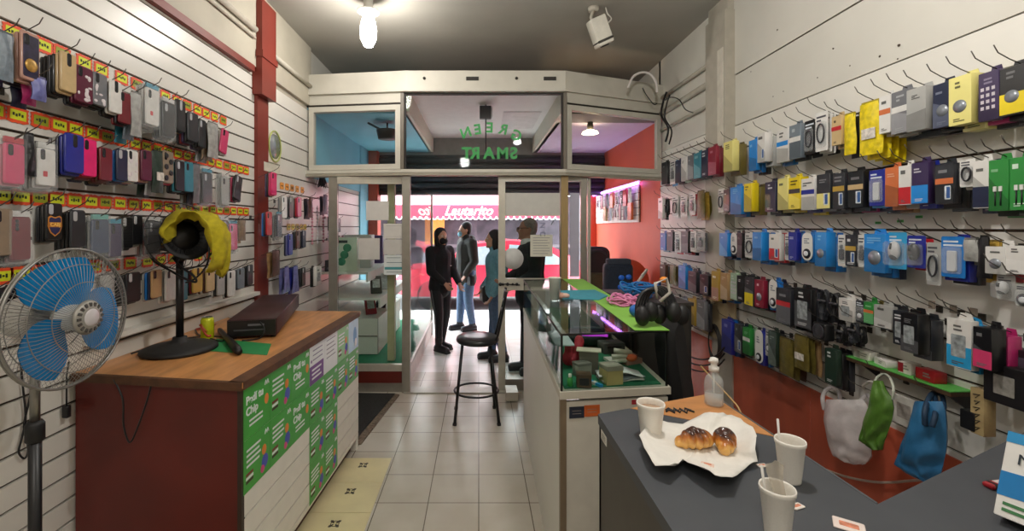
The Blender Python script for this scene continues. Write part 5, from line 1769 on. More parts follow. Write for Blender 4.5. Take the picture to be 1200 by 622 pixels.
def pastry(c, axis, ln, wd, ht, bend, label):
    """a glazed crescent roll: overlapping rolled segments in one mesh"""
    b = MB()
    ax = Vector((math.cos(axis), math.sin(axis), 0)); sd_ = Vector((-ax.y, ax.x, 0))
    crust = bpy.data.materials.get('baked_crust')
    if not crust:
        crust = bpy.data.materials.new('baked_crust'); crust.use_nodes = True
        N, L = crust.node_tree.nodes, crust.node_tree.links
        pr = N['Principled BSDF']; pr.inputs['Roughness'].default_value = .25; pr.inputs['Coat Weight'].default_value = .5
        tc = N.new('ShaderNodeTexCoord'); no = N.new('ShaderNodeTexNoise'); no.inputs['Scale'].default_value = 38; no.inputs['Detail'].default_value = 3
        sp = N.new('ShaderNodeSeparateXYZ'); mp = N.new('ShaderNodeMapRange'); mp.inputs['From Min'].default_value = .018; mp.inputs['From Max'].default_value = .055
        ad = N.new('ShaderNodeMath'); ad.operation = 'MULTIPLY_ADD'; ad.inputs[1].default_value = .9; ad.use_clamp = False
        sub = N.new('ShaderNodeMath'); sub.operation = 'SUBTRACT'; sub.inputs[1].default_value = .42
        rp = N.new('ShaderNodeValToRGB')
        rp.color_ramp.elements[0].color = lin('#e3ad5a'); rp.color_ramp.elements[0].position = .15
        rp.color_ramp.elements[1].color = lin('#3d1c10'); rp.color_ramp.elements[1].position = .85
        e = rp.color_ramp.elements.new(.48); e.color = lin('#b0641f')
        L.new(tc.outputs['Object'], no.inputs['Vector']); L.new(tc.outputs['Object'], sp.inputs[0]); L.new(sp.outputs['Z'], mp.inputs['Value'])
        L.new(no.outputs['Fac'], ad.inputs[0]); L.new(mp.outputs[0], ad.inputs[2]); L.new(ad.outputs[0], sub.inputs[0]); L.new(sub.outputs[0], rp.inputs[0]); L.new(rp.outputs[0], pr.inputs['Base Color'])
    n = 7
    for k in range(n):
        u = k / (n - 1) * 2 - 1
        taper = (1 - .42 * abs(u) ** 2.2)
        pc = ax * (u * ln / 2) + sd_ * (bend * (u * u - .4)) + Vector((0, 0, ht * .5 * taper))
        mt = Matrix.Translation(pc) @ Matrix.Rotation(axis + u * .8 * (1 if bend > 0 else -1), 4, 'Z')
        b.ell((0, 0, 0), (ln / n * 1.05, wd / 2 * taper, ht / 2 * taper * (1.05 if k % 2 else .96)), crust, 16, mt)
    me = remesh(b, .0025, 8, [crust])
    o = mesh_obj('croissant', me, None, c)
    tag(o, label, 'pastry', 'pastries on the paper')
    return o
p = on_h(814, 526, KH); pastry((p.x, p.y, KH + .004), R(8), .082, .066, .056, .010, 'dark glazed crescent pastry on the paper, nearer the foam cup of tea')
p = on_h(846, 530, KH); pastry((p.x + .010, p.y + .010, KH + .004), R(68), .080, .060, .058, .006, 'golden glazed crescent pastry on the paper, farther from the tea cup')
def crumb(px, py, s, hexs, label, name='sugar_sachet', ang=0, h0=.0, sy=.6):
    p = on_h(px, py, KH + h0)
    b = MB(); v = []
    b.rbox(s, s * sy, .003, .003, M(hexs, .6, vary=.08), Matrix.Rotation(R(90), 4, 'X'), ch=.0012)
    o = b.obj(name, None, (p.x, p.y, KH + h0 + .0018), R(ang))
    q = MB(); q.rbox(s * .6, s * sy * .4, .0006, .002, M('#d98a6c', .6, vary=.4, scale=60), Matrix.Rotation(R(90), 4, 'X'), c=(0, 0, -.0)); qo = q.obj('print', o, (0, 0, .0017))
    tag(o, label, 'sachet')
crumb(995, 617, .052, '#e9d9d2', 'white and pink sugar sachet on the dark desk front', ang=-35, sy=.8)
crumb(934, 594, .030, '#e6ddd4', 'small paper sachet beside the nearest foam cup', ang=20)
crumb(893, 546, .026, '#d9cfc4', 'scrap of paper at the edge of the bakery paper', ang=10)
crumb(829, 545, .03, '#e3c7b8', 'pink printed sachet on the paper in front of the pastries', ang=-30, h0=.012)

p = on_h(838, 476, KH)
t = thing('spray_bottle', 'clear plastic bottle with white pump top on the wooden desk leaf', 'bottle', (.838, 1.545, KH))
t.location = (.795, 1.50, KH)
b = MB(); b.lathe([(.001, .0), (.028, .0), (.030, .006), (.030, .075), (.026, .092), (.013, .108), (.012, .118)], M('#dfe6e8', .08, trans=.7, vary=.03), 28); b.obj('bottle_body', t)
b = MB(); b.lathe([(.001, .004), (.027, .004), (.028, .040), (.001, .040)], M('#d3dde0', .05, trans=.6, vary=.02), 24); b.obj('liquid', t)
b = MB(); b.lathe([(.016, .114), (.016, .128), (.010, .130), (.010, .142), (.014, .144), (.013, .156), (.005, .160), (.001, .160)], M('#e4e2dc', .4), 20); b.tube([(0, 0, .15), (-.02, -.008, .150)], .004, M('#e4e2dc', .4), 8); b.obj('pump_top', t)
b = MB(); b.tube([(0, 0, .01), (0, 0, .115)], .002, M('#e8e8e4', .3), 6); b.obj('dip_tube', t)
b = MB(); b.tube(smooth_path([(.80, 1.60, KH + .10), (.83, 1.57, KH + .06), (.852, 1.50, KH + .02), (.856, 1.46, KH + .002), (.856, 1.42, KH - .05), (.87, 1.40, KH - .2)], 6), .003, M('#b58f5c', .5), 6)
tag(b.obj('cable'), 'thin tan wire running over the desk edge beside the clear bottle', 'cable')

# blue and white carton and red lighter at the right end of the desk
p = W(1197, 585, .92)
t = thing('carton', 'blue and white carton leaning at the right end of the dark desk', 'box', (1.040, .899, KH))
e_ = Vector((.4, -.92, 0)).normalized(); u_ = Vector((.447, 0, .894)); u_ = (u_ - e_ * u_.dot(e_)).normalized(); n_ = e_.cross(u_)
cm = Matrix(((e_.x, -n_.x, u_.x, 0), (e_.y, -n_.y, u_.y, 0), (e_.z, -n_.z, u_.z, .0215), (0, 0, 0, 1)))
b = MB(); b.rbox(.17, .17, .05, .002, M('#e3e2de', .4), cm, c=(.085, .03, .085), seg=1, ch=.0008); b.obj('carton_body', t)
b = MB(); b.plate([(.0, .040), (.17, .052), (.17, .100), (.0, .088)], .0040, .0052, M('#1778b8', .4), cm); b.plate([(.0, .148), (.17, .155), (.17, .17), (.0, .17)], .0040, .0052, M('#2a8cc4', .4), cm); b.obj('blue_bands', t)
o = text_obj('title_text', 'M', .030, M('#25303a', .5), t, (0, 0, 0)); o.matrix_basis = cm @ Matrix.Translation((.03, .0036, .118)) @ Matrix.Rotation(R(90), 4, 'X')
b = MB(); b.box((.01, .0038, .012), (.055, .0050, .018), M('#3f7a4a', .5), cm); b.box((.01, .0038, .024), (.045, .0050, .030), M('#3f7a4a', .5), cm); b.obj('small_print', t)
pr = on_h(1170, 571, KH)
b = MB(); b.rbox(.060, .022, .012, .003, M('#a8202c', .4), Matrix.Rotation(R(90), 4, 'X')); o = b.obj('eraser', None, (pr.x, pr.y, KH + .0065), R(8))
q = MB(); q.rbox(.034, .014, .001, .002, M('#d9c9c6', .5), Matrix.Rotation(R(90), 4, 'X')); q.obj('pale_label', o, (.008, 0, .0065))
q = MB(); q.rbox(.014, .023, .0126, .003, BLACKM, Matrix.Rotation(R(90), 4, 'X')); q.obj('black_end', o, (-.018, 0, 0))
tag(o, 'small red eraser with a pale label on the desk beside the blue carton', 'eraser')

# ------------------------------------------------------------------ bags hanging below the fifth row
def bag(name, label, outline, x, mat, bulge, handles, seed=0):
    """outline: rows of (left px, right px, y px) down the bag on a plane parallel to the wall"""
    rr = random.Random(seed)
    rows = [(on_x(l, y, x), on_x(r_, y, x)) for l, r_, y in outline]
    c = (rows[0][0] + rows[0][1]) / 2
    t = thing(name, label, 'bag', c)
    b = MB(); NX, NJ = 14, len(rows)
    dense = []
    for j in range(NJ - 1):
        for s in range(4): dense.append((rows[j][0].lerp(rows[j + 1][0], s / 4), rows[j][1].lerp(rows[j + 1][1], s / 4)))
    dense.append(rows[-1])
    for sgn in (-1, 1):
        v, f = [], []
        for j, (a, d) in enumerate(dense):
            w = j / (len(dense) - 1)
            for i in range(NX + 1):
                u = i / NX
                q = a.lerp(d, u) - c
                bl = math.sin(math.pi * u) ** .7 * (.25 + math.sin(math.pi * min(1, .1 + .85 * w)) * .9) * bulge
                wr = noise.noise(Vector((u * 5 + seed, w * 6, sgn * 3))) * .022 * (1 if 0 < u < 1 else 0) + noise.noise(Vector((u * 11 + seed, w * 3, sgn * 7))) * .010
                v.append((q.x + sgn * bl + wr * (.3 + .7 * w), q.y + wr * .4, q.z))
        for j in range(len(dense) - 1):
            for i in range(NX):
                k = j * (NX + 1) + i; qd = (k, k + 1, k + NX + 2, k + NX + 1); f.append(qd if sgn > 0 else qd[::-1])
        b.add(v, f, mat, True)
    b.obj('bag_body', t)
    for pts, rad, flat in handles:
        h = MB(); h.tube(smooth_path([on_x(px, py, x + off) - c for px, py, off in pts], 6), rad, mat if flat is None else flat, 8)
        h.obj('handle', t)
    return t
WB = M('#e0dada', .25, trans=.34, vary=.12, scale=14, bump=.8)
bag('plastic_bag', 'white translucent carrier bag hanging below the olive pouches', [(968, 1012, 468), (966, 1018, 478), (966, 1021, 492), (970, 1022, 508), (973, 1021, 522), (978, 1021, 534), (992, 1016, 541), (1004, 1010, 544)], 1.83, WB, .055,
    [([(966, 480, 0), (964, 466, .0), (968, 457, .06), (976, 454, .1), (983, 460, .06), (985, 472, .0)], .010, None), ([(1006, 478, 0), (1008, 470, .03), (1016, 463, .1), (1020, 470, .03), (1020, 482, 0)], .009, None)], 3)
GB = M('#547d2e', .45, vary=.15, bump=.5, scale=16)
bag('plastic_bag', 'folded green carrier bag hanging between the white and the blue bag', [(1024, 1034, 446), (1022, 1038, 456), (1020, 1045, 466), (1017, 1047, 478), (1013, 1045, 492), (1009, 1041, 506), (1006, 1037, 516), (1022, 1034, 527)], 1.73, GB, .026,
    [([(1025, 448, 0), (1028, 442, .05), (1036, 438, .12), (1043, 443, .06), (1047, 455, .0), (1046, 468, 0)], .005, M('#c9cfc0', .5)), ([(1026, 450, 0), (1020, 447, .05), (1012, 452, .1), (1013, 456, .13)], .006, M('#d6d3c8', .5))], 11)
BB = M('#2f6f9e', .5, vary=.15, bump=.4, scale=18)
bag('shopping_bag', 'blue shopping bag with dark straps hanging under the green shelf', [(1072, 1104, 470), (1070, 1108, 482), (1066, 1109, 498), (1060, 1109, 514), (1054, 1108, 530), (1049, 1106, 543), (1062, 1103, 554), (1082, 1098, 563)], 1.80, BB, .045,
    [([(1084, 498, -.05), (1084, 482, -.05), (1088, 468, .0), (1094, 460, .1), (1096, 470, .04), (1096, 486, -.03), (1092, 500, -.05)], .009, M('#1f3a55', .6)), ([(1098, 500, 0), (1106, 480, .05), (1104, 464, .1), (1098, 461, .12)], .008, M('#1f3a55', .6))], 23)
for n, (px, py, lab) in enumerate(((976, 452, 'hook holding the white carrier bag'), (1014, 455, 'hook between the white and green bags'), (1037, 437, 'hook holding the green carrier bag'), (1096, 458, 'hook holding the blue shopping bag under the shelf'))):
    q = on_x(px, py, XR - .10)
    hook('R', q.y, q.z - .03, 'black wire ' + lab, 'hooks that carry the bags')

# green shelf with its small boxes
SH = .955
t = thing('wall_shelf', 'narrow bright green wall shelf above the blue shopping bag', 'shelf', (XR, 1.98, SH))
b = MB(); b.slab([(-.105, .255), (-.10, -.24), (.0, -.235), (.0, .26)], -.004, 0, M('#58b04e', .5, vary=.05)); b.obj('green_cover', t)
b = MB(); b.slab([(-.103, .253), (-.098, -.238), (.0, -.233), (.0, .258)], -.022, -.004, M('#4a3524', .6, vary=.3, scale=20)); b.obj('board', t)
for yb in (-.22, .18):
    b = MB(); b.plate([(-.09, -.022), (0, -.022), (0, -.09)], -.004, .004, BLACKM, Matrix.Translation((0, yb, 0))); b.obj('bracket', t)
def sbox(px, py, w, h, d, hexs, label, ang=0, acc=None, name='small_box'):
    q = on_h(px, py, SH)
    x = min(q.x, XR - .05); z = x * F / (px - CX)
    t = thing(name, label, 'box', (x, z, SH), R(-90 + ang), 'small boxes on the green shelf')
    b = MB(); b.rbox(w, h, d, .002, M(hexs, .4, vary=.06), c=(0, 0, h / 2), seg=1, ch=.0008); b.obj('box_body', t)
    if acc:
        b = MB(); b.box((-w * .5 - .0006, -d / 2 - .0006, h * .1), (-w * .1, -d / 2 + .001, h * .9), M(acc, .4)); b.box((-w * .5 - .0008, -d / 2 - .0004, h * .05), (-w * .5 + .001, d / 2, h * .95), M(acc, .4)); b.obj('printed_side', t)
    b = MB(); bars(b, w * .6, h * .8, h * .3, -d / 2 - .0003, 2, M('#8f8a86', .5), w * .15); b.obj('print', t)
sbox(1015, 419, .085, .040, .05, '#d8d4ca', 'white oblong box at the far end of the green shelf', 4, '#9a968e')
sbox(1040, 428, .085, .030, .06, '#dcd8d2', 'flat cream box lying second on the green shelf', -14)
sbox(1066, 436, .055, .050, .05, '#d5cfc6', 'white box with dark red side on the green shelf', 6, '#8d1f2a')
sbox(1091, 444, .085, .045, .05, '#b32029', 'bright red box at the near end of the green shelf', -4)
# boxes at the far right of the wall
def wbox(px, py, w, h, d, hexs, label, name='goods_box', win=None, x=1.86):
    q = on_x(px, py, x)
    t = thing(name, label, 'box', q, R(-90), 'boxes low on the wall beside the pink package')
    b = MB(); b.rbox(w, h, d, .003, M(hexs, .45, vary=.2, scale=25), seg=1, ch=.001); b.obj('box_body', t)
    if win:
        b = MB(); b.rbox(w * .5, h * .5, .001, .003, M(win, .3, vary=.3, scale=60), c=(0, -d / 2 - .0003, 0)); b.obj('printed_front', t)
    return t
wbox(1188, 452, .125, .135, .07, '#171518', 'black box with grey picture hanging low beside the tan box', win='#8f8c86')
wbox(1195, 425, .14, .10, .05, '#241a1e', 'dark box with lilac edge behind the black picture box', win='#4a4450', x=1.90)
tb = wbox(1152, 482, .045, .17, .045, '#b09a6e', 'tall narrow tan box with black brush marks below the pink package')
b = MB()
for k in range(6): b.tube([(-.012 + .004 * (k % 2), -.0235, .06 - .024 * k), (.010, -.0235, .065 - .024 * k), (-.004, -.0235, .05 - .024 * k)], .0018, BLACKM, 5)
b.obj('brush_marks', tb)
wbox(1063, 482, .13, .13, .03, '#d3cfc6', 'white printed carton on the slats behind the blue shopping bag', win='#a79f97', x=1.91)
wbox(1141, 492, .05, .07, .05, '#161618', 'small black box standing beside the tall tan box')
# cord loops in the gap under the pink package
b = MB(); b.tube(smooth_path([on_x(x, y, 1.92) for x, y in ((1160, 430), (1164, 455), (1162, 475))]), .003, BLACKM, 6)
tag(b.obj('cable'), 'thin black cord hanging below the pink and black package', 'cable')
b = MB(); b.tube(smooth_path([on_x(x, y, XR - .03) for x, y in ((955, 545), (990, 558), (1030, 565), (1070, 563), (1100, 560))], 6), .006, M('#b9a79a', .5), 6)
tag(b.obj('cable'), 'pale cable sagging across the red panelling below the bags', 'cable')
for n, (px, py) in enumerate(((1029, 261), (1055, 259), (1077, 254))):
    q = on_x(px, py, XR - .001); b = MB(); b.box((-.016, -.0005, -.006), (.016, .0005, .006), M('#4fae52', .6)); o = b.obj('green_sticker', None, q, R(-90))
    b = MB(); b.box((-.010, -.0011, -.002), (.008, -.0005, .002), M('#2a5a30', .6)); b.obj('print', o)
    tag(o, 'tiny green sticker on the white slats, %s of three counted from the grey pillar' % ORD[n + 1], 'sticker', 'tiny green stickers on the slats')
for n, (px, py) in enumerate(((1092, 357), (1117, 362), (1141, 366))):
    q = on_x(px, py, XR - .035); b = MB(); b.rbox(.028, .034, .002, .002, M('#857a6c', .6)); o = b.obj('hook_tag', None, q, R(-90))
    hook('R', q.y, q.z - .012, 'empty black hook on the fourth row, %s of three beside the black window box' % ORD[n + 1], 'empty hooks of the fourth row')
    tag(o, 'brown square tag on an empty hook, %s of three beside the black window box' % ORD[n + 1], 'tag', 'brown tags on the empty hooks')
# cardboard and coiled cord beneath the goods past the grey pillar
b = MB(); q0, q1 = on_x(824, 372, XR - .03), on_x(862, 440, XR - .03)
b.box((XR - .035, q1.y, .70), (XR - .023, q0.y, 1.03), M('#c3b08a', .7, vary=.1))
tag(b.obj('cardboard_sheet'), 'beige cardboard sheet on the wall below the grey pillar', 'cardboard')
b = MB(); q = on_x(836, 402, XR - .055)
for k in range(6):
    b.tube([(q.x + .003 * k, q.y + (.075 + .006 * k) * math.cos(a), q.z + (.12 + .008 * ((k * 3) % 5)) * math.sin(a)) for a in [6.283 * i / 28 for i in range(28)]], .005, M('#2b2723', .5), 6, closed=True)
tag(b.obj('coiled_cable'), 'large coil of black cable on the beige cardboard sheet', 'cable')
b = MB()
for k in range(3): b.tube(smooth_path([on_x(x, y + 7 * k, 1.70 + .03 * k) for x, y in ((800, 412), (812, 419), (826, 421), (840, 416), (849, 407))], 6), .006, BLACKM, 6)
tag(b.obj('cable_bundle'), 'three black cables sweeping from the office chair to the wall', 'cable')
# ------------------------------------------------------------------ inside and on the display counter
FZ0 = DG + .004
def put(name, label, cat, px, py, h, parts, rz=0, group=None):
    p = on_h(px, py, h)
    t = thing(name, label, cat, (p.x, p.y, h), R(rz), group)
    for nm, b in parts: b.obj(nm, t)
    return t
def rb(w, d, h, hexs, ch=.001, z0=0, **k): b = MB(); b.rbox(w, h, d, .002, M(hexs, **k), c=(0, 0, z0 + h / 2), seg=1, ch=ch); return b
IG = 'goods inside the glass case'
put('small_box', 'beige cube shaped box inside the glass case', 'box', 716, 448, FZ0, [('box_body', rb(.075, .07, .075, '#b7a26c')), ('lid', rb(.078, .073, .02, '#9a9384', z0=.06))], 12, IG)
put('small_box', 'brown and black box at the near corner inside the glass case', 'box', 684, 452, FZ0, [('box_body', rb(.06, .05, .055, '#5a4432')), ('label', rb(.04, .052, .03, '#2a2a2c', z0=.01))], -8, IG)
put('small_box', 'grey box behind the brown box inside the glass case', 'box', 682, 440, FZ0, [('box_body', rb(.07, .05, .06, '#8f8a80')), ('lid', rb(.072, .052, .012, '#6e6a62', z0=.05))], 20, IG)
put('open_box', 'cream carton with open flap on top of the goods in the glass case', 'box', 690, 436, FZ0, [('box_body', rb(.085, .06, .10, '#5b5348')), ('flap', rb(.11, .06, .006, '#d3c9b4', z0=.10))], -15, IG)
put('bottle', 'little green bottle at the near corner inside the glass case', 'bottle', 668, 452, FZ0, [('body', MB().lathe([(.001, 0), (.012, 0), (.012, .03), (.006, .038), (.001, .04)], M('#3f9a4a', .3), 14)), ('cap', MB().lathe([(.007, .036), (.007, .05), (.001, .05)], WHITE, 12))], 0, IG)
b = MB()
for k in range(8): b.ell((.03 * rnd.uniform(-1, 1), .02 * rnd.uniform(-1, 1), .07 + .05 * rnd.uniform(-1, 1)), (.025, .02, .035), M('#a32434', .7, vary=.2, bump=.4), 10)
me = remesh(b, .006, 2)
p = on_h(672, 430, FZ0); o = mesh_obj('crumpled_cloth', me, None, (p.x, p.y, FZ0 - .0)); tag(o, 'crumpled dark red cloth against the aisle glass of the display case', 'cloth', IG)
b = MB(); b.slab([(-.05, -.03), (.05, -.03), (.05, .035), (-.05, .035)], .01, .022, M('#d6d0c4', .6)); 
for k in range(3): b.tube([(-.05 + .01 * k, -.035, .012 + .03 * k), (.0, -.05, .03 + .02 * k), (.06, -.03, .015 + .02 * k)], .012, M('#d3cbbb', .6), 8)
put('leather_strap', 'coiled cream strap with orange tip inside the glass case', 'strap', 722, 425, FZ0, [('coil', b), ('orange_tip', MB().ell((.055, -.045, .035), (.03, .02, .018), M('#e5683c', .5), 12))], 10, IG)
put('cardboard_tray', 'pinkish brown tray inside the glass case beside the cream strap', 'tray', 736, 424, FZ0, [('tray_body', rb(.10, .09, .025, '#a3786a')), ('contents', rb(.07, .06, .02, '#8f5b50', z0=.02))], 25, IG)
put('black_device', 'black rounded device at the back of the glass case', 'device', 688, 405, FZ0, [('device_body', MB().ell((0, 0, .055), (.14, .08, .055), M('#1d2526', .3), 18)), ('top_strip', MB().tube([(-.09, -.02, .105), (.0, -.04, .11), (.09, -.02, .102)], .006, M('#5f7f80', .3), 8))], 0, IG)
put('black_device', 'grey metal device behind the tray in the glass case', 'device', 716, 412, FZ0, [('device_body', rb(.12, .08, .055, '#4a4a48')), ('slot', rb(.08, .082, .01, '#1a1a1c', z0=.03))], 10, IG)
for n, (dx, rz, c, lab) in enumerate(((0, 6, '#c8c3bd', 'lowest magazine of the stack inside the glass case'), (.006, 14, '#7f8488', 'grey middle magazine of the stack inside the glass case'), (-.004, -4, '#d9d6d4', 'white curled brochure topping the stack inside the glass case'))):
    p = on_h(728, 446, FZ0)
    b = MB(); v, f = [], []
    for i in range(9):
        for j in range(2):
            u = i / 8 - .5
            v.append((u * .19, (j - .5) * .085 + .006 * math.sin(4 * u), .006 + (.022 * math.cos(u * 3.1) ** 2 * (n == 2) + .004 * abs(math.sin(5 * u)))))
    for i in range(8): f.append((2 * i, 2 * i + 2, 2 * i + 3, 2 * i + 1))
    n0 = len(v); v += [(q[0], q[1], q[2] - .005) for q in v[:n0]]; f += [tuple(n0 + i for i in q[::-1]) for q in f]
    for i in range(8): f.append((2 * i, n0 + 2 * i, n0 + 2 * i + 2, 2 * i + 2)); f.append((2 * i + 1, 2 * i + 3, n0 + 2 * i + 3, n0 + 2 * i + 1))
    b.add(v, f, M(c, .4, vary=.25, scale=30), True)
    o = b.obj('magazine', None, (p.x + dx, p.y + .02, FZ0 + .001 + .008 * n), R(rz)); tag(o, lab, 'magazine', 'stack of magazines in the glass case')
b = MB(); b.box((-.008, -.04, 0), (.008, .04, .01), M('#2f8fc4', .5)); put('blue_pack', 'small bright blue pack leaning beside the magazines', 'pack', 697, 450, FZ0, [('pack_body', b), ('white_band', MB().box((-.0085, -.01, 0), (.0085, .01, .0105), WHITE))], 30, IG)
b = MB(); b.tube([(x, .01 * math.sin(40 * x), .0) for x in [-.06 + .006 * k for k in range(21)]], .008, M('#c03ad0', .4, emit=.6), 8)
p = on_h(697, 392, DG + .14); o = b.obj('light_tube', None, (p.x, p.y, DG + .139), R(-20)); tag(o, 'wavy magenta light tube on the inner shelf of the glass case', 'light')
# on top of the glass
TG = 'things on top of the display counter'
T0 = DT + .003
put('plastic_cup', 'white plastic cup standing on the far end of the glass counter', 'cup', 650, 351, DT, [('cup_body', MB().lathe([(.001, 0), (.026, 0), (.036, .13), (.038, .132), (.034, .13), (.024, .004)], M('#dcdcd6', .35), 22)), ('rim', MB().lathe([(.036, .129), (.039, .131), (.036, .134)], WHITE, 22))], 0)
b = MB(); b.ell((0, 0, .018), (.05, .03, .02), M('#c99a86', .7, vary=.2, scale=40), 12)
put('napkin', 'pinkish crumpled napkin in front of the white plastic cup', 'napkin', 656, 350, DT, [('folded_paper', b), ('fold', MB().ell((.03, -.01, .02), (.03, .02, .016), M('#d6b0a0', .7), 10))], 0)
def tangle(px, py, hexs, label, r, n, seed, h=.05, sub=None):
    rr = random.Random(seed); p = on_h(px, py, T0)
    t = thing('cable_tangle', label, 'cable', (p.x, p.y, T0))
    b = MB()
    for k in range(n):
        cx, cy, a = rr.uniform(-.4, .4) * r, rr.uniform(-.4, .4) * r, rr.uniform(0, 6.28)
        ra, rb2, tl = r * rr.uniform(.4, .75), r * rr.uniform(.3, .6), rr.uniform(-.5, .5)
        pts = []
        for i in range(22):
            q = 6.283 * i / 22
            x, y = ra * math.cos(q), rb2 * math.sin(q)
            pts.append((cx + x * math.cos(a) - y * math.sin(a), cy + x * math.sin(a) + y * math.cos(a), max(.006, h * .5 + tl * x + .01 * math.sin(3 * q))))
        b.tube(pts, .006, M(hexs, .4), 6, closed=True)
    b.obj('coils', t)
    b = MB(); b.rbox(.02, .012, .03, .003, WHITE, Matrix.Translation((r * .7, -r * .3, .008))); b.obj('plug', t)
    return t
tangle(730, 356, '#dc86b0', 'tangle of pink cable on the lime green sheet', .10, 9, 4)
o = tangle(757, 344, '#1f74b8', 'tangle of bright blue cable behind the pink tangle', .15, 10, 5, .10)
o.location = (1.06, 2.84, 1.152)
t = thing('side_cabinet', 'dark narrow cabinet behind the display counter carrying the blue cable', 'cabinet', (1.07, 2.85, 0))
b = MB(); b.box((-.17, -.2, 0), (.2, .35, 1.13), M('#2a2826', .6)); b.obj('body', t)
b = MB(); b.box((-.18, -.21, 1.13), (.21, .36, 1.15), M('#3a3632', .5)); b.obj('cabinet_top', t)
b = MB(); b.box((-.15, -.212, .1), (.18, -.2, 1.1), M('#34302c', .5)); b.obj('door', t)
tangle(754, 369, '#c9cdd2', 'small tangle of white cable between the pink cable and the headphones', .06, 5, 6, .03)
p = on_h(778, 381, T0)
t = thing('headphones', 'heap of black headphones at the wall side end of the green sheet', 'headphones', (p.x - .03, p.y, T0))
b = MB()
for k in range(4): b.tube([(.07 * math.cos(a) + .02 * k - .03, .02 * k - .03 + .02 * math.sin(a), .06 + .10 * math.sin(a)) for a in [R(15 * i) for i in range(13)]], .009, BLACKM, 8)
b.obj('headband', t)
for k in range(5):
    b = MB(); b.ell((-.08 + .045 * k, .02 * ((k * 7) % 3) - .04, .05 + .015 * (k % 2)), (.032, .03, .045), M('#121214', .5), 14); b.obj('ear_pad', t)
b = MB(); b.tube([(.0, .0, .12), (-.02, -.03, .19), (.02, -.05, .21), (.04, -.04, .15), (.0, -.03, .11)], .007, M('#d9d4cc', .4), 8); b.ell((.03, 0, .2), (.018, .018, .014), M('#e38a2a', .5), 10); b.obj('pale_cord', t)
p = on_h(772, 372, T0)
b = MB(); b.ell((0, 0, .03), (.035, .03, .03), M('#2466b8', .35), 12); o = b.obj('blue_gadget', None, (p.x - .10, p.y + .02, T0)); q = MB(); q.ell((0, -.025, .035), (.012, .01, .012), WHITE, 8); q.obj('white_button', o); tag(o, 'round blue gadget in front of the black headphones', 'gadget')
# black and blue mesh bag, rucksack, tilted stick beyond the shopfront line
p = W(721, 343, 4.25)
t = thing('sports_bag', 'black and bright blue mesh bag standing behind the cable tangles', 'bag', (1.33, 4.25, .92))
b = MB(); b.rbox(.26, .34, .16, .05, M('#1b2436', .7, vary=.3, scale=50), c=(0, 0, .17), ch=.03, seg=6); b.obj('bag_body', t)
b = MB()
for k in range(9): b.ell((.09 * rnd.uniform(-1, 1), -.085, .14 + .09 * rnd.uniform(-1, 1)), (.03, .012, .025), M('#2a6fe0', .4), 8)
b.obj('blue_patches', t)
b = MB(); b.rbox(.22, .06, .10, .02, M('#2d3340', .7), c=(0, -.02, .35), ch=.01); b.obj('top_flap', t)
t = thing('display_stand', 'low white stand behind the glass counter carrying the mesh bag and rucksack', 'stand', (1.28, 4.28, 0))
b = MB(); b.box((-.25, -.12, .88), (.4, .14, .92), WHITE); b.obj('stand_top', t)
b = MB(); b.box((-.22, -.10, 0), (.37, .12, .88), M('#c9c4b8', .5)); b.obj('stand_body', t)
t = thing('rucksack', 'black and olive rucksack against the orange porch pillar', 'bag', (1.62, 6.15, 0))
b = MB(); b.rbox(.36, .62, .22, .10, M('#14161a', .7, vary=.3, scale=30), c=(0, 0, 1.02), ch=.05, seg=6); b.obj('bag_body', t)
b = MB(); b.rbox(.26, .24, .08, .05, M('#39402a', .7), c=(0, -.12, .86), ch=.02, seg=5); b.obj('front_pocket', t)
b = MB(); b.tube([(.16 * math.cos(R(a)), -.10, 1.12 + .16 * math.sin(R(a))) for a in range(0, 181, 15)], .02, M('#22262c', .6), 8); b.obj('strap', t)
b = MB(); b.box((-.2, -.13, 0), (.2, .13, .71), M('#30302e', .6)); b.obj('packing_crate', t)
b = MB(); a, c = W(742, 338, 4.1), W(758, 316, 4.3); b.tube([a, c], .014, M('#d6cfc0', .5), 8); b.tube([c, W(752, 322, 4.2)], .008, WHITE, 6)
tag(b.obj('selfie_stick'), 'pale stick leaning beside the blue mesh bag', 'stick')
t = thing('armchair', 'orange red rounded chair back against the porch wall', 'chair', (1.66, 5.0, 0))
OR2 = M('#b9482c', .45, vary=.12)
b = MB(); b.plate(arc(0, .98, .26, 0, 180, 16) + [(-.26, .55), (.26, .55)], -.05, .05, OR2, Matrix.Rotation(R(12), 4, 'Z'), smooth=False); b.obj('backrest', t)
b = MB(); b.rbox(.50, .42, .10, .08, OR2, Matrix.Translation((0, -.2, .48)) @ Matrix.Rotation(R(90), 4, 'X'), ch=.02); b.obj('seat', t)
for sx in (-.2, .2):
    for sy in (-.36, -.03):
        b = MB(); b.tube([(sx, sy, 0), (sx * .9, sy, .44)], .015, BLACKM, 8); b.obj('leg', t)

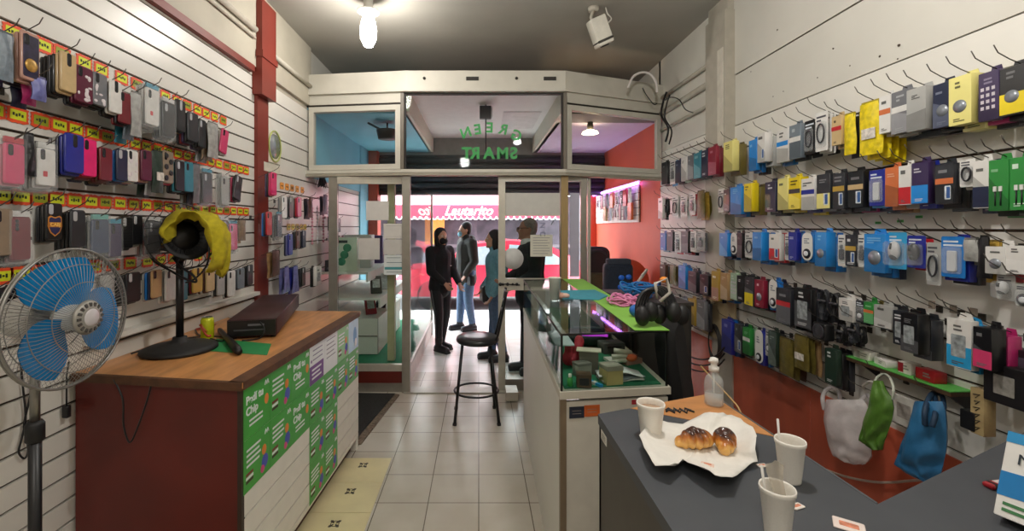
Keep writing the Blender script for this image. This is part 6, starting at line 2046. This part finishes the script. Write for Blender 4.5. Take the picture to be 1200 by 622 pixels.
# ------------------------------------------------------------------ orange porch wall: slat panel with goods, light tube
b = MB()
for k in range(5): b.box((XR - .03, 5.35, 1.66 + .09 * k), (XR - .012, 7.25, 1.742 + .09 * k), WHITE)
b.box((XR - .014, 5.35, 1.66), (XR - .001, 7.25, 2.11), GROOVE)
tag(b.obj('slat_panel'), 'white slatted display panel on the orange porch wall', 'panel')
b = MB(); b.tube([(XR - .05, 5.3, 2.125), (XR - .05, 7.7, 2.125)], .018, M('#b77af2', .4, emit=9, vary=.0), 10)
o = b.obj('light_tube'); tag(o, 'violet glowing light tube along the top of the porch display panel', 'light')
q = MB(); q.box((XR - .03, 5.3, 2.145), (XR - .005, 7.7, 2.16), WHITE); q.obj('mounting_rail', o)
PRC = [('white', 'card'), ('black', 'case'), ('navy', 'pouch'), ('orange', 'box'), ('white', 'card'), ('charcoal', 'card'), ('red', 'box'), ('white', 'pouch'), ('beige', 'box'), ('steel', 'pouch')]
n = 0
for rowz, ys in ((2.08, (7.0, 6.75, 6.5, 6.25, 6.05, 5.85, 5.68, 5.52)), (1.90, (6.6, 6.35, 6.1, 5.9, 5.7, 5.5))):
    for yv in ys:
        c, kd = PRC[n % 10]
        o, th = MAKE[kd](.13 if kd != 'case' else .09, .21, c, '')
        o.location = (XR - .07, yv, rowz); o.rotation_euler = (0, 0, R(-90))
        n += 1
        tag(o, '%s %s on the porch display panel, %s item of its %s row' % (c, NOUN[kd], ORD[n if n <= 8 else n - 8], 'upper' if n <= 8 else 'lower'), CATG[kd], 'goods on the porch display panel')
        hook('R', yv, rowz - .02, 'wire hook on the porch display panel, %s of its %s row' % (ORD[n if n <= 8 else n - 8], 'upper' if n <= 8 else 'lower'), 'hooks of the porch display panel', .10)
# lamps over the porch
t = thing('pendant_lamp', 'round glowing pendant lamp behind the pink porch window', 'lamp', (1.22, 4.86, 2.75))
b = MB(); b.lathe([(.001, 0), (.03, 0), (.035, -.05), (.03, -.09), (.001, -.09)][::-1], M('#4a423c', .5), 16); b.obj('holder', t)
b = MB(); b.lathe([(.03, -.085), (.075, -.105), (.09, -.125), (.08, -.128), (.001, -.13)][::-1], M('#ffe2b0', .4, emit=14, vary=0), 24); b.obj('glowing_disc', t)
t = thing('pendant_lamp', 'dark half dome lamp behind the blue porch window', 'lamp', (-1.02, 4.95, 2.76))
b = MB(); b.lathe([(.10, -.18), (.12, -.09), (.12, -.08), (.10, -.075), (.02, -.06), (.001, -.06)], M('#2c2526', .4), 24); b.obj('dome', t)
b = MB(); b.tube([(0, 0, -.06), (0, 0, 0)], .01, BLACKM, 8); b.obj('stem', t)
b = MB(); b.tube([(-.13, -.02, -.04), (.05, .9, -.04)], .012, M('#3a4a5a', .5), 6)
tag(b.obj('conduit', None, (-1.06, 4.8, 2.76)), 'dark conduit running across the blue porch ceiling', 'conduit')
# dark hanging sign box seen through the middle window
t = thing('hanging_sign', 'small dark sign box on a rod behind the green lettering', 'sign', (.08, 5.0, 2.98))
b = MB(); b.box((-.07, -.03, -.16), (.06, .03, -.02), M('#2f2a30', .5)); b.obj('box', t)
b = MB(); b.tube([(0, 0, 0), (0, 0, -.62)], .008, BLACKM, 6); b.obj('rod', t)
b = MB(); b.box((.062, -.03, -.15), (.075, .03, -.03), M('#d9d4d8', .5)); b.obj('edge', t)

# ------------------------------------------------------------------ showcase beside the entrance
sx1 = -.70
t = thing('showcase', 'glass showcase of boxes beside the entrance, behind the taped papers', 'showcase', (-1.2, 5.4, 0))
b = MB(); b.box((XL + .02, 4.45, .0), (sx1, 6.6, .22), M('#cfcac0', .5)); child(b, 'base', t)
b = MB(); b.box((XL + .02, 4.45, .22), (sx1 - .01, 6.6, .228), M('#2f8a64', .9, vary=.15, scale=40)); child(b, 'green_carpet', t)
b = MB(); b.box((sx1 - .004, 4.45, .22), (sx1 + .004, 6.6, 2.05), GLASS); child(b, 'side_glass', t)
b = MB(); b.box((sx1 - .015, 4.40, .2), (sx1 + .015, 4.46, 2.08), ALU); b.box((sx1 - .015, 6.58, .0), (sx1 + .015, 6.63, 2.08), ALU); b.box((sx1 - .012, 4.45, .19), (sx1 + .012, 6.6, .225), ALU); child(b, 'side_frame', t)
b = MB(); b.box((-.93, 4.52, .24), (-.86, 4.60, 2.05), M('#cfc39c', .5, vary=.1)); child(b, 'wooden_post', t)
for n, (x1, z, nm) in enumerate(((-1.15, 1.13, 'top shelf'), (-1.02, .86, 'middle shelf'))):
    b = MB(); b.box((XL + .02, 4.6, z - .02), (x1, 6.2, z), WHITE); b.box((x1 - .02, 4.6, z - .10), (x1, 6.2, z - .02), WHITE); child(b, 'shelf', t)
b = MB(); b.box((XL + .02, 4.75, .24), (-1.08, 6.1, .62), WHITE); b.box((XL + .02, 4.742, .43), (-1.085, 4.752, .437), DK); b.box((-1.082, 4.75, .24), (-1.078, 4.76, .62), DK); child(b, 'drawer_unit', t)
def scbox(x, y, z, w, d, h, hexs, label, art=None, rz=0, name='boxed_appliance'):
    t = thing(name, label, 'box', (x, y, z), R(rz), 'goods in the showcase')
    b = MB(); b.rbox(w, h, d, .003, M(hexs, .5, vary=.08, scale=8), c=(0, 0, h / 2), seg=1, ch=.001); b.obj('box_body', t)
    if art:
        b = MB()
        for k in range(3): b.ell((w * (-.15 + .12 * k), -d / 2, h * (.3 + .2 * k)), (w * .18, .003, h * .12), M(art, .5, vary=.3), 12)
        b.box((-w * .4, -d / 2 - .001, h * .84), (w * .1, -d / 2, h * .92), M('#333a3a', .5)); b.obj('printed_art', t)
scbox(-1.42, 4.78, 1.13, .24, .24, .36, '#cfd9c6', 'pale green printed carton on the showcase top shelf', '#3f8a68', 8)
scbox(-1.40, 5.22, 1.13, .30, .26, .38, '#d9d9d4', 'white printed carton behind the pale green one in the showcase', '#8fb5a0', 4)
scbox(-1.33, 5.85, 1.13, .16, .2, .36, '#4a3568', 'dark purple carton at the street end of the showcase top shelf', '#c9c4d6')
scbox(-1.55, 4.72, 1.13, .14, .10, .12, '#34363c', 'small dark box in the corner of the showcase top shelf', '#6a6d74')
for n, (x, y, z, c, lab, rz) in enumerate(((-1.13, 4.9, .86, '#5a5450', 'dark tilted phone package on the middle showcase shelf', 20), (-1.12, 5.2, .86, '#c9cdd0', 'white tilted package on the middle showcase shelf', 10), (-1.10, 5.6, .86, '#3f6f78', 'teal tilted package on the middle showcase shelf', 14), (-1.2, 4.95, .62, '#a3303a', 'red package leaning on the lower showcase unit', 30), (-1.18, 5.35, .62, '#2f3338', 'black gadget package on the lower showcase unit', -10), (-1.25, 5.75, .62, '#b9bfc6', 'silver package at the street end of the lower showcase unit', 5))):
    t = thing('package', lab, 'package', (x, y, z), R(rz), 'goods in the showcase')
    b = MB(); mt = Matrix.Translation((0, .03, .10)) @ Matrix.Rotation(R(-28), 4, 'X'); b.rbox(.12, .20, .03, .006, M(c, .4), mt); b.obj('package_body', t)
    b = MB(); b.rbox(.08, .10, .002, .004, M('#d9dcdc', .3, vary=.4, scale=40), mt, c=(0, -.017, .01)); b.obj('picture', t)
for n, (y, z, c) in enumerate(((4.9, 1.72, 'charcoal'), (5.1, 1.72, 'pink'), (5.25, 1.70, 'dark green'), (4.95, 1.48, 'grey'), (5.4, 1.5, 'maroon'))):
    o, th = mk_case(.08, .16, c, 'case', ''); o.location = (XL + .05, y, z); o.rotation_euler = (0, 0, R(90))
    tag(o, '%s phone case hanging on the slats inside the showcase' % c, 'phone case', 'phone cases inside the showcase')
    hook('L', y, z - .01, 'wire hook carrying the %s phone case inside the showcase' % c, 'hooks inside the showcase', .09)
b = MB()
b.lathe([(.001, 0), (.09, 0), (.09, .03), (.001, .03)], M('#d9d9d6', .4), 20)
# ------------------------------------------------------------------ people at the entrance
def cap(b, p, r1, q, r2, mat, n=12, flat=1.0):
    """closed tapered limb between two joints"""
    p, q = Vector(p), Vector(q)
    pts, rs = [], []
    d = (q - p)
    L_ = max(d.length, 1e-5)
    u = d / L_
    for k in range(4, 0, -1):
        a = k / 4 * math.pi / 2; pts.append(p - u * r1 * math.sin(a)); rs.append(max(.001, r1 * math.cos(a)))
    for k in range(5): pts.append(p + d * k / 4); rs.append(r1 + (r2 - r1) * k / 4)
    for k in range(1, 5):
        a = k / 4 * math.pi / 2; pts.append(q + u * r2 * math.sin(a)); rs.append(max(.001, r2 * math.cos(a)))
    b.tube(pts, rs, mat, n)

def chain(b, pts, rs, mat):
    for i in range(len(pts) - 1): cap(b, pts[i], rs[i], pts[i + 1], rs[i + 1], mat)

def hand(b, wrist, d, nrm, mat, curl=.5, s=1.0):
    """palm, four bent fingers of unequal length and a thumb from the side of the palm"""
    d = Vector(d).normalized(); nrm = Vector(nrm); nrm = (nrm - d * nrm.dot(d)).normalized(); side = d.cross(nrm)
    w = Vector(wrist)
    for k in (-1, 0, 1): cap(b, w + d * .01 * s + side * .012 * k * s, .014 * s, w + d * .075 * s + side * .022 * k * s, .013 * s, mat, 8)
    for k, ln in enumerate((.066, .078, .072, .056)):
        base = w + d * .08 * s + side * (-.030 + .020 * k) * s
        p1 = base + (d * math.cos(curl * .6) + nrm * math.sin(curl * .6)) * ln * .5 * s
        p2 = p1 + (d * math.cos(curl * 1.6) + nrm * math.sin(curl * 1.6)) * ln * .5 * s
        cap(b, base, .0095 * s, p1, .0088 * s, mat, 8); cap(b, p1, .0088 * s, p2, .0078 * s, mat, 8)
    t0 = w + d * .025 * s - side * .026 * s
    t1 = t0 + (d * .6 - side * .7 + nrm * .3).normalized() * .035 * s
    cap(b, t0, .012 * s, t1, .010 * s, mat, 8); cap(b, t1, .010 * s, t1 + (d * .95 - side * .1 + nrm * .2).normalized() * .03 * s, .0085 * s, mat, 8)

def person(label, loc, yaw, height, J, cloth, skin='#b98a70', build=1.0):
    """J: joints in a body frame (x = own right ... negated left, -y = forward, z up, for a 1.7 m body)"""
    t = thing('person', label, 'person', loc, R(yaw))
    S = height / 1.7
    t.scale = (S, S, S)
    sk = M(skin, .5, vary=.06, scale=20)
    V = {k: Vector(v) for k, v in J.items()}
    B = MB()
    # body
    cap(B, V['pelvis'], .115 * build, V['waist'], .105 * build, sk); cap(B, V['waist'], .105 * build, V['chest'], .13 * build, sk)
    for sd in 'LR':
        cap(B, V['chest'], .11, V['sh' + sd], .055, sk)
        chain(B, [V['sh' + sd], V['el' + sd], V['wr' + sd]], [.052, .042, .027], sk)
        dirv = (V['wr' + sd] - V['el' + sd]).normalized()
        hand(B, V['wr' + sd], (dirv + Vector(V.get('hd' + sd, (0, 0, 0)))).normalized(), V.get('hn' + sd, Vector((0, -1, 0))), sk, .6)
        cap(B, V['pelvis'], .10, V['hip' + sd], .092, sk)
        chain(B, [V['hip' + sd], V['kn' + sd], V['an' + sd]], [.088, .056, .038], sk)
        cap(B, V['an' + sd], .036, V['an' + sd] + Vector((0, -.10, -.050)), .024, sk)
    h = V['head']; fd = Vector(V.get('face', (0, -1, 0))).normalized()
    cap(B, V['chest'] + Vector((0, 0, .06)), .062, h + Vector((0, .01, -.09)), .055, sk)
    side = Vector((0, 0, 1)).cross(fd).normalized()
    hm_ = Matrix(((side.x, -fd.x, 0, h.x), (side.y, -fd.y, 0, h.y), (side.z, -fd.z, 1, h.z), (0, 0, 0, 1)))   # local -y is the face
    B.ell((0, .012, .02), (.076, .096, .098), sk, 18, hm_); B.ell((0, -.03, -.045), (.058, .062, .068), sk, 16, hm_)
    B.ell((0, -.098, -.012), (.014, .020, .020), sk, 10, hm_); B.ell((0, -.088, .004), (.010, .014, .026), sk, 8, hm_)
    B.ell((0, -.084, -.058), (.024, .012, .008), sk, 8, hm_); B.ell((0, -.075, -.092), (.026, .022, .020), sk, 8, hm_)
    for sx in (-1, 1): B.ell((sx * .076, .012, -.005), (.012, .02, .032), sk, 8, hm_)
    body = mesh_obj('body', remesh(B, .0085, 3), t)
    for sx in (-1, 1):
        e = MB(); e.ell((sx * .030, -.083, .012), (.012, .008, .008), M('#e8e4dc', .3), 10, hm_); e.ell((sx * .030, -.0895, .012), (.006, .004, .006), M('#2a1a14', .2), 8, hm_); e.obj('eye', t)
    cloth(t, V, hm_, S)
    return t

def shoes(t, V, hexs, boot=0):
    for sd in 'LR':
        b = MB(); a = V['an' + sd]
        cap(b, a + Vector((0, .03, -.035)), .054, a + Vector((0, -.15, -.045)), .046, M(hexs, .5)); cap(b, a + Vector((0, .0, .03 + boot)), .058, a + Vector((0, .01, -.03)), .046, M(hexs, .5))
        b.box((a.x - .042, a.y - .19, .0), (a.x + .042, a.y + .075, .022), M(hexs, .5))
        mesh_obj('shoe', remesh(b, .008, 2), t)

def trousers(t, V, hexs, k=1.0, to=.0, stripe=None):
    m = M(hexs, .75, vary=.22, scale=26)
    b = MB(); cap(b, V['pelvis'], .135, V['waist'], .122, m)
    for sd in 'LR':
        cap(b, V['pelvis'], .125, V['hip' + sd], .108 * k, m)
        chain(b, [V['hip' + sd], V['kn' + sd], V['an' + sd] + Vector((0, 0, .03 + to))], [.106 * k, .073 * k, .055 * k], m)
    mesh_obj('trousers', remesh(b, .0095, 3), t)
    if stripe:
        for sd, sx in (('R', 1), ('L', -1)):
            b = MB(); pts = [V['hip' + sd] + Vector((sx * .10 * k, -.0, 0)), V['kn' + sd] + Vector((sx * .066 * k, -.0, 0)), V['an' + sd] + Vector((sx * .05 * k, 0, .1))]
            b.tube(smooth_path(pts, 5), .008, M(stripe, .6), 6); b.obj('side_stripe', t)

def coat(t, V, hexs, hem, k=1.0, sleeve=.02, collar=True, name='coat', flare=1.0):
    m = M(hexs, .8, vary=.2, scale=24)
    b = MB()
    cap(b, V['waist'], .135 * k, V['chest'], .15 * k, m)
    cap(b, V['waist'], .138 * k, Vector((V['pelvis'].x, V['pelvis'].y, hem)), .150 * k * flare, m)
    for sx in (-1, 1): cap(b, V['waist'] + Vector((sx * .05, 0, 0)), .10 * k, Vector((V['pelvis'].x + sx * .075, V['pelvis'].y, hem + .02)), .115 * k * flare, m); cap(b, V['chest'] + Vector((sx * .06, 0, .02)), .11 * k, V['waist'] + Vector((sx * .05, 0, 0)), .10 * k, m)
    for sd in 'LR':
        cap(b, V['chest'] + Vector((0, 0, .05)), .105 * k, V['sh' + sd], .075 * k, m)
        e, w = V['el' + sd], V['wr' + sd]
        chain(b, [V['sh' + sd], e, w - (w - e).normalized() * sleeve], [.076 * k, .062 * k, .047 * k], m)
    if collar: cap(b, V['chest'] + Vector((0, 0, .10)), .09 * k, V['head'] + Vector((0, .02, -.115)), .075, m)
    mesh_obj(name, remesh(b, .0095, 3), t)

def hair(t, hm_, hexs, long=0, vol=1.0, top=0.0):
    m = M(hexs, .6, vary=.35, scale=40)
    b = MB()
    b.ell((0, .028, .042), (.086 * vol, .094 * vol, .088 * vol + top), m, 16, hm_)
    b.ell((0, .055, .0), (.080 * vol, .062 * vol, .085), m, 14, hm_)
    if long:
        for sx in (-1, 1):
            b.ell((sx * .062, .02, -.05), (.034, .05, .085 + long * .4), m, 12, hm_)
        b.ell((0, .07, -.08), (.075, .04, .10 + long), m, 14, hm_)
    mesh_obj('hair', remesh(b, .008, 2), t)

def J0(**kw):
    J = dict(pelvis=(0, 0, .93), waist=(0, 0, 1.08), chest=(0, .0, 1.28), head=(0, -.02, 1.575),
             shL=(-.175, .01, 1.37), shR=(.175, .01, 1.37), elL=(-.21, .03, 1.09), elR=(.21, .03, 1.09), wrL=(-.21, -.03, .86), wrR=(.21, -.03, .86),
             hipL=(-.085, 0, .90), hipR=(.085, 0, .90), knL=(-.09, -.015, .49), knR=(.09, -.015, .49), anL=(-.09, .02, .085), anR=(.09, .02, .085))
    J.update(kw)
    return J

# woman in black at the doorway, both hands held out in front of her hips
Jw = J0(elL=(-.20, -.02, 1.10), wrL=(-.13, -.22, .95), elR=(.20, -.04, 1.10), wrR=(.10, -.27, .93), anL=(-.085, -.06, .085), anR=(.075, .05, .085), knL=(-.09, -.06, .50), hdL=(.3, 0, -.5), hdR=(.0, 0, -.6), face=(-.25, -1, 0), head=(-.01, -.03, 1.565))
def cw(t, V, hm_, S):
    trousers(t, V, '#15151a', .92, .02, '#6d6d70'); coat(t, V, '#0d0d11', .86, 1.0, .03)
    shoes(t, V, '#101014', .06); hair(t, hm_, '#141013', .05, 1.06)
    b = MB(); b.ell((0, -.060, -.055), (.060, .052, .052), M('#111114', .8), 16, hm_); b.obj('face_mask', t)
    b = MB(); b.rbox(.03, .012, .006, .002, M('#c9c9cc', .4), Matrix.Translation((.05, -.155, 1.17))); b.obj('coat_button', t)
person('woman in black coat, leggings and black mask standing in the doorway', (-.50, 5.80, 0), 48, 1.60, Jw, cw)

# man in an olive parka, standing behind her, face turned to the side
Jm = J0(elL=(-.23, -.01, 1.10), wrL=(-.17, -.20, .93), elR=(.23, .02, 1.09), wrR=(.19, -.12, .88), anL=(-.08, -.08, .085), anR=(.10, .05, .085), knL=(-.085, -.05, .50), face=(-.2, -1, -.12), head=(0, -.035, 1.57))
def cm(t, V, hm_, S):
    trousers(t, V, '#55708f', 1.04); coat(t, V, '#2f312b', .80, 1.1, .03); shoes(t, V, '#1f2126'); hair(t, hm_, '#17120f', 0, 1.02, .006)
    b = MB(); b.ell((0, -.066, -.05), (.056, .046, .046), M('#7fb4c6', .8), 14, hm_); b.obj('face_mask', t)
    b = MB(); b.rbox(.14, .16, .09, .03, M('#1b1a1b', .7), Matrix.Translation((.22, -.03, .80)), ch=.02); b.obj('shoulder_bag', t)
    b = MB(); cap(b, (0, .08, 1.42), .075, (0, .05, 1.36), .10, M('#2b2d28', .8)); mesh_obj('hood', remesh(b, .009, 2), t)
person('man in olive parka and jeans standing behind the woman in black', (-.19, 6.93, 0), -62, 1.68, Jm, cm)

# person in a light blue jacket half hidden by the sliding door frame
Jb = J0(elL=(-.22, .0, 1.10), wrL=(-.18, -.16, .90), elR=(.22, .03, 1.10), wrR=(.18, -.10, .86), anL=(-.09, -.05, .085), anR=(.09, .06, .085), head=(.0, -.05, 1.56))
def cb(t, V, hm_, S):
    trousers(t, V, '#4a6282', 1.0); coat(t, V, '#6fa0b0', .92, 1.06, .03, True); shoes(t, V, '#25262b'); hair(t, hm_, '#120e0e', .06, 1.06)
    b = MB(); b.rbox(.26, .22, .12, .04, M('#131316', .6), Matrix.Translation((-.17, -.12, .84)), ch=.02); b.obj('black_bag', t)
    b = MB(); b.tube(smooth_path([(-.17, -.1, .95), (-.2, -.05, 1.2), (-.17, .0, 1.46), (-.1, .1, 1.3)], 5), .012, M('#131316', .6), 6); b.obj('bag_strap', t)
person('person in light blue jacket with a black bag beside the sliding door', (.22, 5.35, 0), -80, 1.58, Jb, cb)

# older man with grey hair and glasses behind the sliding door glass
Jo = J0(elL=(-.23, -.02, 1.11), wrL=(-.15, -.24, 1.02), elR=(.23, .0, 1.10), wrR=(.17, -.20, .98), anL=(-.09, -.04, .085), anR=(.10, .05, .085), face=(0, -1, -.05), head=(0, -.04, 1.575))
def co(t, V, hm_, S):
    trousers(t, V, '#23252b', 1.05); coat(t, V, '#16171b', .84, 1.14, .03, False, 'jacket'); shoes(t, V, '#2a2b2e'); hair(t, hm_, '#8a8680', 0, 1.0)
    b = MB()
    for sx in (-1, 1):
        b.tube([(sx * .032 + .022 * math.cos(6.283 * k / 16), -.102, .012 + .018 * math.sin(6.283 * k / 16)) for k in range(16)], .003, BLACKM, 5, closed=True, mtx=hm_)
        b.tube([(sx * .054, -.10, .016), (sx * .078, -.05, .018), (sx * .08, .012, .012)], .003, BLACKM, 5, mtx=hm_)
    b.tube([(-.01, -.103, .014), (.01, -.103, .014)], .003, BLACKM, 5, mtx=hm_); b.obj('glasses', t)
    b = MB(); cap(b, (0, -.05, 1.42), .066, (0, -.03, 1.45), .062, M('#d9d9d8', .7)); mesh_obj('white_collar', remesh(b, .008, 2), t)
person('older man with grey hair, glasses and black jacket behind the sliding door', (.57, 4.90, 0), -84, 1.70, Jo, co, '#b5836a')

# ------------------------------------------------------------------ the street
def car(label, loc, rz, hexs, glassc='#8b969c'):
    t = thing('parked_car', label, 'car', loc, R(rz))
    paint = M(hexs, .25, vary=.05, coat=.6)
    prof = [(-2.05, .35), (-2.08, .62), (-1.95, .82), (-1.15, .92), (-.55, 1.36), (.25, 1.44), (1.0, 1.40), (1.75, 1.02), (2.02, .92), (2.08, .6), (2.05, .35), (1.75, .28), (-1.75, .28)]
    b = MB(); b.plate(prof, -.82, .82, paint); o = b.obj('bodywork', t)
    bv = o.modifiers.new('round', 'BEVEL'); bv.width = .07; bv.segments = 4; bv.limit_method = 'ANGLE'; bv.angle_limit = R(40)
    for sy in (-1, 1):
        b = MB(); b.plate([(-.95, .95), (-.48, 1.30), (.18, 1.36), (.18, .93)], sy * .835 - .006, sy * .835 + .006, M(glassc, .08)); b.obj('front_window', t)
        b = MB(); b.plate([(.28, .93), (.28, 1.36), (.95, 1.32), (1.42, 1.02), (1.35, .95)], sy * .835 - .006, sy * .835 + .006, M(glassc, .08)); b.obj('rear_window', t)
        b = MB(); b.box((-.15, sy * .84 - .012, .80), (.05, sy * .84 + .012, .83), STEEL); b.obj('door_handle', t)
        b = MB(); b.rbox(.18, .12, .08, .03, paint, Matrix.Translation((-.75, sy * .93, .98)), ch=.02); b.obj('wing_mirror', t)
        for x in (-1.3, 1.3):
            b = MB(); mt = Matrix.Translation((x, sy * .76, .31)) @ Matrix.Rotation(R(90), 4, 'X')
            b.lathe([(.19, -.10), (.30, -.10), (.32, -.06), (.32, .06), (.30, .10), (.19, .10)], M('#151515', .8), 28, mt); w = b.obj('wheel', t)
            b = MB(); b.lathe([(.001, -.09), (.2, -.085), (.2, .085), (.001, .09)], STEEL, 20, mt); b.obj('hub_cap', w)
    b = MB(); b.box((-2.1, -.7, .36), (-2.04, .7, .5), M('#2a2a2c', .5)); b.obj('bumper', t)
    b = MB()
    for sy in (-1, 1): b.ell((-2.0, sy * .6, .68), (.08, .14, .08), M('#d9dde0', .1), 12)
    b.obj('headlights', t)
    return t
car('red car parked along the kerb in front of the doorway', (.35, 10.0, -.12), 0, '#c02c40')
car('pale grey car parked further along the street behind the showcase', (-4.3, 10.1, -.12), 0, '#b9bcc0')
# shop across the street: facade, awning with its name
b = MB()
b.box((-9, 15.2, -.1), (-4.4, 15.6, 7.5), M('#b9afa6', .8, vary=.1, scale=2)); b.box((3.4, 15.2, -.1), (9, 15.6, 7.5), M('#a9a0a8', .8, vary=.1, scale=2))
b.box((-4.4, 15.2, 2.7), (3.4, 15.6, 7.5), M('#d6cfca', .8, vary=.08, scale=2)); b.box((-4.4, 15.8, -.1), (3.4, 15.9, 2.7), M('#5a4d56', .7, vary=.4, scale=3))
o = b.obj('building_facade'); o['kind'] = 'structure'
b = MB(); b.box((-14, 13.9, -.13), (14, 15.2, .02), M('#b5b0a8', .8)); struct(b, 'pavement_far')
t = thing('shop_window', 'dark shop window under the pink awning across the street', 'shop window', (-.5, 15.3, 0))
for x in (-3.2, -1.4, .4, 2.2):
    b = MB(); b.box((x - .04, 0, 0), (x + .04, .1, 2.6), M('#5a4a52', .5)); b.obj('mullion', t)
b = MB(); b.box((-3.8, .02, .9), (3.8, .05, 1.0), M('#6a5a60', .5)); b.obj('sill', t)
b = MB(); b.box((-1.4, .2, 1.0), (-.7, .25, 2.2), M('#e0863a', .5, emit=.8)); b.obj('orange_lights', t)  # glowing panel standing in for the orange lights inside the shop
t = thing('awning', 'pink red awning with scalloped white edge and shop name across the street', 'awning', (-.6, 13.6, 0))
PINK = M('#bb2940', .7, vary=.06, scale=3)
b = MB(); b.add([(-3.9, 0, 2.28), (3.3, 0, 2.28), (3.3, 1.6, 2.85), (-3.9, 1.6, 2.85), (-3.9, .02, 2.24), (3.3, .02, 2.24), (3.3, 1.6, 2.81), (-3.9, 1.6, 2.81)], [(0, 1, 2, 3), (7, 6, 5, 4), (0, 4, 5, 1), (1, 5, 6, 2), (2, 6, 7, 3), (3, 7, 4, 0)], M('#e6a4ae', .7)); b.obj('canopy', t)
b = MB(); b.box((-3.9, -.02, 1.92), (3.3, .0, 2.28), PINK); b.obj('valance', t)
b = MB()
for k in range(40):
    x = -3.9 + .18 * k + .09; b.plate(arc(x, 1.925, .09, 180, 360, 8), -.025, .002, PINK)
b.obj('scallops', t)
b = MB()
pts = []
for k in range(40): pts += [(x, -.028, z) for x, z in arc(-3.9 + .18 * k + .09, 1.925, .092, 180, 360, 6)]
b.tube(pts, .018, M('#f0ecea', .7), 5); b.obj('white_edging', t)
text_obj('shop_name', 'Lautarito', .40, M('#f4e9d8', .6), t, (.28, -.03, 2.09), shear=.35, bold=.006)
for x in (-3.7, 3.1):
    b = MB(); b.tube([(x, 0, 2.2), (x, 1.6, 1.7)], .02, STEEL, 8); b.obj('strut', t)
b = MB(); b.box((-.55, -.03, -.25), (.55, .03, .25), M('#e8b83a', .5)); o = b.obj('shop_sign', None, (-3.5, 12.9, 2.35)); q = MB(); q.box((-.5, -.035, -.2), (.0, -.03, .0), M('#3f9a4a', .5)); q.box((.08, -.035, -.15), (.5, -.03, .18), M('#e2663a', .5)); q.obj('coloured_panels', o)
q = MB(); q.tube([(0, .0, -.25), (0, 0, -2.47)], .03, STEEL, 8); q.obj('pole', o)
tag(o, 'yellow and orange shop sign on a pole across the street', 'sign')
